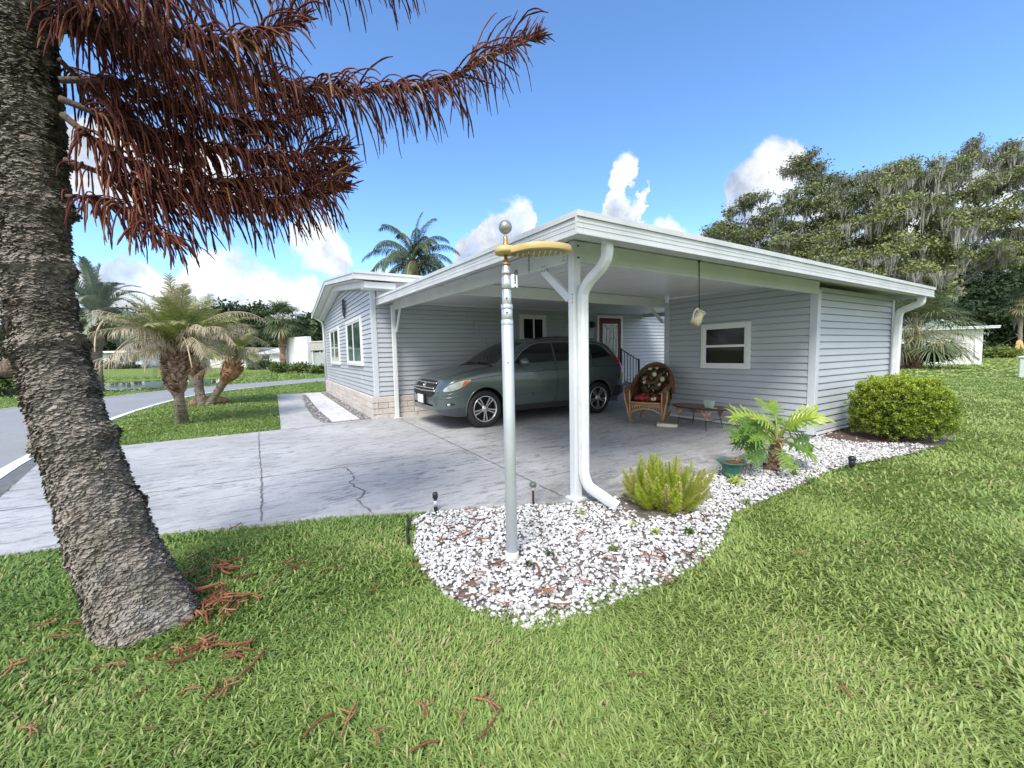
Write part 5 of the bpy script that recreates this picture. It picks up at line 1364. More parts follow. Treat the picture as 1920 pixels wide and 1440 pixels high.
yp = sabal('cabbage_palm', 'young staked cabbage palm at the far right edge of the lawn', b, [b, pD(1913,620,37), pD(1914,580,37)], [.17,.14,.17], pD(1914,568,37), 22, .8, 1.0, .62, PTR, 84, -55, 20, .08, 20)
YW = plain('yellow_pine_wood', (.52,.38,.16), .85, var=.2)
for x0, y0_, x1, y1_ in ((1901,674,1909,640),(1906,672,1912,638),(1921,674,1914,640)):
    mb = MB(); mb.bar(pD(x0,y0_,36.2), pD(x1,y1_,36.6), .16, .16); mb.build('stake', YW, yp)
mb = MB(); mb.tube([pD(1866,650,36), pD(1912,628,36.6)], .02, 5); mb.build('guy_strap', plain('guy_strap', (.05,.07,.05), .8), yp)

# ------------------------------------------------------------------ broadleaf trees
def crown_cloud(lv, blobs, n, size, tint0, tvar, flat=.25, shell=.55, updir=.35, seed=0, aspect=.55):
    """leaf-sized quads scattered through overlapping blobs (centre, radii), denser near each blob's rim; sprays share a direction"""
    rs_ = np.random.default_rng(seed); vol = np.array([np.prod(b[1])**(2/3) for b in blobs]); vol /= vol.sum()
    for (c, r), f in zip(blobs, vol):
        k = max(8, int(n*f)); ns = max(3, k//16)
        sd = rs_.normal(size=(ns,3)); sd /= np.linalg.norm(sd, axis=1)[:,None]; rr = (shell + (1-shell)*rs_.random(ns))**.7*rs_.uniform(.75,1.12,ns)
        sc = np.array(c) + sd*np.array(r)*rr[:,None]; stint = rs_.normal(0, tvar, ns)
        i = rs_.integers(0, ns, k); spread = size*3.1
        p = sc[i] + rs_.normal(0, 1, (k,3))*np.array([spread, spread, spread*.45])
        o = sd[i]*.6 + V3(0,0,updir) + rs_.normal(0, .55, (k,3)); o /= np.linalg.norm(o, axis=1)[:,None]
        a = np.cross(o, rs_.normal(size=(k,3))); a /= np.linalg.norm(a, axis=1)[:,None]; b = np.cross(o, a)
        s = size*rs_.uniform(.6,1.3,k)[:,None]
        Q = np.stack([p-a*s, p+b*s*aspect, p+a*s, p-b*s*aspect], 1)
        lv.arr(Q, np.clip(tint0 + stint[i] + rs_.normal(0,.08,k), 0, 1))
OAKL = foliage('oak_leaf', [(0,(.045,.060,.032)),(.35,(.095,.122,.055)),(.65,(.175,.210,.085)),(1,(.34,.37,.13))], .55, .22, .25, .4, .12)
DARKL = foliage('woodland_leaf', [(0,(.018,.032,.014)),(.5,(.048,.082,.030)),(1,(.12,.17,.055))], .55, .2, .25, .3, .12)
MOSSM = foliage('spanish_moss', [(0,(.17,.165,.14)),(.5,(.31,.305,.265)),(1,(.45,.44,.395))], .9, .25, .1)
def limb_path(a, b, sag=0., k=6, jit=.04):
    a, b = np.array(a), np.array(b); L = np.linalg.norm(b-a); P_ = []
    for i in range(k+1):
        t = i/k; p = a*(1-t)+b*t + V3(0,0,sag*sin(pi*t)*L) + (V3(RNG.gauss(0,1),RNG.gauss(0,1),RNG.gauss(0,.6))*jit*L*sin(pi*t))
        P_.append(p)
    return P_
def oak(name, label, bx, blobs_px, nleaf, size, tint0, moss=0, mtint=.5, m=None, trunk_r=.45, group=None, cat='tree', tvar=.16, seed=0, mossdrop=(.8,2.6), shell=.5):
    base = np.array(bx, float); t_ = thing(name, label, cat, tuple(base), group)
    blobs = [(pD(px, py, d), (rp*d/FPX*1.0, rp*d/FPX*1.15, rp*d/FPX*fy_)) for (px, py, rp, d, fy_) in blobs_px]
    cen_ = np.mean([b[0] for b in blobs], axis=0); fork = base*.45 + cen_*.55; fork[2] = base[2] + (cen_[2]-base[2])*.42
    trunk_mesh('trunk', [base, base*.6+fork*.4, fork], [trunk_r*1.25, trunk_r, trunk_r*.8], OAKB, t_, 12, .05)
    rs_ = random.Random(seed*31+5)
    mb = MB(); subs = []
    for c, r in blobs:
        c = np.array(c); r = np.array(r)
        P_ = limb_path(fork, c, .05, 7, .05); mb.tube(P_, list(np.linspace(trunk_r*.26, trunk_r*.06, len(P_))), 6)
        for _ in range(6):
            d = V3(rs_.gauss(0,1), rs_.gauss(0,1), rs_.gauss(.15,.8)); d = nrm(d); e = c + d*r*rs_.uniform(.45,1.12)
            q = limb_path(P_[-2], e, .05, 4, .08); mb.tube(q, list(np.linspace(trunk_r*.06, trunk_r*.015, len(q))), 4)
            k = rs_.uniform(.26,.58); subs.append((e, r*np.array([k, k, k*.60])))
    mb.build('limb', OAKB, t_)
    lv = Leaves(); crown_cloud(lv, subs, nleaf, size, tint0, tvar, seed=seed, shell=shell, updir=.5); lv.build('crown', m or OAKL, t_)
    if moss:
        mv = Leaves()
        for _ in range(moss):
            c, r = rs_.choice(subs); p = np.array(c)+np.array([rs_.gauss(0,.5)*r[0], rs_.gauss(0,.5)*r[1], -r[2]*rs_.uniform(.2,1.0)])
            L = rs_.uniform(*mossdrop)*rs_.random()**.5; cr_ = rs_.uniform(.10,.38); base_t = mtint+rs_.gauss(0,.14)
            for _s in range(26):
                ox, oy = rs_.gauss(0,cr_), rs_.gauss(0,cr_); q = p + V3(ox, oy, rs_.uniform(-.1,.1)); a_ = rs_.uniform(0,pi); w_ = V3(cos(a_),sin(a_),0)*rs_.uniform(.016,.044); l = L*math.exp(-(ox*ox+oy*oy)/(2*cr_*cr_)*.6)*rs_.uniform(.4,1.1)+.1; tt = min(1,max(0,base_t+rs_.gauss(0,.1)))
                mid = q+V3(rs_.gauss(0,.05)-ox*.2,rs_.gauss(0,.05)-oy*.2,-l*.5); en = mid+V3(rs_.gauss(0,.05)-ox*.3,-oy*.3,-l*.5); mv.q(q-w_*.5,q+w_*.5,mid+w_,mid-w_,tt); mv.q(mid-w_,mid+w_,en+w_*.1,en-w_*.1,tt)
        mv.build('spanish_moss', MOSSM, t_)
    return t_
oak('live_oak', 'tall open live oak with a ragged upright crown left of its neighbours', pD(1500,690,38)*[1,1,0]+V3(0,0,GZ),
    [(1512,300,16,38,.8),(1495,318,22,38,.7),(1530,335,20,38,.8),(1500,360,30,38,.6),(1478,395,26,38,.7),(1540,385,32,38,.7),(1565,350,24,38,.7),(1500,430,36,38,.6),(1470,455,34,37,.6),(1545,440,40,37,.8),(1510,480,40,37,.6),(1590,400,34,38,.8),(1595,345,18,38,.7),(1530,310,12,38,.8)], 20000, .12, .62, 260, .5, trunk_r=.35, seed=1, mossdrop=(.4,1.6))
oak('live_oak', 'broad live oak hung with grey spanish moss behind the shed', pD(1690,690,34)*[1,1,0]+V3(0,0,GZ),
    [(1610,370,40,34,.7),(1650,350,32,34,.7),(1690,345,34,34,.7),(1720,310,24,34,.6),(1740,345,30,34,.7),(1640,410,50,33,.7),(1700,410,48,33,.7),(1590,440,44,33,.7),(1660,470,56,32,.7),(1730,460,50,32,.7),(1600,500,46,32,.6),(1640,520,46,31,.6),(1700,520,50,31,.7),(1755,500,44,32,.7),(1720,545,40,31,.7),(1560,480,38,33,.6),(1665,330,20,34,.8),(1640,330,16,34,.6)], 50000, .115, .70, 800, .62, trunk_r=.6, seed=2, mossdrop=(.5,2.4))
oak('live_oak', 'spreading live oak with lacy windswept crown at the right edge', pD(1650,690,36)*[1,1,0]+V3(0,0,GZ),
    [(1770,335,24,36,.6),(1800,310,22,36,.6),(1830,290,20,36,.6),(1870,300,24,36,.6),(1905,290,20,36,.6),(1790,370,34,36,.7),(1840,350,30,36,.6),(1890,340,34,36,.7),(1940,320,34,36,.8),(1800,420,42,35,.7),(1860,410,44,35,.7),(1915,410,40,35,.7),(1780,470,36,35,.7),(1830,470,40,34,.6),(1890,480,42,35,.7),(1940,470,44,35,.8),(1815,270,10,36,.7),(1960,380,40,36,.8),(1900,270,10,36,.6)], 34000, .115, .66, 420, .6, trunk_r=.5, seed=3, mossdrop=(.5,2.2))
oak('live_oak', 'low dark live oak seen over the middle of the carport roof', pD(1400,690,46)*[1,1,0]+V3(0,0,GZ),
    [(1340,440,26,46,.6),(1375,420,28,46,.7),(1395,385,20,46,.8),(1415,370,16,46,.8),(1430,420,30,46,.8),(1400,450,40,46,.7),(1350,470,40,46,.6),(1450,460,44,46,.7),(1445,400,18,46,.8),(1320,455,18,46,.5),(1420,500,50,45,.6),(1480,500,50,44,.6),(1370,395,10,46,.8)], 21000, .14, .55, 220, .45, trunk_r=.4, seed=4, mossdrop=(.4,1.6))
wood_r = [(1790,560,60,52),(1840,530,60,54),(1890,540,60,52),(1935,560,70,50),(1760,590,46,50),(1815,610,56,50),(1875,600,60,50),(1925,620,56,49),(1780,640,40,50),(1835,650,40,50),(1890,640,44,50),(1940,660,46,48),(1720,560,50,52),(1680,590,50,54),(1870,490,50,56),(1930,500,60,55),(1800,500,50,56),(1985,600,70,50)]
for gi, ids in enumerate(((0,4,8,12,13),(1,5,9,16),(2,6,10,14),(3,7,11,15,17))):
    lab = ('dense dark woodland tree rising behind the white shed roof','dark woodland tree in deep shade behind the short fat palm','dark woodland tree behind the green window awning','dark woodland tree behind the staked palm')[gi]
    bl = [wood_r[i] for i in ids]; mx_ = np.mean([b[0] for b in bl]); dm = np.mean([b[3] for b in bl])
    oak('woodland_tree', lab, pD(mx_, 680, dm)*[1,1,0]+V3(0,0,GZ), [(x, y, r, d, .9) for x, y, r, d in bl], 14000, .22, .30, 30, .3, DARKL, .35, 'woodland behind the white shed', seed=20+gi, shell=.3)
# far tree line on the left
tl = [(20,640,44,78),(70,600,50,80),(130,620,46,76),(190,640,34,70),(215,600,30,80),(255,625,36,74),(300,615,40,72),(345,630,34,74),(390,600,34,78),(425,585,26,76),(455,605,34,74),(480,590,24,76),(500,625,30,70),(560,620,30,66),(590,605,24,66),(610,612,24,64),(640,625,30,64),(540,650,26,72),(465,640,34,74)]
for i, (x, y, r, d) in enumerate(tl):
    oak('distant_tree', 'round dark tree in the far tree line beyond the pond and road', pD(x, 678, d)*[1,1,0]+V3(0,0,GZ), [(x, y, r*.8, d, .8), (x-r*.6, y+r*.45, r*.7, d, .8), (x+r*.6, y+r*.4, r*.7, d-1, .8), (x, y+r*.8, r*.9, d-1, .8), (x+r*.2, y-r*.3, r*.5, d, .8)], 2600, .34, .36, 0, m=DARKL, trunk_r=.3, group='far tree line', seed=40+i, shell=.35)

def bush(name, label, c, r, n, size, stops_m, tint, seed=0, cat='shrub', group=None, var=.15, up=.5):
    b_ = thing(name, label, cat, (c[0], c[1], GZ), group); rs_ = np.random.default_rng(seed)
    lv = Leaves(); blobs = []
    for k in range(16):
        d = rs_.normal(size=3); d[2] = abs(d[2])*.8; d /= np.linalg.norm(d); blobs.append((np.array(c)+d*np.array(r)*.62, np.array(r)*.42))
    blobs.append((np.array(c), np.array(r)*.7)); crown_cloud(lv, blobs, n, size, tint, var, seed=seed, updir=up); lv.build('leaves', stops_m, b_)
    mb = MB()
    for k in range(7):
        d = rs_.normal(size=3)*np.array(r)*.5; mb.tube([(c[0]+d[0]*.2, c[1]+d[1]*.2, GZ-.02), (c[0]+d[0], c[1]+d[1], c[2]+d[2]*.3)], [.02, .008], 5)
    mb.build('stem', OAKB, b_); return b_
SHRUB = foliage('shrub_leaf', [(0,(.020,.035,.012)),(.5,(.075,.115,.028)),(1,(.20,.26,.055))], .45, .25)
c = pD(1752, 668, 23.4); bush('shrub', 'dark rounded shrub beside the short fat cabbage palm trunk', c, (.75,.7,.72), 5000, .06, DARKL, .25, 71)
c = pD(1880, 664, 37); bush('shrub', 'yellow green shrub at the far corner of the white shed', c, (1.1,1.0,.75), 2500, .12, SHRUB, .95, 72)

# ------------------------------------------------------------------ neighbouring buildings
CREAM = plain('white_board_wall', (.72,.715,.69), .7, var=.06, scale=2)
BOARD = plain('white_board', (.76,.755,.73), .7, var=.05, scale=1.5)
TEAL = plain('faded_green_awning', (.36,.50,.47), .5, var=.1)
def hut(O, U, L, Dp, H, name, label, cat='shed'):
    """box building: O near-left foot, U along the front, depth behind"""
    U = nrm(U); N = nrm(np.cross(U, (0,0,1)))      # outward from the front
    return Fr(O, U, N)
# white shed on the right
A_, B_, C2 = gp(1840, 683.5, GZ), gp(1700, 684, GZ), gp(1863, 677.5, GZ)
U_ = nrm(A_-B_); Lf = 5.2; Nf = nrm(np.cross(U_, (0,0,1))); O_ = A_-U_*Lf; Dp = 4.6
ws = thing('garden_shed', 'white board garden shed with flat roof and green window awning at right', 'shed', tuple(A_))
fr_ = Fr(O_, U_, Nf); sd_dir = -Nf
mb = MB(); fr_.box(mb, 0, Lf, -Dp, 0, 0, 2.30); mb.build('wall', BOARD, ws)
mb = MB(); fr_.box(mb, -.4, Lf+.55, -Dp-.5, .45, 2.305, 2.40); fr_.box(mb, -.42, Lf+.57, -Dp-.5, .47, 2.40, 2.47)
rf2 = mb.build('roof', WHITE, ws)
mb = MB()
for k in range(26): fr_.box(mb, k*.2+.02, k*.2+.035, .0, .006, .05, 2.28)
mb.build('batten', plain('board_groove', (.42,.42,.41), .8), ws)
mb = MB(); c = fr_(Lf-1.6, -1.2, 2.47); h_ = .62
p = [fr_(Lf-2.6,-1.0,2.47), fr_(Lf-.6,-1.0,2.47), fr_(Lf-1.6,-1.0,2.47+h_), fr_(Lf-2.6,-2.4,2.47), fr_(Lf-.6,-2.4,2.47), fr_(Lf-1.6,-2.4,2.47+h_)]
mb.add(p, [(0,1,2),(5,4,3),(0,2,5,3),(2,1,4,5)]); mb.build('gable_vent', TEAL, rf2)
sf_ = Fr(A_, -Nf, U_)     # end wall: u runs back from the near corner
mb = MB(); sf_.box(mb, 2.0, 2.9, .0, .05, 1.15, 1.95); win = mb.build('window', BLACK, ws)
mb = MB(); sf_.box(mb, 2.1, 2.8, .05, .10, 1.25, 1.5); mb.build('pane', GLASS, win)
mb = MB(); mb.add([sf_(1.9,.05,1.95), sf_(3.1,.05,1.95), sf_(3.1,.85,1.52), sf_(1.9,.85,1.52), sf_(1.9,.05,1.91), sf_(3.1,.05,1.91), sf_(3.1,.85,1.48), sf_(1.9,.85,1.48)], [(0,1,2,3),(7,6,5,4),(0,3,7,4),(1,5,6,2),(3,2,6,7),(0,4,5,1)]); mb.build('awning', TEAL, ws)
mb = MB(); fr_.box(mb, Lf-1.15, Lf-.85, .0, .04, .85, .98); mb.build('meter_box', plain('cream_box',(.66,.62,.50),.6), ws)
mb = MB(); mb.tube([fr_(Lf-.35,.03,1.3), fr_(Lf-.35,.04,.55), fr_(Lf-.1,.05,.35)], .035, 6); mb.build('conduit', plain('conduit',(.5,.5,.5),.5), ws)
# brick corner peeping out beyond the shed
mb = MB(); O2 = gp(1694, 691, GZ); fb = Fr(O2-U_*.8, U_, Nf)
for r in range(18):
    for k in range(5):
        a = k*.22-(.11 if r % 2 else 0); fb.box(mb, max(0,a)+.004, min(.95,a+.22)-.004, -.1, RNG.uniform(0,.006), r*.08+.004, r*.08+.076, 0, RNG.random())
bw = mb.build('brick_pier', woodmat('old_brick',(.20,.13,.10),(.33,.24,.19),(.45,.36,.30),9)); tag(bw, 'weathered brick pier between the shed downspout and the palm trunk', 'pier')
# utility box
ub = gp(1938, 709, GZ); ubx = thing('utility_box', 'pale green utility pedestal box on the lawn at the right edge', 'utility box', tuple(ub)); UG = plain('pale_green_paint', (.60,.66,.62), .5, var=.06)
mb = MB(); mb.box((ub[0]-.1, ub[1]-.35, GZ), (ub[0]+.6, ub[1]+.35, .72)); bevel(mb.build('cabinet', UG, ubx), .03)
mb = MB(); mb.box((ub[0]-.14, ub[1]-.39, .72), (ub[0]+.64, ub[1]+.39, .80)); bevel(mb.build('lid', UG, ubx), .03)
# house across the road: white block wall, boarded carport
wa, wb = pD(533, 690, 38.0), pD(579, 690, 35.5); wa[2] = wb[2] = GZ
Uw = nrm(wb-wa); Lw = np.linalg.norm(wb-wa); Nw = nrm(np.cross(Uw, (0,0,1))); fw2 = Fr(wa, Uw, Nw)
nh = thing('neighbour_house', 'flat roofed neighbour house with white block wall and boarded carport across the road', 'house', tuple(wa))
GREYB = plain('grey_vertical_board', (.46,.45,.43), .8, var=.1)
mb = MB(); fw2.box(mb, 0, Lw, -.35, 0, 0, 3.2); mb.build('block_wall', plain('white_stucco',(.70,.72,.74),.8,var=.06), nh)
mb = MB(); fw2.box(mb, Lw, Lw+6, -7, -.25, 1.95, 2.66)
for k in range(30): fw2.box(mb, Lw+k*.2+.02, Lw+k*.2+.05, -.25, -.235, 1.97, 2.64)
mb.build('board_fascia', GREYB, nh)
mb = MB(); fw2.box(mb, Lw-.05, Lw+6.1, -7.1, -.2, 2.66, 2.74); mb.build('roof', WHITE, nh)
mb = MB(); fw2.box(mb, Lw+.3, Lw+6, -4.5, -4.4, 0, 1.95); mb.build('back_wall', plain('shaded_wall',(.36,.36,.35),.8), nh)
mb = MB(); fw2.box(mb, Lw+.02, Lw+.16, -.5, -.36, 0, 1.95); mb.build('post', WHITE, nh)
mb = MB(); fw2.box(mb, Lw+.4, Lw+2.6, -4.4, -4.34, .35, 1.85); jw = mb.build('window', BLACK, nh)
mb = MB()
for k in range(6): fw2.box(mb, Lw+.4, Lw+2.6, -4.34, -4.30, .35+k*.27, .40+k*.27)
mb.build('louvre_rail', VINYLW, jw)
mb = MB(); fw2.box(mb, Lw+1.15, Lw+2.6, -3, -1.6, 2.95, 3.22); fw2.box(mb, Lw+1.3, Lw+2.45, -2.9, -1.7, 3.22, 3.62); fw2.box(mb, Lw+1.2, Lw+2.55, -2.95, -1.65, 2.74, 2.88)
mb.build('roof_cooler', plain('galvanised',(.58,.58,.57),.5,.3), nh)
# low white house further left
la, lb = pD(487, 680, 52), pD(532, 680, 48); la[2] = lb[2] = GZ; Ul = nrm(lb-la); Ll = np.linalg.norm(lb-la)+1.5; fl = Fr(la, Ul, nrm(np.cross(Ul,(0,0,1))))
lh = thing('low_house', 'low white house with a broad white roof left of the block wall', 'house', tuple(la))
mb = MB(); fl.box(mb, .4, Ll, -6, 0, 0, 1.95); mb.build('wall', CREAM, lh)
mb = MB(); mb.add([fl(-.3,.5,1.9), fl(Ll+.3,.5,1.9), fl(Ll+.3,-3,2.75), fl(-.3,-3,2.75), fl(-.3,.5,1.98), fl(Ll+.3,.5,1.98), fl(Ll+.3,-3,2.83), fl(-.3,-3,2.83)], [(3,2,1,0),(4,5,6,7),(0,1,5,4),(1,2,6,5),(2,3,7,6),(3,0,4,7)]); mb.build('roof', WHITE, lh)
mb = MB(); fl.box(mb, 1.0, 2.9, 0, .04, 1.15, 1.72); mb.build('window', GLASS, lh)
mb = MB(); fl.box(mb, 1.9, Ll, .4, .5, 0, 1.25); mb.build('screen_wall', plain('white_stucco',(.7,.7,.7),.8), lh)
# long homes beyond the pond
BLUEW = plain('pale_blue_siding', (.50,.60,.68), .6, var=.05); 
def far_home(px0, px1, d, label, col, H=2.35):
    a, b = pD(px0, 690, d), pD(px1, 690, d-2); a[2] = b[2] = .28; U = nrm(b-a); L = np.linalg.norm(b-a); f = Fr(a, U, nrm(np.cross(U,(0,0,1))))
    h = thing('long_home', label, 'house', tuple(a), None)
    mb = MB(); f.box(mb, 0, L*.64, -6, 0, -.3, H); f.box(mb, L*.72, L, -6, 0, -.3, H); f.box(mb, L*.64, L*.72, -6, -3, -.3, H); mb.build('wall', col, h)
    mb = MB(); f.box(mb, .0, L*.64, 0, .04, -.3, .35); f.box(mb, L*.1, L*.28, .0, .03, .35, H); mb.build('white_panel', CREAM, h)
    mb = MB(); f.box(mb, -.5, L+.5, -6.5, .7, H, H+.28); mb.build('roof', WHITE, h)
    for k, (u, w) in enumerate(((.03,.10),(.32,.06),(.41,.06),(.56,.05),(.80,.08),(.90,.05))):
        mb = MB(); f.box(mb, L*u, L*(u+w), .04, .09, 1.05, 1.75); mb.build('window', GLASS, h)
    mb = MB(); f.box(mb, L*.74, L*.86, .03, .08, .55, .95); mb.build('window', GLASS, h)
    return f, L
f1_, L1_ = far_home(178, 268, 62, 'long pale blue home with white flat roof beyond the pond', BLUEW)
f2_, L2_ = far_home(272, 352, 64, 'second pale blue home right of the first beyond the pond', BLUEW)
f3_, L3_ = far_home(395, 462, 58, 'white home half hidden behind the leaning date palm', CREAM)
for i, (px, py, r, d) in enumerate(((200,691,5,60),(207,684,6,60),(221,690,4,60),(237,690,4,60),(243,688,5,60),(262,690,6,60),(285,690,5,62),(160,690,6,60),(183,690,5,60))):
    c = pD(px, py, d); bush('foundation_shrub', 'small dark foundation shrub in front of the pale blue homes', c, (r*d/FPX,)*3, 500, .14, DARKL, .4, 90+i, 'shrub', 'foundation shrubs of the far homes')
for i, (px, py, rx, rz, d, lab, t_) in enumerate(((523,690,9,8,36,'rounded green shrub at the left foot of the white block wall',.55),(563,690,13,6,35,'low spreading green shrub planted before the white block wall',.5),(600,694,14,4,33,'low weedy shrub in front of the neighbour carport',.5),(497,684,10,10,46,'bushy shrub before the low white house',.45),(480,690,6,4,46,'small shrub left of the low white house',.55))):
    c = pD(px, py, d); bush('shrub', lab, c, (rx*d/FPX, rx*d/FPX, rz*d/FPX), 1500, .10, SHRUB, t_, 120+i)
c = pD(6, 715, 18); bush('shrub', 'leafy green shrub at the left edge beyond the road', c, (1.0,1.0,.9), 3000, .08, SHRUB, .6, 140)
for i, (px, py) in enumerate(((30,715),(60,720))):
    pass
# ------------------------------------------------------------------ telescopic light pole in the stone bed
GALV = plain('galvanised_tube', (.60,.64,.66), .45, .55, var=.10, scale=4)
PALU = plain('pale_aluminium', (.66,.68,.72), .35, .7, var=.06)
GOLD = plain('gold_lamp_housing', (.54,.40,.16), .5, .05, var=.10, scale=8)
PVC = plain('pvc_sleeve', (.62,.58,.50), .6, var=.15)
LP = np.array([1.235, 2.105])
lp = thing('solar_light_pole', 'silver telescopic pole with gold solar light and ball finial in the stone bed', 'light pole', (*LP, 0))
def zat(py): return pD(950, py, 2.44)[2]
def cyl(name, z0, z1, r, m, parent=lp, n=28, ch=.004):
    mb = MB(); mb.lathe([(r-ch, z0), (r, z0+ch), (r, z1-ch), (r-ch, z1)], n, (*LP, 0)); return mb.build(name, m, parent)
cyl('mast', .02, zat(600), .036, GALV)
cyl('sleeve', -.03, .045, .042, PVC)
cyl('collar', zat(602), zat(577), .0335, PALU); mb = MB(); mb.lathe([(.0345, zat(581)), (.036, zat(579)), (.036, zat(574)), (.0345, zat(572))], 28, (*LP, 0)); mb.build('ring', PALU, lp)
cyl('upper_tube', zat(578), zat(545), .028, PALU)
cyl('upper_tube', zat(546), zat(520), .0265, PALU)
cyl('clamp', zat(543), zat(523), .0285, PALU)
cyl('upper_tube', zat(522), zat(500), .023, PALU); cyl('clamp', zat(519), zat(508), .027, PALU)
mb = MB()
for zz in (zat(517.5), zat(544), zat(573)): mb.lathe([(.0285, zz), (.0290, zz+.002), (.0285, zz+.006)], 28, (*LP, 0))
mb.build('gap_ring', plain('rust_ring', (.20,.13,.08), .8), lp)
mb = MB(); e_ = nrm(np.array([R[0][2], R[1][2], 0]))    # towards the viewer's side of the pole
for z in (zat(680), zat(588), zat(562)): mb.ball((LP[0]+e_[0]*.034, LP[1]+e_[1]*.034, z), .006, n=8)
mb.build('rivet', STEEL, lp)
rx = nrm(np.array([R[0][0], R[1][0], 0]))   # sideways
mb = MB(); c = np.array([*LP, zat(530)]) + rx*.045; mb.obox(c, rx*.022, V3(0,0,.038), nrm(np.cross(rx,(0,0,1)))*.003); br = bevel(mb.build('bracket', PALU, lp), .002)
mb = MB(); c = np.array([*LP, 0.]) + rx*.052
for z in (zat(541), zat(533)): mb.ball(c + V3(0,0,z) + e_*.003, .0055, n=8)
hk = [c+e_*.008+V3(0,0,zat(530)), c+e_*.01+V3(0,0,zat(522)), c+e_*.012+V3(0,0,zat(514)), c+e_*.02+rx*.008+V3(0,0,zat(510)), c+e_*.02+rx*.014+V3(0,0,zat(513)), c+e_*.018+rx*.012+V3(0,0,zat(519))]
mb.tube(smooth_line([tuple(p) for p in hk], 2), .004, 6); mb.build('hook', BLACK, br)
cyl('label_band', zat(612), zat(603), .0364, plain('faded_label', (.42,.50,.60), .5, var=.4, scale=60))
# lamp plate: round boss over the pole, long oval wing with LEDs below
zl_ = zat(478)
out = []; 
def wing(t): return .066*(1-t)**1 if t < 0 else 0
ol = []
for k in range(64):
    a = 2*pi*k/64; ca, sa = cos(a), sin(a)
    x = .17 + .222*ca; 
    wv_ = .112 if x > .13 else .112*(.46+.54*max(0, min(1, (x+.04)/.17))**1.0)
    ol.append((x + (.0 if x > 0 else -.015), wv_*sa*(1 if x > .1 else .95)))
fw_ = nrm(np.cross((0,0,1), rx)); cen0 = np.array([*LP, zl_])
def wp(u, v, w): return cen0 + rx*u + fw_*v + V3(0,0,w + .012*math.sin(max(0,u)*6))
mb = MB(); lev = [(.90,-.014),(.985,-.012),(1.0,-.004),(1.0,.012),(.97,.022),(.86,.027),(.4,.030)]
Vw = [[wp(.17+(u-.17)*s, v*s, w) for u, v in ol] for s, w in lev]
mb.grid(Vw, 0, True, closed=True); mb.add(Vw[0], [tuple(range(63,-1,-1))]); mb.add(Vw[-1], [tuple(range(64))])
lampp = mb.build('lamp_housing', GOLD, lp); lampp.data.set_sharp_from_angle(angle=radians(45))
mb = MB(); mb.lathe([(.062,zl_-.008),(.066,zl_+.004),(.064,zl_+.024),(.05,zl_+.034),(.03,zl_+.036)], 28, (*LP,0)); mb.build('boss', GOLD, lampp)
mb = MB(); led = [(.195+.165*cos(2*pi*k/40), .078*sin(2*pi*k/40)) for k in range(40)]; mb.add([wp(u, v, -.0165) for u, v in led], [tuple(range(39,-1,-1))]); mb.build('led_plate', plain('led_board', (.32,.27,.13), .5, var=.2), lampp)
mb = MB()
for i in range(9):
    for j in range(-3, 4):
        u, v = .07+.032*i, .018*j
        if ((u-.195)/.15)**2+(v/.066)**2 < 1: mb.ball(wp(u, v, -.019), .0055, n=6)
mb.build('led', plain('led_chip', (.75,.70,.5), .3), lampp)
COPP = plain('copper_neck', (.52,.30,.13), .4, .6, var=.15)
mb = MB(); mb.lathe([(.020,zl_+.034),(.016,zl_+.045),(.0135,zl_+.075),(.0135,zl_+.092),(.010,zl_+.094)], 20, (*LP,0)); mb.build('neck', COPP, lp)
mb = MB(); mb.lathe([(.030,zat(500)),(.024,zat(497)),(.012,zat(494)),(.010,zl_-.01)], 20, (*LP,0)); mb.build('neck', COPP, lp)
zb_ = zat(432); mb = MB(); mb.lathe([(.0085,zl_+.09),(.0085,zb_-.036)], 14, (*LP,0)); mb.build('finial_rod', PALU, lp)
mb = MB(); mb.ball((0,0,0), .0395, n=28); mb.v = [(x+LP[0], y+LP[1], z+zb_) for x, y, z in mb.v]; mb.build('ball_finial', plain('grey_ball', (.34,.345,.33), .36, .55, var=.06), lp)
mb = MB(); cc = wp(.135, -.03, -.02)
for k in range(9):
    z = cc[2]-.006-.0125*k; ax = rx if k % 2 else fw_
    ring = [np.array([cc[0],cc[1],z]) + ax*.005*cos(a) + V3(0,0,.0085*sin(a)) for a in np.linspace(0,2*pi,11)]; mb.tube(ring, .0016, 5, cap=False)
mb.build('chain', STEEL, lp)
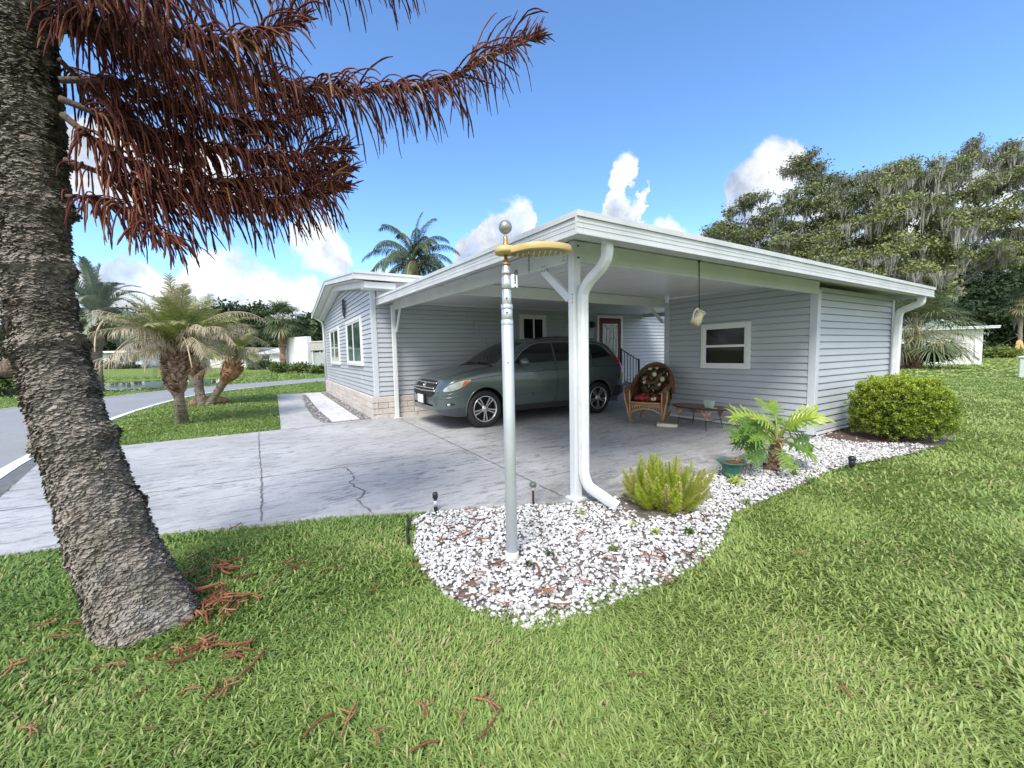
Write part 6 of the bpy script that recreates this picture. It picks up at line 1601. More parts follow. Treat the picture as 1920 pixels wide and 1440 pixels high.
# ------------------------------------------------------------------ hanging pitcher
hp = pY(1311, 487, 2.66); hp = thing('hanging_pitcher', 'cream floral ceramic pitcher hanging on a black rod from the carport beam', 'pitcher', tuple(pY(1311, 487, 2.66)))
t0, t1 = pY(1311, 487, 2.655), pY(1311, 575, 2.655)
mb = MB(); mb.tube([t0, t1], .0045, 6); mb.tube([t0, t0+V3(0,.0,.005)], .016, 8); mb.tube([t0-V3(0,0,.03), t0], .009, 8); mb.tube([t1+V3(0,0,.01), t1, t1+V3(.012,0,-.012), t1+V3(.0,0,-.02)], .004, 6); mb.build('rod', BLACK, hp)
def floral():
    t = NT('floral_ceramic'); v = t.coords()
    vo = t.n('ShaderNodeTexVoronoi'); vo.inputs['Scale'].default_value = 26; t.l(v, vo.inputs['Vector'])
    c = t.mix(t.ramp(vo.outputs['Distance'], [(.28, 1.), (.36, 0.)]), (.70,.66,.50), vo.outputs['Color'])
    h = t.ramp(t.noise(v, 24, 3), [(.40, (.26,.22,.05)), (.5, (.66,.60,.40)), (.58, (.07,.08,.04))])
    geo = t.n('ShaderNodeTexCoord'); sp = t.n('ShaderNodeSeparateXYZ'); t.l(geo.outputs['Object'], sp.inputs[0])
    f = t.ramp(sp.outputs['Z'], [(.085, 1.), (.10, 0.)])
    c = t.mix(f, (.72,.70,.62), t.mix(.55, h, (.70,.64,.42)))
    return t.done(t.bsdf(c, .15))
axz = nrm(np.array([.22, -.10, .85])*1.0 + rx*.25); axx = nrm(np.cross((0,1,0), axz)); axy = np.cross(axz, axx)
pc = pY(1308, 597, 2.655)
mb = MB(); mb.lathe([(0,-.085),(.05,-.085),(.062,-.07),(.066,-.03),(.055,.02),(.048,.055),(.055,.085),(.062,.095),(.056,.093),(.044,.055),(.05,.0),(.058,-.06),(0,-.07)], 30)
pit = mb.build('pitcher_body', floral(), hp); 
axx, axy, axz = axx*.84, axy*.84, axz*.84
MM = Matrix(((axx[0],axy[0],axz[0],pc[0]),(axx[1],axy[1],axz[1],pc[1]),(axx[2],axy[2],axz[2],pc[2]),(0,0,0,1)))
pit.matrix_world = MM
mb = MB(); mb.tube(smooth_line([(-.05,0,.08),(-.085,0,.10),(-.105,0,.06),(-.10,0,.0),(-.062,0,-.045)], 2), .009, 8); ph = mb.build('handle', plain('cream_glaze',(.74,.72,.64),.15), hp); ph.matrix_world = MM

# ------------------------------------------------------------------ wicker rocking chair
def wicker():
    t = NT('brown_wicker'); v = t.coords((1,1,1))
    w1 = t.n('ShaderNodeTexWave', wave_type='BANDS', bands_direction='Z'); w1.inputs['Scale'].default_value = 16; w1.inputs['Distortion'].default_value = 1.5; w1.inputs['Detail Scale'].default_value = 8; t.l(v, w1.inputs['Vector'])
    w2 = t.n('ShaderNodeTexWave', wave_type='BANDS', bands_direction='DIAGONAL'); w2.inputs['Scale'].default_value = 22; t.l(v, w2.inputs['Vector'])
    f = t.math('MULTIPLY', w1.outputs['Fac'], t.math('ADD', t.math('MULTIPLY', w2.outputs['Fac'], .6), .4))
    c = t.ramp(f, [(.05, (.055,.026,.012)), (.4, (.21,.105,.048)), (.9, (.36,.20,.095))])
    return t.done(t.bsdf(c, .55, 0, t.bump(f, .9, .012)))
WICK = wicker(); CANE = plain('cane_pole', (.40,.235,.11), .5, var=.25, scale=12)
CH = (5.84, 4.90, 0); CRZ = radians(27)
CSC = (1., .90, 1.)
chair = thing('rocking_chair', 'brown wicker rocking chair with rounded fan back against the shed wall', 'chair', CH, rz=CRZ); chair.scale = CSC
def cobj(mb, name, m, parent=None):
    o = mb.build(name, m); o.parent = parent or chair; return o
# local: -x is forward; seat 0.42 high
W2 = .33
for s in (-1, 1):
    mb = MB(); arc = [( -.47+.94*t, s*.27, .012+.40*(t-.44)**2) for t in np.linspace(0,1,24)]; mb.tube(arc, .017, 8); rk = cobj(mb, 'rocker', CANE)
    mb = MB(); mb.tube([(-.36,s*.30,.10),(-.37,s*.305,.30),(-.35,s*.32,.60)], [.020,.022,.022], 8); cobj(mb, 'front_leg', CANE)
    mb = MB(); mb.tube([(.22,s*.26,.055),(.24,s*.28,.30),(.27,s*.30,.45)], .020, 8); cobj(mb, 'rear_leg', CANE)
    # side panel under the arm
    mb = MB(); G = []
    for t in np.linspace(0,1,14):
        x = -.37 + .62*t; bot = .27+.06*abs(sin(pi*t)) ; G.append([(x, s*(.315+.012*sin(pi*k/9)), bot+(.60+.10*t**2-bot)*k/9) for k in range(10)])
    mb.grid(G); mb.grid([[(x, y-s*.025, z) for x, y, z in g][::-1] for g in G]); cobj(mb, 'side_panel', WICK)
    # broad rolled arm
    mb = MB(); P_ = [(-.40,s*.345,.575),(-.405,s*.35,.605),(-.34,s*.355,.632),(-.1,s*.36,.64),(.12,s*.36,.70),(.24,s*.34,.80)]
    P_ = smooth_line(P_, 2); mb.tube(P_, [.043]*(len(P_)), 10); cobj(mb, 'arm', WICK)
    mb = MB(); mb.tube([(-.40,s*.40,.60),(-.405,s*.395,.45),(-.39,s*.36,.33),(-.37,s*.335,.18),(-.365,s*.315,.09)], .015, 8); mb.tube([(-.40,s*.30,.60),(-.405,s*.30,.45),(-.385,s*.295,.30),(-.365,s*.29,.10)], .015, 8); cobj(mb, 'front_post', CANE)
    mb = MB(); G = [[(-.398+.03*(1-k/9)**2, s*(.30+.098*j/5*(1-.45*(1-k/9))), .11+.49*k/9) for j in range(6)] for k in range(10)]; mb.grid(G); cobj(mb, 'arm_front', WICK)
mb = MB(); mb.box((-.37,-.30,.36),(.26,.30,.40)); cobj(mb, 'seat', WICK)
# apron: open lattice with an arched lower rail
mb = MB(); mb.tube([(-.385,y,.385) for y in np.linspace(-.29,.29,8)], .014, 8); mb.tube([(-.385,y,.20+.085*(1-(y/.29)**2)) for y in np.linspace(-.29,.29,16)], .013, 8)
for k in range(26):
    y = -.28+.56*k/25; z0 = .205+.085*(1-(y/.29)**2); d = .03*(1 if k % 2 else -1)
    mb.tube([(-.386,y,z0),(-.388,max(-.29,min(.29,y+d)),.38)], .0075, 5)
mb.tube([(-.387,y,.335) for y in np.linspace(-.29,.29,6)], .010, 6); cobj(mb, 'apron', CANE)
# fan back
def backp(a, r):
    """a from 0 (left) to pi, r 0..1; leans back with height"""
    y = -cos(a)*.36*r; z = .62 + sin(a)*.40*r; x = .25 + .28*(z-.40) + .10*(-(y/.36)**2)
    return (x, y, z)
mb = MB(); G = [[backp(a, r) for a in np.linspace(0,pi,30)] for r in np.linspace(.02,1,10)]; mb.grid(G)
low = [[( .25+.28*(z-.40)+.10*(-(y/.36)**2), y, z) for y in np.linspace(-.36,.36,14)] for z in np.linspace(.40,.62,5)]; mb.grid(low)
mb.grid([[(x+.03,y,z) for x,y,z in g][::-1] for g in G]); mb.grid([[(x+.03,y,z) for x,y,z in g][::-1] for g in low]); cobj(mb, 'backrest', WICK)
mb = MB(); mb.tube([(.2,-.37,.50)]+[backp(a, 1.03) for a in np.linspace(0,pi,40)]+[(.2,.37,.50)], .040, 10); cobj(mb, 'back_roll', WICK)
mb = MB(); mb.tube([backp(a, .84) for a in np.linspace(0,pi,30)], .010, 6); cobj(mb, 'back_rail', CANE)
def floral_cloth(red):
    t = NT('floral_cushion_red' if red else 'floral_cushion_dark'); v = t.coords()
    vo = t.n('ShaderNodeTexVoronoi'); vo.inputs['Scale'].default_value = 8.5; t.l(v, vo.inputs['Vector'])
    vo2 = t.n('ShaderNodeTexVoronoi'); vo2.inputs['Scale'].default_value = 19; t.l(v, vo2.inputs['Vector'])
    ang = t.noise(v, 40, 3, .6)
    sp = t.n('ShaderNodeSeparateColor'); t.l(vo.outputs['Color'], sp.inputs[0]); sp2 = t.n('ShaderNodeSeparateColor'); t.l(vo2.outputs['Color'], sp2.inputs[0])
    leaf = t.ramp(sp2.outputs[0], [(.0, (.020,.014,.012)), (.45, (.035,.022,.016)), (.46, (.075,.072,.035)), (.75, (.11,.095,.05)), (.76, (.17,.03,.03)), (.9, (.06,.035,.02))], 'CONSTANT')
    flower = t.ramp(sp.outputs[0], [(0., (.62,.56,.36)), (.42, (.58,.50,.28)), (.55, (.52,.07,.09)), (.75, (.66,.60,.44)), (.9, (.55,.30,.14))], 'CONSTANT')
    dsum = t.math('ADD', vo.outputs['Distance'], t.math('MULTIPLY', t.math('SUBTRACT', ang, .5), .55))
    m_ = t.math('MULTIPLY', t.ramp(dsum, [(.34, 1.), (.40, 0.)]), t.ramp(sp.outputs[1], [(.42, 0.), (.46, 1.)]))
    c = t.mix(m_, leaf, flower)
    if red: c = t.mix(t.ramp(sp2.outputs[1], [(.5, 0.), (.52, .85)], 'CONSTANT'), c, (.36,.035,.05))
    return t.done(t.bsdf(c, .9, 0, t.bump(t.noise(v, 220, 2), .25, .003), Specular_IOR_Level=.15))
def pillow(nx, ny, hx, hy, th, k=3.2):
    mb = MB(); 
    for sgn in (1, -1):
        G = []
        for i in range(nx):
            u = -1+2*i/(nx-1); row = []
            for j in range(ny):
                v = -1+2*j/(ny-1); h = th*max(0,(1-abs(u)**k))**.5*max(0,(1-abs(v)**k))**.5*(1+.10*sin(5*u+1)*sin(4*v))
                row.append((u*hx*(1-.04*v*v), v*hy*(1-.04*u*u), sgn*h))
            G.append(row if sgn > 0 else row[::-1])
        mb.grid(G)
    return mb
Mch = Matrix.Translation(Vector(CH)) @ Matrix.Rotation(CRZ, 4, 'Z') @ Matrix.Diagonal((*CSC, 1))
o = pillow(24, 24, .25, .27, .065).build('seat_cushion', floral_cloth(True)); o.matrix_world = Mch @ Matrix.Translation((-.11, 0, .455)); tag(o, 'red and green floral seat cushion on the wicker rocker', 'cushion')
o = pillow(24, 24, .275, .27, .075).build('back_cushion', floral_cloth(False)); o.matrix_world = Mch @ Matrix.Translation((.20, 0, .71)) @ Matrix.Rotation(radians(-74), 4, 'Y'); tag(o, 'dark floral back cushion with cream and red blooms on the rocker', 'cushion')
mb = MB(); mb.box((-.16,-.045,0),(.16,.045,.05)); o = bevel(mb.build('wood_block', plain('pale_cut_wood', (.74,.66,.52), .8, var=.15)), .004); p = gp(1251, 800, 0); o.matrix_world = Matrix.Translation((p[0], p[1], .001)) @ Matrix.Rotation(radians(-62), 4, 'Z'); tag(o, 'short pale block of wood on the slab beside the rocker', 'wood block')

# ------------------------------------------------------------------ oval iron and wicker coffee table
TB = (6.02, 4.06, 0); IRON = plain('rusty_iron', (.060,.045,.038), .65, .4, var=.4, scale=30)
tb = thing('coffee_table', 'low oval coffee table with woven top and scrolled iron legs', 'table', TB)
def tobj(mb, name, m): o = mb.build(name, m); o.parent = tb; return o
ov = lambda r, a: (.27*r*cos(a), .47*r*sin(a))
def weave():
    t = NT('woven_table_top'); v = t.coords()
    w = t.n('ShaderNodeTexWave', wave_type='BANDS', bands_direction='DIAGONAL'); w.inputs['Scale'].default_value = 9; w.inputs['Distortion'].default_value = .6; t.l(v, w.inputs['Vector'])
    c = t.ramp(w.outputs['Fac'], [(.1, (.12,.065,.045)), (.5, (.25,.15,.105)), (.9, (.34,.225,.165))])
    return t.done(t.bsdf(c, .5, 0, t.bump(w.outputs['Fac'], .8, .01)))
mb = MB(); G = [[(*ov(r, a), z) for a in np.linspace(0,2*pi,48,endpoint=False)] for r, z in ((.02,.352),(.9,.352),(.985,.357),(1.0,.350),(.99,.338),(.9,.336),(.02,.336))]; mb.grid(G, closed=True); tobj(mb, 'table_top', weave())
mb = MB(); mb.tube([(*ov(1.0, a), .346) for a in np.linspace(0,2*pi,49)], .011, 7, cap=False); tobj(mb, 'rim', IRON)
BRK = plain('cane_bracket', (.40,.25,.18), .6, var=.3, scale=30)
for a in (.62, pi-.62, pi+.62, -.62):
    x, y = ov(.88, a); x2, y2 = ov(.97, a)
    mb = MB(); mb.tube([(x,y,.335),(x,y,.18),(x2,y2,.02),(x2*1.02,y2*1.02,.004)], [.008,.007,.006,.009], 7); tobj(mb, 'leg', IRON)
    mb = MB(); t_ = nrm((-.27*sin(a), .47*cos(a), 0))
    for s in (-1, 1):
        cpt = [(x+t_[0]*s*.10, y+t_[1]*s*.10, .33),(x+t_[0]*s*.06, y+t_[1]*s*.06, .30),(x+t_[0]*s*.02, y+t_[1]*s*.02, .25),(x, y, .17)]; mb.tube(smooth_line(cpt, 2), .009, 6)
    for k in range(5): s = -.7+.35*k; mb.tube([(x+t_[0]*s*.12, y+t_[1]*s*.12, .33), (x+t_[0]*s*.02, y+t_[1]*s*.02, .20)], .012, 5)
    tobj(mb, 'bracket', BRK)
for sx in (-1, 1):
    mb = MB()
    for k in range(6):
        y = -.15+.06*k; mb.tube([(sx*.235, y+.026*cos(b), .305+.022*sin(b)) for b in np.linspace(0, 1.8*pi, 12)], .0035, 5)
    tobj(mb, 'scroll', IRON)
mb = MB()
for s in (-1, 1): mb.tube(smooth_line([(*ov(.9,.62)[:1], s*ov(.9,.62)[1], .15),(.05,s*.12,.11),(-.05,s*.12,.11),(-ov(.9,.62)[0], s*ov(.9,.62)[1], .15)], 2), .005, 6)
tobj(mb, 'stretcher', IRON)
CEL = plain('celadon_glaze', (.42,.52,.47), .3, var=.12, scale=10)
pt = thing('square_pot', 'small celadon green square pot on the oval table', 'pot', (5.96, 3.85, .358))
mb = MB(); s = .058
G = [[(sx*q, sy*q, z) for sx, sy in ((-1,-1),(1,-1),(1,1),(-1,1))] for q, z in ((.045,0),(s,.10),(s+.006,.102),(s+.006,.112),(s-.004,.112),(s-.006,.09))]; mb.grid(G, 0, False, closed=True); mb.add(G[0], [(3,2,1,0)]); o = mb.build('pot_body', CEL); o.parent = pt
mb = MB(); mb.quad((-s+.007,-s+.007,.095),(s-.007,-s+.007,.095),(s-.007,s-.007,.095),(-s+.007,s-.007,.095)); o = mb.build('soil', SOIL); o.parent = pt
mb = MB(); mb.lathe([(0,0),(.035,0),(.05,.012),(.046,.013),(.03,.005),(0,.005)], 24); o = mb.build('saucer', plain('cream_dish',(.55,.50,.40),.4)); o.location = (5.90, 3.73, .359); tag(o, 'tiny cream saucer beside the square pot on the table', 'saucer')

# ------------------------------------------------------------------ door steps and railing
CST = plain('step_concrete', (.33,.33,.34), .8, var=.12, bump=.2)
st = thing('door_steps', 'grey concrete door steps under the red door', 'steps', (8.0, 7.95, 0))
mb = MB(); mb.box((7.72,7.55,-.05),(8.92,8.39,.40)); bevel(mb.build('landing', CST, st), .01)
mb = MB(); mb.box((8.92,7.55,-.05),(9.22,8.39,.27)); bevel(mb.build('tread', CST, st), .01)
mb = MB(); mb.box((9.22,7.55,-.05),(9.52,8.39,.135)); bevel(mb.build('tread', CST, st), .01)
RAILM = plain('dark_rail_paint', (.035,.04,.055), .45, var=.1)
YR = 7.58; A0 = pY(1165, 655, YR); A1 = pY(1198, 676, YR)
rl = thing('stair_railing', 'black metal stair railing with slim balusters by the red door', 'railing', (A0[0], YR, 0))
zb0, zb1 = .40, .06
mb = MB(); mb.box((A0[0]-.02,YR-.02,.40 if False else .0),(A0[0]+.02,YR+.02,A0[2]+.03)); mb.build('newel', RAILM, rl)
mb = MB(); mb.box((A1[0]-.02,YR-.02,.0),(A1[0]+.02,YR+.02,A1[2]+.04)); mb.build('newel', RAILM, rl)
mb = MB(); mb.bar(A0, A1, .032, .02); mb.build('handrail', RAILM, rl)
lo0, lo1 = A0 - V3(0,0,.78), A1 - V3(0,0,.78); mb = MB(); mb.bar(lo0, lo1, .02, .02); mb.build('bottom_rail', RAILM, rl)
for k in range(1, 6):
    t = k/6; p = A0*(1-t)+A1*t; mb = MB(); mb.bar(p, p-V3(0,0,.78), .014, .014, up=(1,0,0)); mb.build('baluster', RAILM, rl)

# ------------------------------------------------------------------ bed plants
FERNL = foliage('foxtail_fern', [(0,(.20,.29,.025)),(.4,(.42,.52,.05)),(.75,(.60,.67,.11)),(1,(.66,.60,.34))], .5, .45, .25)
fx = thing('foxtail_fern', 'lime green foxtail fern with upright plumes beside the downspout', 'fern', (FERN_C[0], FERN_C[1], GZ))
LVs = []; 
for k in range(66):
    az = RNG.uniform(0, 2*pi); t = math.sqrt((k+.5)/66); el = radians(88-46*t+RNG.uniform(-9,9)); L = RNG.uniform(.27,.44)*(1.06-.16*t); b0 = V3(FERN_C[0]+cos(az)*.20*t, FERN_C[1]+sin(az)*.17*t, GZ+.01)
    d = V3(cos(az)*cos(el), sin(az)*cos(el), sin(el)); n = 480; f = NR.random(n)**.8
    cur = nrm(d + V3(cos(az)*-.12, sin(az)*-.12, .35)); P_ = b0 + d*(f*L)[:,None] + (cur-d)*((f**2)*L*.6)[:,None]
    r = .050*np.sin(pi*np.clip(.10+.88*f,0,1))**.6*(1-.45*f)+.004
    a = NR.uniform(0,2*pi,n); S = nrm(np.cross(d,(.3,.2,1))); U = np.cross(S,d); o = np.cos(a)[:,None]*S+np.sin(a)[:,None]*U; tip = P_ + o*(r*NR.uniform(.55,1.2,n))[:,None] + d*(r*NR.uniform(.5,1.5,n))[:,None]
    w = np.cross(o, d)*.0021; tt = np.clip(.52 + .3*RNG.gauss(0,.5) + .3*f + NR.normal(0,.17,n), 0, 1)
    if RNG.random() < .13: tt = np.clip(tt+.5, 0, 1)
    LVs.append((np.stack([P_-w, P_+w, tip+w*.3, tip-w*.3], 1).reshape(-1,3), np.repeat(tt, 4)))
V = np.concatenate([a for a, _ in LVs]); bulk('plumes', V, np.arange(len(V)).reshape(-1,4), np.concatenate([b for _, b in LVs]), FERNL, fx)
# dry thatch at the fern's foot
mb = MB()
for k in range(160):
    a = RNG.uniform(0,2*pi); r = RNG.uniform(0,.26); p = V3(FERN_C[0]+.04+cos(a)*r, FERN_C[1]-.06+sin(a)*r*.8, GZ+.02+RNG.uniform(0,.03)); b = RNG.uniform(0,2*pi); L = RNG.uniform(.05,.14)
    mb.tube([p, p+V3(cos(b)*L*.5, sin(b)*L*.5, RNG.uniform(0,.03)), p+V3(cos(b)*L, sin(b)*L, -.005)], .0016, 4, tint=RNG.random())
mb.build('thatch', foliage('dry_thatch', [(0,(.12,.07,.04)),(.5,(.24,.16,.09)),(1,(.36,.28,.16))], .9, 0), fx)

PHIL = foliage('philodendron_leaf', [(0,(.045,.115,.03)),(.4,(.13,.25,.04)),(.7,(.30,.42,.05)),(1,(.46,.54,.09))], .28, .35, .5)
ph_ = thing('philodendron', 'split leaf philodendron on a scaly brown stem at the shed corner', 'plant', (4.5, 2.2, GZ))
pb = V3(4.5, 2.2, GZ); top_ = pD(1458, 822, 4.16)
trunk_mesh('stem', [pb, pb*.5+top_*.5+V3(.0,0,.0), top_], [.075,.055,.045], PBOOT, ph_, 14, .10, .15, .03, 130, .035)
lv, wd = Leaves(), MB()
def lobed(lv, base, d, up, L, W, t):
    """deeply cut leaf: a midrib with broad wavy lobes that fuse near the rib"""
    d = nrm(d); S = nrm(np.cross(d, up)); U = nrm(np.cross(S, d)); n = 7
    def rib(f): return base + d*L*f + U*(.05*L*sin(pi*f)-.20*L*f*f)
    for s in (-1, 1):
        for i in range(n):
            f = i/n*.92; df = .150; b0, b1 = rib(max(0, f-.02)), rib(min(1, f+df)); ll = W*(.45+.62*sin(pi*(.22+.66*(1-f))))*RNG.uniform(.85,1.12); fwd = .15+.95*f
            if i == 0: fwd = -.75
            dd = nrm(S*s + d*fwd); pr = nrm(d - dd*(d@dd)); w_ = L*df*.40; k = RNG.uniform(-.6,1.2)
            m = (b0+b1)/2 + dd*ll*.5 + U*.06*ll; e = (b0+b1)/2 + dd*ll*.84 + U*(-.06*ll)*k; tp = (b0+b1)/2 + dd*ll*1.06 + pr*w_*.35 + U*(-.20*ll)*k; tt = min(1,max(0,t+RNG.gauss(0,.07)))
            lv.q(b0, b1, m+pr*w_*.78, m-pr*w_*.62, tt); lv.q(m-pr*w_*.62, m+pr*w_*.78, e+pr*w_*.70, e-pr*w_*.42, tt); lv.q(e-pr*w_*.42, e+pr*w_*.70, tp+pr*w_*.16, tp-pr*w_*.14, tt)
            # side tooth
            q0, q1 = m+dd*ll*.05-pr*w_*.55, m+dd*ll*.28-pr*w_*.40; qe = m+dd*ll*.22-pr*w_*1.15-U*.05*ll*k; lv.q(q0, q1, qe+dd*.006, qe-dd*.006, tt)
    e = rib(1.0)+d*L*.20-U*.08*L; lv.q(rib(.82)-S*.024, rib(.82)+S*.024, rib(.96)+S*.020, rib(.96)-S*.020, t); lv.q(rib(.96)-S*.020, rib(.96)+S*.020, e+S*.003, e-S*.003, t)
LF = [((1405,755),.0,.30,.16,.72),((1500,760),-.05,.32,.17,.85),((1450,745),.1,.28,.16,.55),((1390,790),-.05,.28,.15,.35),((1420,775),-.1,.27,.15,.30),((1480,775),-.12,.28,.16,.65),((1515,815),.1,.26,.14,.40),((1415,850),-.2,.24,.13,.30),
      ((1475,860),-.2,.22,.12,.50),((1500,835),.0,.27,.14,.45),((1395,815),.05,.24,.13,.28),((1435,790),.15,.25,.14,.22),((1462,765),.18,.26,.14,.62),((1440,762),-.12,.27,.15,.75),((1492,790),.12,.25,.14,.38),((1408,832),-.1,.22,.13,.25),((1425,800),-.18,.26,.15,.45),((1520,845),.05,.24,.13,.55),((1450,775),.2,.27,.15,.3)]
for (px, py), dz, L, W, t in LF:
    hub = pD(px, py, 4.16+dz); mid = pb*.3+hub*.7 if py > 830 else (top_+hub)/2+V3(0,0,.05)
    st_ = top_ - V3(0,0,.02+RNG.random()*.06); st2 = st_+(hub-st_)*.40+V3(0,0,.05); h2 = st_+(hub-st_)*.55
    wd.tube(smooth_line([tuple(st_), tuple(st2), tuple(h2)], 2), list(np.linspace(.012,.006,len(smooth_line([tuple(st_), tuple(st2), tuple(h2)], 2)))), 6, tint=.5)
    dirn = nrm(hub-st_); dirn[2] = dirn[2]*.45-.22; sideup = nrm(V3(*( -R[:2,2]*-.35), 1.0) + V3(-R[0][2]*-.5*0,0,0))
    lean_ = nrm(np.array([R[0][2], R[1][2], 0])*.75 + V3(0,0,.8))      # leaves tip towards the light on the lawn side
    lobed(lv, h2, dirn, lean_, L*.95, W*.92, t)
lv.build('leaves', PHIL, ph_); wd.build('petiole', foliage('petiole', [(0,(.16,.22,.06)),(1,(.34,.36,.10))], .4, 0), ph_)

# green planter
GPL = plain('green_plastic_pot', (.035,.145,.115), .4, var=.25, scale=7)
gpt = thing('flower_pot', 'teal green plastic flower pot of dry soil on the white stones', 'flower pot', (3.92, 2.28, 0))
mb = MB(); r = .098
mb.lathe([(.070,.0),(.075,.012),(.092,.11),(.095,.12),(.104,.125),(.118,.148),(.132,.152),(.134,.158),(.128,.160),(.110,.150),(.095,.125),(.088,.12)], 36); o = mb.build('pot_body', GPL); o.parent = gpt
mb = MB(); G = [[(rr_*cos(a), rr_*sin(a), .138+.012*RNG.random()) for a in np.linspace(0,2*pi,20,endpoint=False)] for rr_ in (.002,.03,.06,.085,.103)]; mb.grid(G, closed=True); o = mb.build('soil', bpy.data.materials['bark_mulch']); o.parent = gpt
mb = MB()
for k in range(26):
    a = RNG.uniform(-.7,.6); p = V3(.105*cos(a), .105*sin(a), .15); o_ = V3(cos(a), sin(a), 0)
    q_ = [p*.8+V3(0,0,.03*1), p+o_*.03+V3(0,0,.02), p+o_*.045+V3(0,0,-.05), p+o_*.04+V3(RNG.gauss(0,.01),RNG.gauss(0,.01),-RNG.uniform(.06,.13))]; mb.tube(q_, [.003,.003,.003,.0015], 4, tint=RNG.random())
o = mb.build('withered_stems', MATS['dry_thatch']); o.parent = gpt; mb = MB()
for k in range(12):
    a = RNG.uniform(0,2*pi); r_ = RNG.uniform(0,.08); mb.tube([(r_*cos(a), r_*sin(a), .14), (r_*cos(a)+RNG.gauss(0,.03), r_*sin(a)+RNG.gauss(0,.03), .18)], .0025, 4, tint=.3)
o = mb.build('dry_twigs', MATS['dry_thatch']); o.parent = gpt

def rosette(name, label, x, y, n, L, m, tint, w=.012, el=(20,70), cat='weed', group=None, z=0.):
    t_ = thing(name, label, cat, (x, y, z), group); lv = Leaves()
    for k in range(n):
        a = RNG.uniform(0,2*pi); e = radians(RNG.uniform(*el)); l = L*RNG.uniform(.6,1.15); d = V3(cos(a)*cos(e), sin(a)*cos(e), sin(e)); s = V3(-sin(a), cos(a), 0)*w/2; b = V3(x+RNG.gauss(0,L*.12), y+RNG.gauss(0,L*.12), z)
        m_ = b+d*l*.55; e_ = m_+nrm(d+V3(0,0,-.8))*l*.45; tt = min(1,max(0,tint+RNG.gauss(0,.12))); lv.q(b-s*.5,b+s*.5,m_+s,m_-s,tt); lv.q(m_-s,m_+s,e_+s*.1,e_-s*.1,tt)
    lv.build('leaves', m, t_); return t_
p = gp(1378, 905, 0); rosette('fern_sprig', 'bright green fern sprig growing in front of the green pot', p[0], p[1], 60, .12, FERNL, .55, .010, (10,65), 'fern')
p = gp(1380, 885, 0)
for k, (x, y, n, L, m, ti, w, lab) in enumerate(((1150,1032,26,.05,SHRUB,.7,.010,'small green weed among the white stones right of the pole'),(1230,1000,28,.055,FERNL,.5,.010,'pale green weed on the stones below the fern'),(1290,1000,30,.07,SHRUB,.55,.012,'dark green weed on the stones right of the fern'),(1320,1003,12,.04,SHRUB,.6,.008,'tiny weed at the right edge of the stones'),
      (1090,965,20,.06,FERNL,.3,.007,'wispy weed behind the light pole'),(1030,1040,24,.055,SHRUB,.4,.008,'dull green weed right of the pole foot'),(990,1062,24,.06,SHRUB,.35,.008,'dull green weed left in front of the pole foot'),(1185,985,18,.045,FERNL,.6,.01,'yellow green weed beside the downspout mouth'),(1490,890,60,.10,GRASS,.45,.006,'patch of grassy weeds right of the philodendron'),(1520,905,60,.10,GRASS,.4,.006,'grassy weed tuft at the edge of the stones'),(1330,935,30,.08,GRASS,.5,.006,'grassy weed right of the fern'),(1400,945,50,.09,GRASS,.5,.006,'grassy weed on the stones below the green pot'))):
    p = gp(x, y, 0); rosette('weed', lab, p[0], p[1], n, L, m, ti, w, (15,80))
# clipped yellow-green hedge
HEDL = foliage('hedge_leaf', [(0,(.045,.08,.018)),(.35,(.13,.20,.030)),(.65,(.31,.41,.045)),(1,(.52,.60,.085))], .4, .35, .35, 5, .15)
hd = thing('clipped_shrub', 'large clipped yellow green shrub beside the shed wall', 'shrub', (7.25, 2.25, GZ))
hc = pD(1684, 772, 5.62); HR = np.array([.515, .50, .475]); fwd2 = nrm(np.array([-R[0][2], -R[1][2], 0]))
def hshape(d):
    q = (np.abs(d)**2.6).sum(1)**(-1/2.6)     # squarish, clipped
    return q*(1 + .07*np.sin(d@np.array([7.,2,3])+1)*np.sin(d@np.array([-3,8,4.])) + .04*np.sin(d@np.array([17.,-9,12])))
def hdirs(n):
    d = NR.normal(size=(n,3)); d /= np.linalg.norm(d, axis=1)[:,None]; d[:,2] = np.where(d[:,2] < -.55, -d[:,2], d[:,2]); return d
def hworld(loc): return hc + loc[:,:1]*rx + loc[:,1:2]*fwd2 + loc[:,2:3]*V3(0,0,1)
Wl, Dl, Sl, Tl = [], [], [], []
d = hdirs(2600); tips = hworld(d*(hshape(d)*NR.uniform(.86,1.06,2600))[:,None]*HR); od = tips-hc; od /= np.linalg.norm(od, axis=1)[:,None]
ax2 = od + V3(0,0,.45) + NR.normal(0,.35,(2600,3)); ax2 /= np.linalg.norm(ax2, axis=1)[:,None]; st_t = NR.normal(0,.13,2600)
for j in range(17):      # sprigs of leaves around each shoot
    back = NR.uniform(-.012,.06,2600)[:,None]; sdv = NR.normal(size=(2600,3)); sdv -= ax2*(sdv*ax2).sum(1)[:,None]; sdv /= np.linalg.norm(sdv, axis=1)[:,None]
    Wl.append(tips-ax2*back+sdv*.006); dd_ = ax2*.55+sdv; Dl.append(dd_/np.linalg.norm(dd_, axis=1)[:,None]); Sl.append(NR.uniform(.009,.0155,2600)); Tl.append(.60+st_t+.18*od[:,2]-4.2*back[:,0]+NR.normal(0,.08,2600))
nf2 = 15000; d = hdirs(nf2); loc = d*(hshape(d)*NR.uniform(.55,.92,nf2))[:,None]*HR; Wl.append(hworld(loc)); Dl.append(hdirs(nf2)); Sl.append(NR.uniform(.010,.018,nf2)); Tl.append(.25+NR.normal(0,.12,nf2))  # inner leaves tinted darker, standing in for shade between the sprigs
Wp = np.concatenate(Wl); dirs = np.concatenate(Dl); sz = np.concatenate(Sl)[:,None]; tt = np.clip(np.concatenate(Tl), 0, 1)
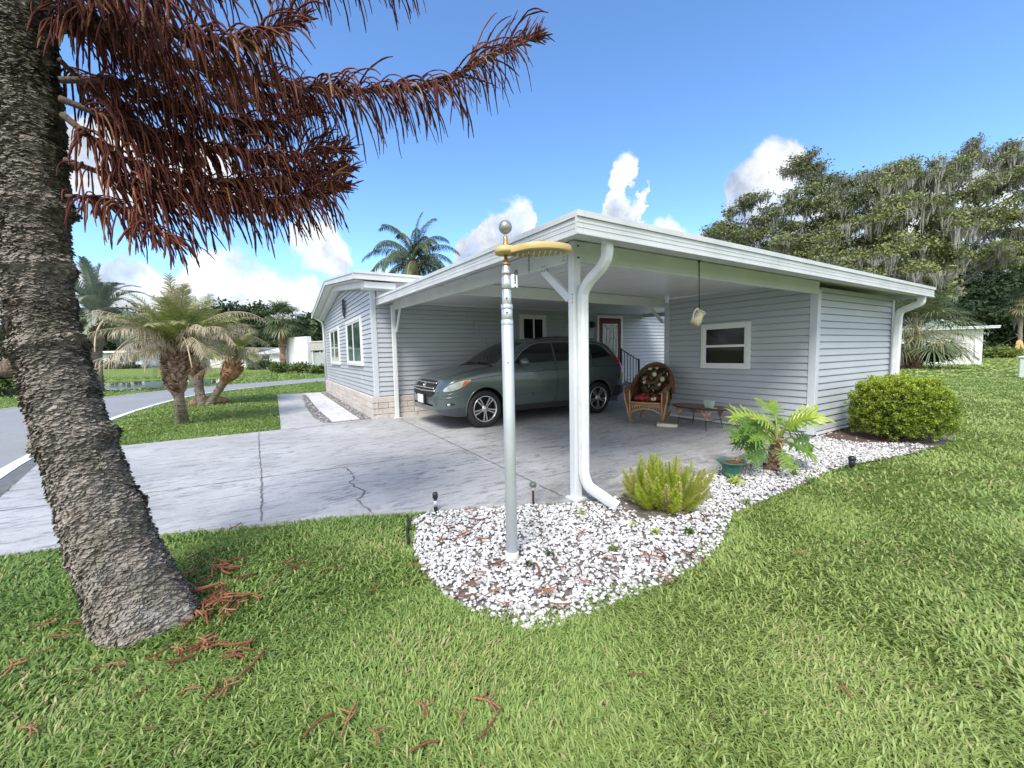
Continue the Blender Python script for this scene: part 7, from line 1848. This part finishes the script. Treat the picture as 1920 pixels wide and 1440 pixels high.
k_ = Wp[:,2] > GZ+.02; Wp, dirs, sz, tt = Wp[k_], dirs[k_], sz[k_], tt[k_]; nl = len(Wp)
a_ = np.cross(dirs, NR.normal(size=(nl,3))); a_ /= np.linalg.norm(a_, axis=1)[:,None]
Q = np.stack([Wp, Wp+dirs*sz+a_*sz*.55, Wp+dirs*sz*2.1, Wp+dirs*sz-a_*sz*.55], 1)
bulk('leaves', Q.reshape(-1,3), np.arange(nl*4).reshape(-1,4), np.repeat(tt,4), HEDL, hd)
mb = MB()
for k in range(70):
    dd = nrm(V3(RNG.gauss(0,1),RNG.gauss(0,1),RNG.gauss(.3,.6))); e = hc + (rx*dd[0]*HR[0]+fwd2*dd[1]*HR[1]+V3(0,0,1)*dd[2]*HR[2])*.88; b = V3(hc[0]+RNG.gauss(0,.06), hc[1]+RNG.gauss(0,.06), GZ-.02); mb.tube(limb_path(b, e, .02, 5, .05), [.014,.012,.010,.007,.005,.003], 5)
mb.build('stem', OAKB, hd)

# ------------------------------------------------------------------ garden lights
SMOKE = plain('smoked_plastic', (.10,.10,.10), .25, var=.2)
def slight(px, py, h, name, label, kind):
    p = gp(px, py, 0); t_ = thing(name, label, 'garden light', (p[0], p[1], -.01))
    def c(nm, prof_, m): mb = MB(); mb.lathe(prof_, 20); o = mb.build(nm, m); o.parent = t_; return o
    if kind == 'tube':
        c('stake', [(.010,-.03),(.013,.02),(.016,.03),(.016,h-.05),(.010,h-.045)], BLACK); c('lamp_head', [(.016,h-.05),(.022,h-.042),(.022,h-.012),(.018,h),(.006,h+.004)], BLACK)
        mb = MB(); mb.lathe([(.0165,.05),(.0165,.10)], 12); o = mb.build('sticker', plain('pale_sticker',(.5,.5,.5),.5)); o.parent = t_
    elif kind == 'cap':
        c('stake', [(.009,-.03),(.010,.13),(.008,.14)], plain('bronze_stake',(.11,.05,.035),.5,.4)); c('lens', [(.018,.135),(.020,.14),(.020,.165),(.018,.17)], plain('clear_lens',(.42,.40,.36),.15)); c('cap', [(.026,.168),(.030,.172),(.030,.195),(.024,.202),(.004,.206)], plain('grey_cap',(.16,.16,.15),.5,.3))
    else:
        c('stake', [(.008,-.03),(.010,.03)], BLACK); c('housing', [(.022,.02),(.028,.03),(.030,.07),(.026,.085)], BLACK); c('shade', [(.026,.085),(.036,.095),(.034,.115),(.020,.130),(.004,.132)], BLACK)
slight(817, 958, .165, 'garden_light', 'slim black tube garden light at the drive edge of the stones', 'tube')
slight(1000, 946, .2, 'garden_light', 'bronze stake garden light with round grey cap behind the pole', 'cap')
slight(1597, 876, .1, 'garden_light', 'stubby black garden spotlight near the clipped shrub', 'spot')
# ------------------------------------------------------------------ sky and sun
SUN_EL, SUN_DIR = radians(52), nrm((-.72, -.69, 0))     # direction towards the sun, on the ground plane
sun_az = math.atan2(SUN_DIR[0], SUN_DIR[1])             # clockwise from +Y
world = bpy.data.worlds.new("World"); scene.world = world; world.use_nodes = True
wt = world.node_tree; wt.nodes.clear()
def wn(typ, **kw):
    x = wt.nodes.new(typ)
    for k, v in kw.items(): setattr(x, k, v)
    return x
wo = wn('ShaderNodeOutputWorld'); bg = wn('ShaderNodeBackground'); bg.inputs[1].default_value = SKY_STRENGTH if 'SKY_STRENGTH' in globals() else .11
sky = wn('ShaderNodeTexSky', sky_type='NISHITA'); sky.sun_disc = False
sky.sun_elevation = SUN_EL; sky.sun_rotation = sun_az; sky.air_density = 1.0; sky.dust_density = .1; sky.ozone_density = 1.8; sky.altitude = 3000
tc = wn('ShaderNodeTexCoord')
def wm(op, a, b=0., c=0., clamp=False):
    x = wn('ShaderNodeMath', operation=op); x.use_clamp = clamp
    for i, v in enumerate((a, b, c)):
        if hasattr(v, 'links'): wt.links.new(v, x.inputs[i])
        else: x.inputs[i].default_value = v
    return x.outputs[0]
def wv(op, a, b=None, out='Vector'):
    x = wn('ShaderNodeVectorMath', operation=op)
    for i, v in enumerate((a, b)):
        if v is None: continue
        if hasattr(v, 'links'): wt.links.new(v, x.inputs[i])
        else: x.inputs[i].default_value = tuple(v)
    return x.outputs[out]
D = tc.outputs['Generated']
def wnoise(vec, s, det, ro=.55):
    x = wn('ShaderNodeTexNoise'); x.inputs['Scale'].default_value = s; x.inputs['Detail'].default_value = det; x.inputs['Roughness'].default_value = ro
    wt.links.new(vec, x.inputs['Vector']); return x.outputs
YAW = math.atan2(-R[1][2], -R[0][2])
sep = wn('ShaderNodeSeparateXYZ'); wt.links.new(D, sep.inputs[0])
nA = wnoise(D, 5.5, 9, .60); nB = wnoise(wv('ADD', D, (3.1,1.7,.4)), 15.0, 6, .60)
def cen(sock, k): return wm('MULTIPLY', wm('SUBTRACT', sock, .5), k)
sA = wn('ShaderNodeSeparateColor'); wt.links.new(nA['Color'], sA.inputs[0]); sB = wn('ShaderNodeSeparateColor'); wt.links.new(nB['Color'], sB.inputs[0])
fx, fy = cos(YAW), sin(YAW)
az = wm('ARCTAN2', wm('SUBTRACT', wm('MULTIPLY', sep.outputs[0], fy), wm('MULTIPLY', sep.outputs[1], fx)),
        wm('ADD', wm('MULTIPLY', sep.outputs[0], fx), wm('MULTIPLY', sep.outputs[1], fy)))       # to the right of the street view, radians
el = wm('ARCSINE', sep.outputs[2])
azw = wm('ADD', az, wm('ADD', cen(sA.outputs[0], .16), cen(sB.outputs[0], .06)))
elw = wm('ADD', el, wm('ADD', cen(sA.outputs[1], .15), cen(sB.outputs[1], .075)))
u = wm('ADD', wm('DIVIDE', azw, radians(130)), .5, clamp=True)
def curve(pts):
    """elevation of a cloud edge against bearing, from points seen in the photograph"""
    q = []
    for px, py in pts:
        d = nrm(sight(px, py)); a = math.atan2(d[0]*fy - d[1]*fx, d[0]*fx + d[1]*fy); q.append((a/radians(130)+.5, math.asin(d[2])/radians(60)+.2))
    q.sort()
    c = wn('ShaderNodeFloatCurve'); cm = c.mapping; cv = cm.curves[0]; cm.use_clip = False; cm.extend = 'HORIZONTAL'
    cv.points[0].location = q[0]; cv.points[1].location = q[-1]
    for p_ in q[1:-1]: cv.points.new(*p_)
    for p_ in cv.points: p_.handle_type = 'AUTO_CLAMPED'
    cm.update(); wt.links.new(u, c.inputs['Value'])
    return wm('MULTIPLY', wm('SUBTRACT', c.outputs[0], .2), radians(60))
lo_top = curve([(-300,470),(0,470),(100,478),(170,505),(250,490),(285,520),(320,510),(345,465),(380,455),(430,470),(480,505),(530,525),(570,520),(620,545),(660,520),(690,490),(740,500),(800,500),
    (850,485),(885,425),(930,378),(965,362),(990,378),(1000,410),(1040,470),(1110,470),(1140,400),(1155,310),(1185,292),(1208,320),(1205,385),(1222,425),(1258,408),(1300,430),(1330,405),
    (1360,320),(1400,272),(1450,252),(1485,270),(1510,330),(1580,360),(1680,345),(1760,325),(1840,292),(1900,285),(1990,280),(2300,330)])
hi_top = curve([(-400,180),(0,200),(110,225),(250,235),(380,260),(470,330),(505,455),(530,425),(560,405),(600,398),(635,425),(660,450),(672,540),(760,620),(900,640),(1200,640),(1700,640)])
hi_bot = curve([(-400,420),(0,420),(110,400),(250,398),(400,395),(480,400),(510,475),(540,500),(580,508),(640,515),(670,545),(760,600),(900,600),(1200,600),(1700,600)])
def edge(x, w0, w1):
    m = wn('ShaderNodeMapRange'); m.interpolation_type = 'SMOOTHSTEP'; wt.links.new(x, m.inputs[0]); m.inputs[1].default_value = w0; m.inputs[2].default_value = w1; return m.outputs[0]
dlo = wm('SUBTRACT', lo_top, elw); dhi = wm('MINIMUM', wm('SUBTRACT', hi_top, elw), wm('SUBTRACT', elw, hi_bot))
mask = wm('MAXIMUM', dlo, dhi)
gaps = wm('MULTIPLY', edge(sB.outputs[2], .66, .40), 1.0)
dens = wm('MULTIPLY', edge(mask, -.006, .022), wm('ADD', .72, wm('MULTIPLY', gaps, .28)))
Dw = D
# cloud brightness: sunlit tops, greyer bellies and hollows
n3 = wnoise(wv('ADD', D, (-.012,-.012,.03)), 9.0, 7, .58)
lit = wm('ADD', n3['Fac'], wm('MULTIPLY', edge(mask, .16, .0), .16))
cr = wn('ShaderNodeValToRGB'); wt.links.new(lit, cr.inputs[0])
e = cr.color_ramp.elements; e[0].position = .46; e[0].color = (2.5,2.8,3.3,1); e[1].position = .72; e[1].color = (6.4,6.4,6.4,1)
hsv = wn('ShaderNodeHueSaturation'); hsv.inputs['Saturation'].default_value = 1.08; hsv.inputs['Value'].default_value = 1.92
wt.links.new(sky.outputs[0], hsv.inputs['Color'])
tn = wn('ShaderNodeMix', data_type='RGBA', blend_type='MULTIPLY'); tn.inputs[0].default_value = 1.; wt.links.new(hsv.outputs[0], tn.inputs[6]); tn.inputs[7].default_value = (.90, 1.0, 1.05, 1)
mx = wn('ShaderNodeMix', data_type='RGBA'); wt.links.new(dens, mx.inputs[0]); wt.links.new(tn.outputs[2], mx.inputs[6]); wt.links.new(cr.outputs[0], mx.inputs[7])
# unseen bright cloud added behind the street view as neutral fill light
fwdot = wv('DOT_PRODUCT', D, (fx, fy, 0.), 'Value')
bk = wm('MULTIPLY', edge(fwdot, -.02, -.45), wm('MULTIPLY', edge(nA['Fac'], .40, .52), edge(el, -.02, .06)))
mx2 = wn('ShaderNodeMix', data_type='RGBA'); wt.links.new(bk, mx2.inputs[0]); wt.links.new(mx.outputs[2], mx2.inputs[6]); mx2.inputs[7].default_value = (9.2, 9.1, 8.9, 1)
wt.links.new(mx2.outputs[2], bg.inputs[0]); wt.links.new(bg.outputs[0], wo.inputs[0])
sd = bpy.data.lights.new('sun', 'SUN'); sd.energy = 2.7; sd.angle = radians(24); sd.color = (1, .955, .88)
so_ = bpy.data.objects.new('sun', sd); COL.objects.link(so_)
to = np.array([SUN_DIR[0]*cos(SUN_EL), SUN_DIR[1]*cos(SUN_EL), sin(SUN_EL)])
so_.rotation_euler = Vector(to).to_track_quat('Z', 'Y').to_euler()
vs = scene.view_settings; vs.view_transform = 'Standard'; vs.look = 'None'; vs.exposure = .80; vs.gamma = 1; vs.use_curve_mapping = False
scene.cycles.max_bounces = 8; scene.cycles.diffuse_bounces = 4; scene.cycles.transparent_max_bounces = 8
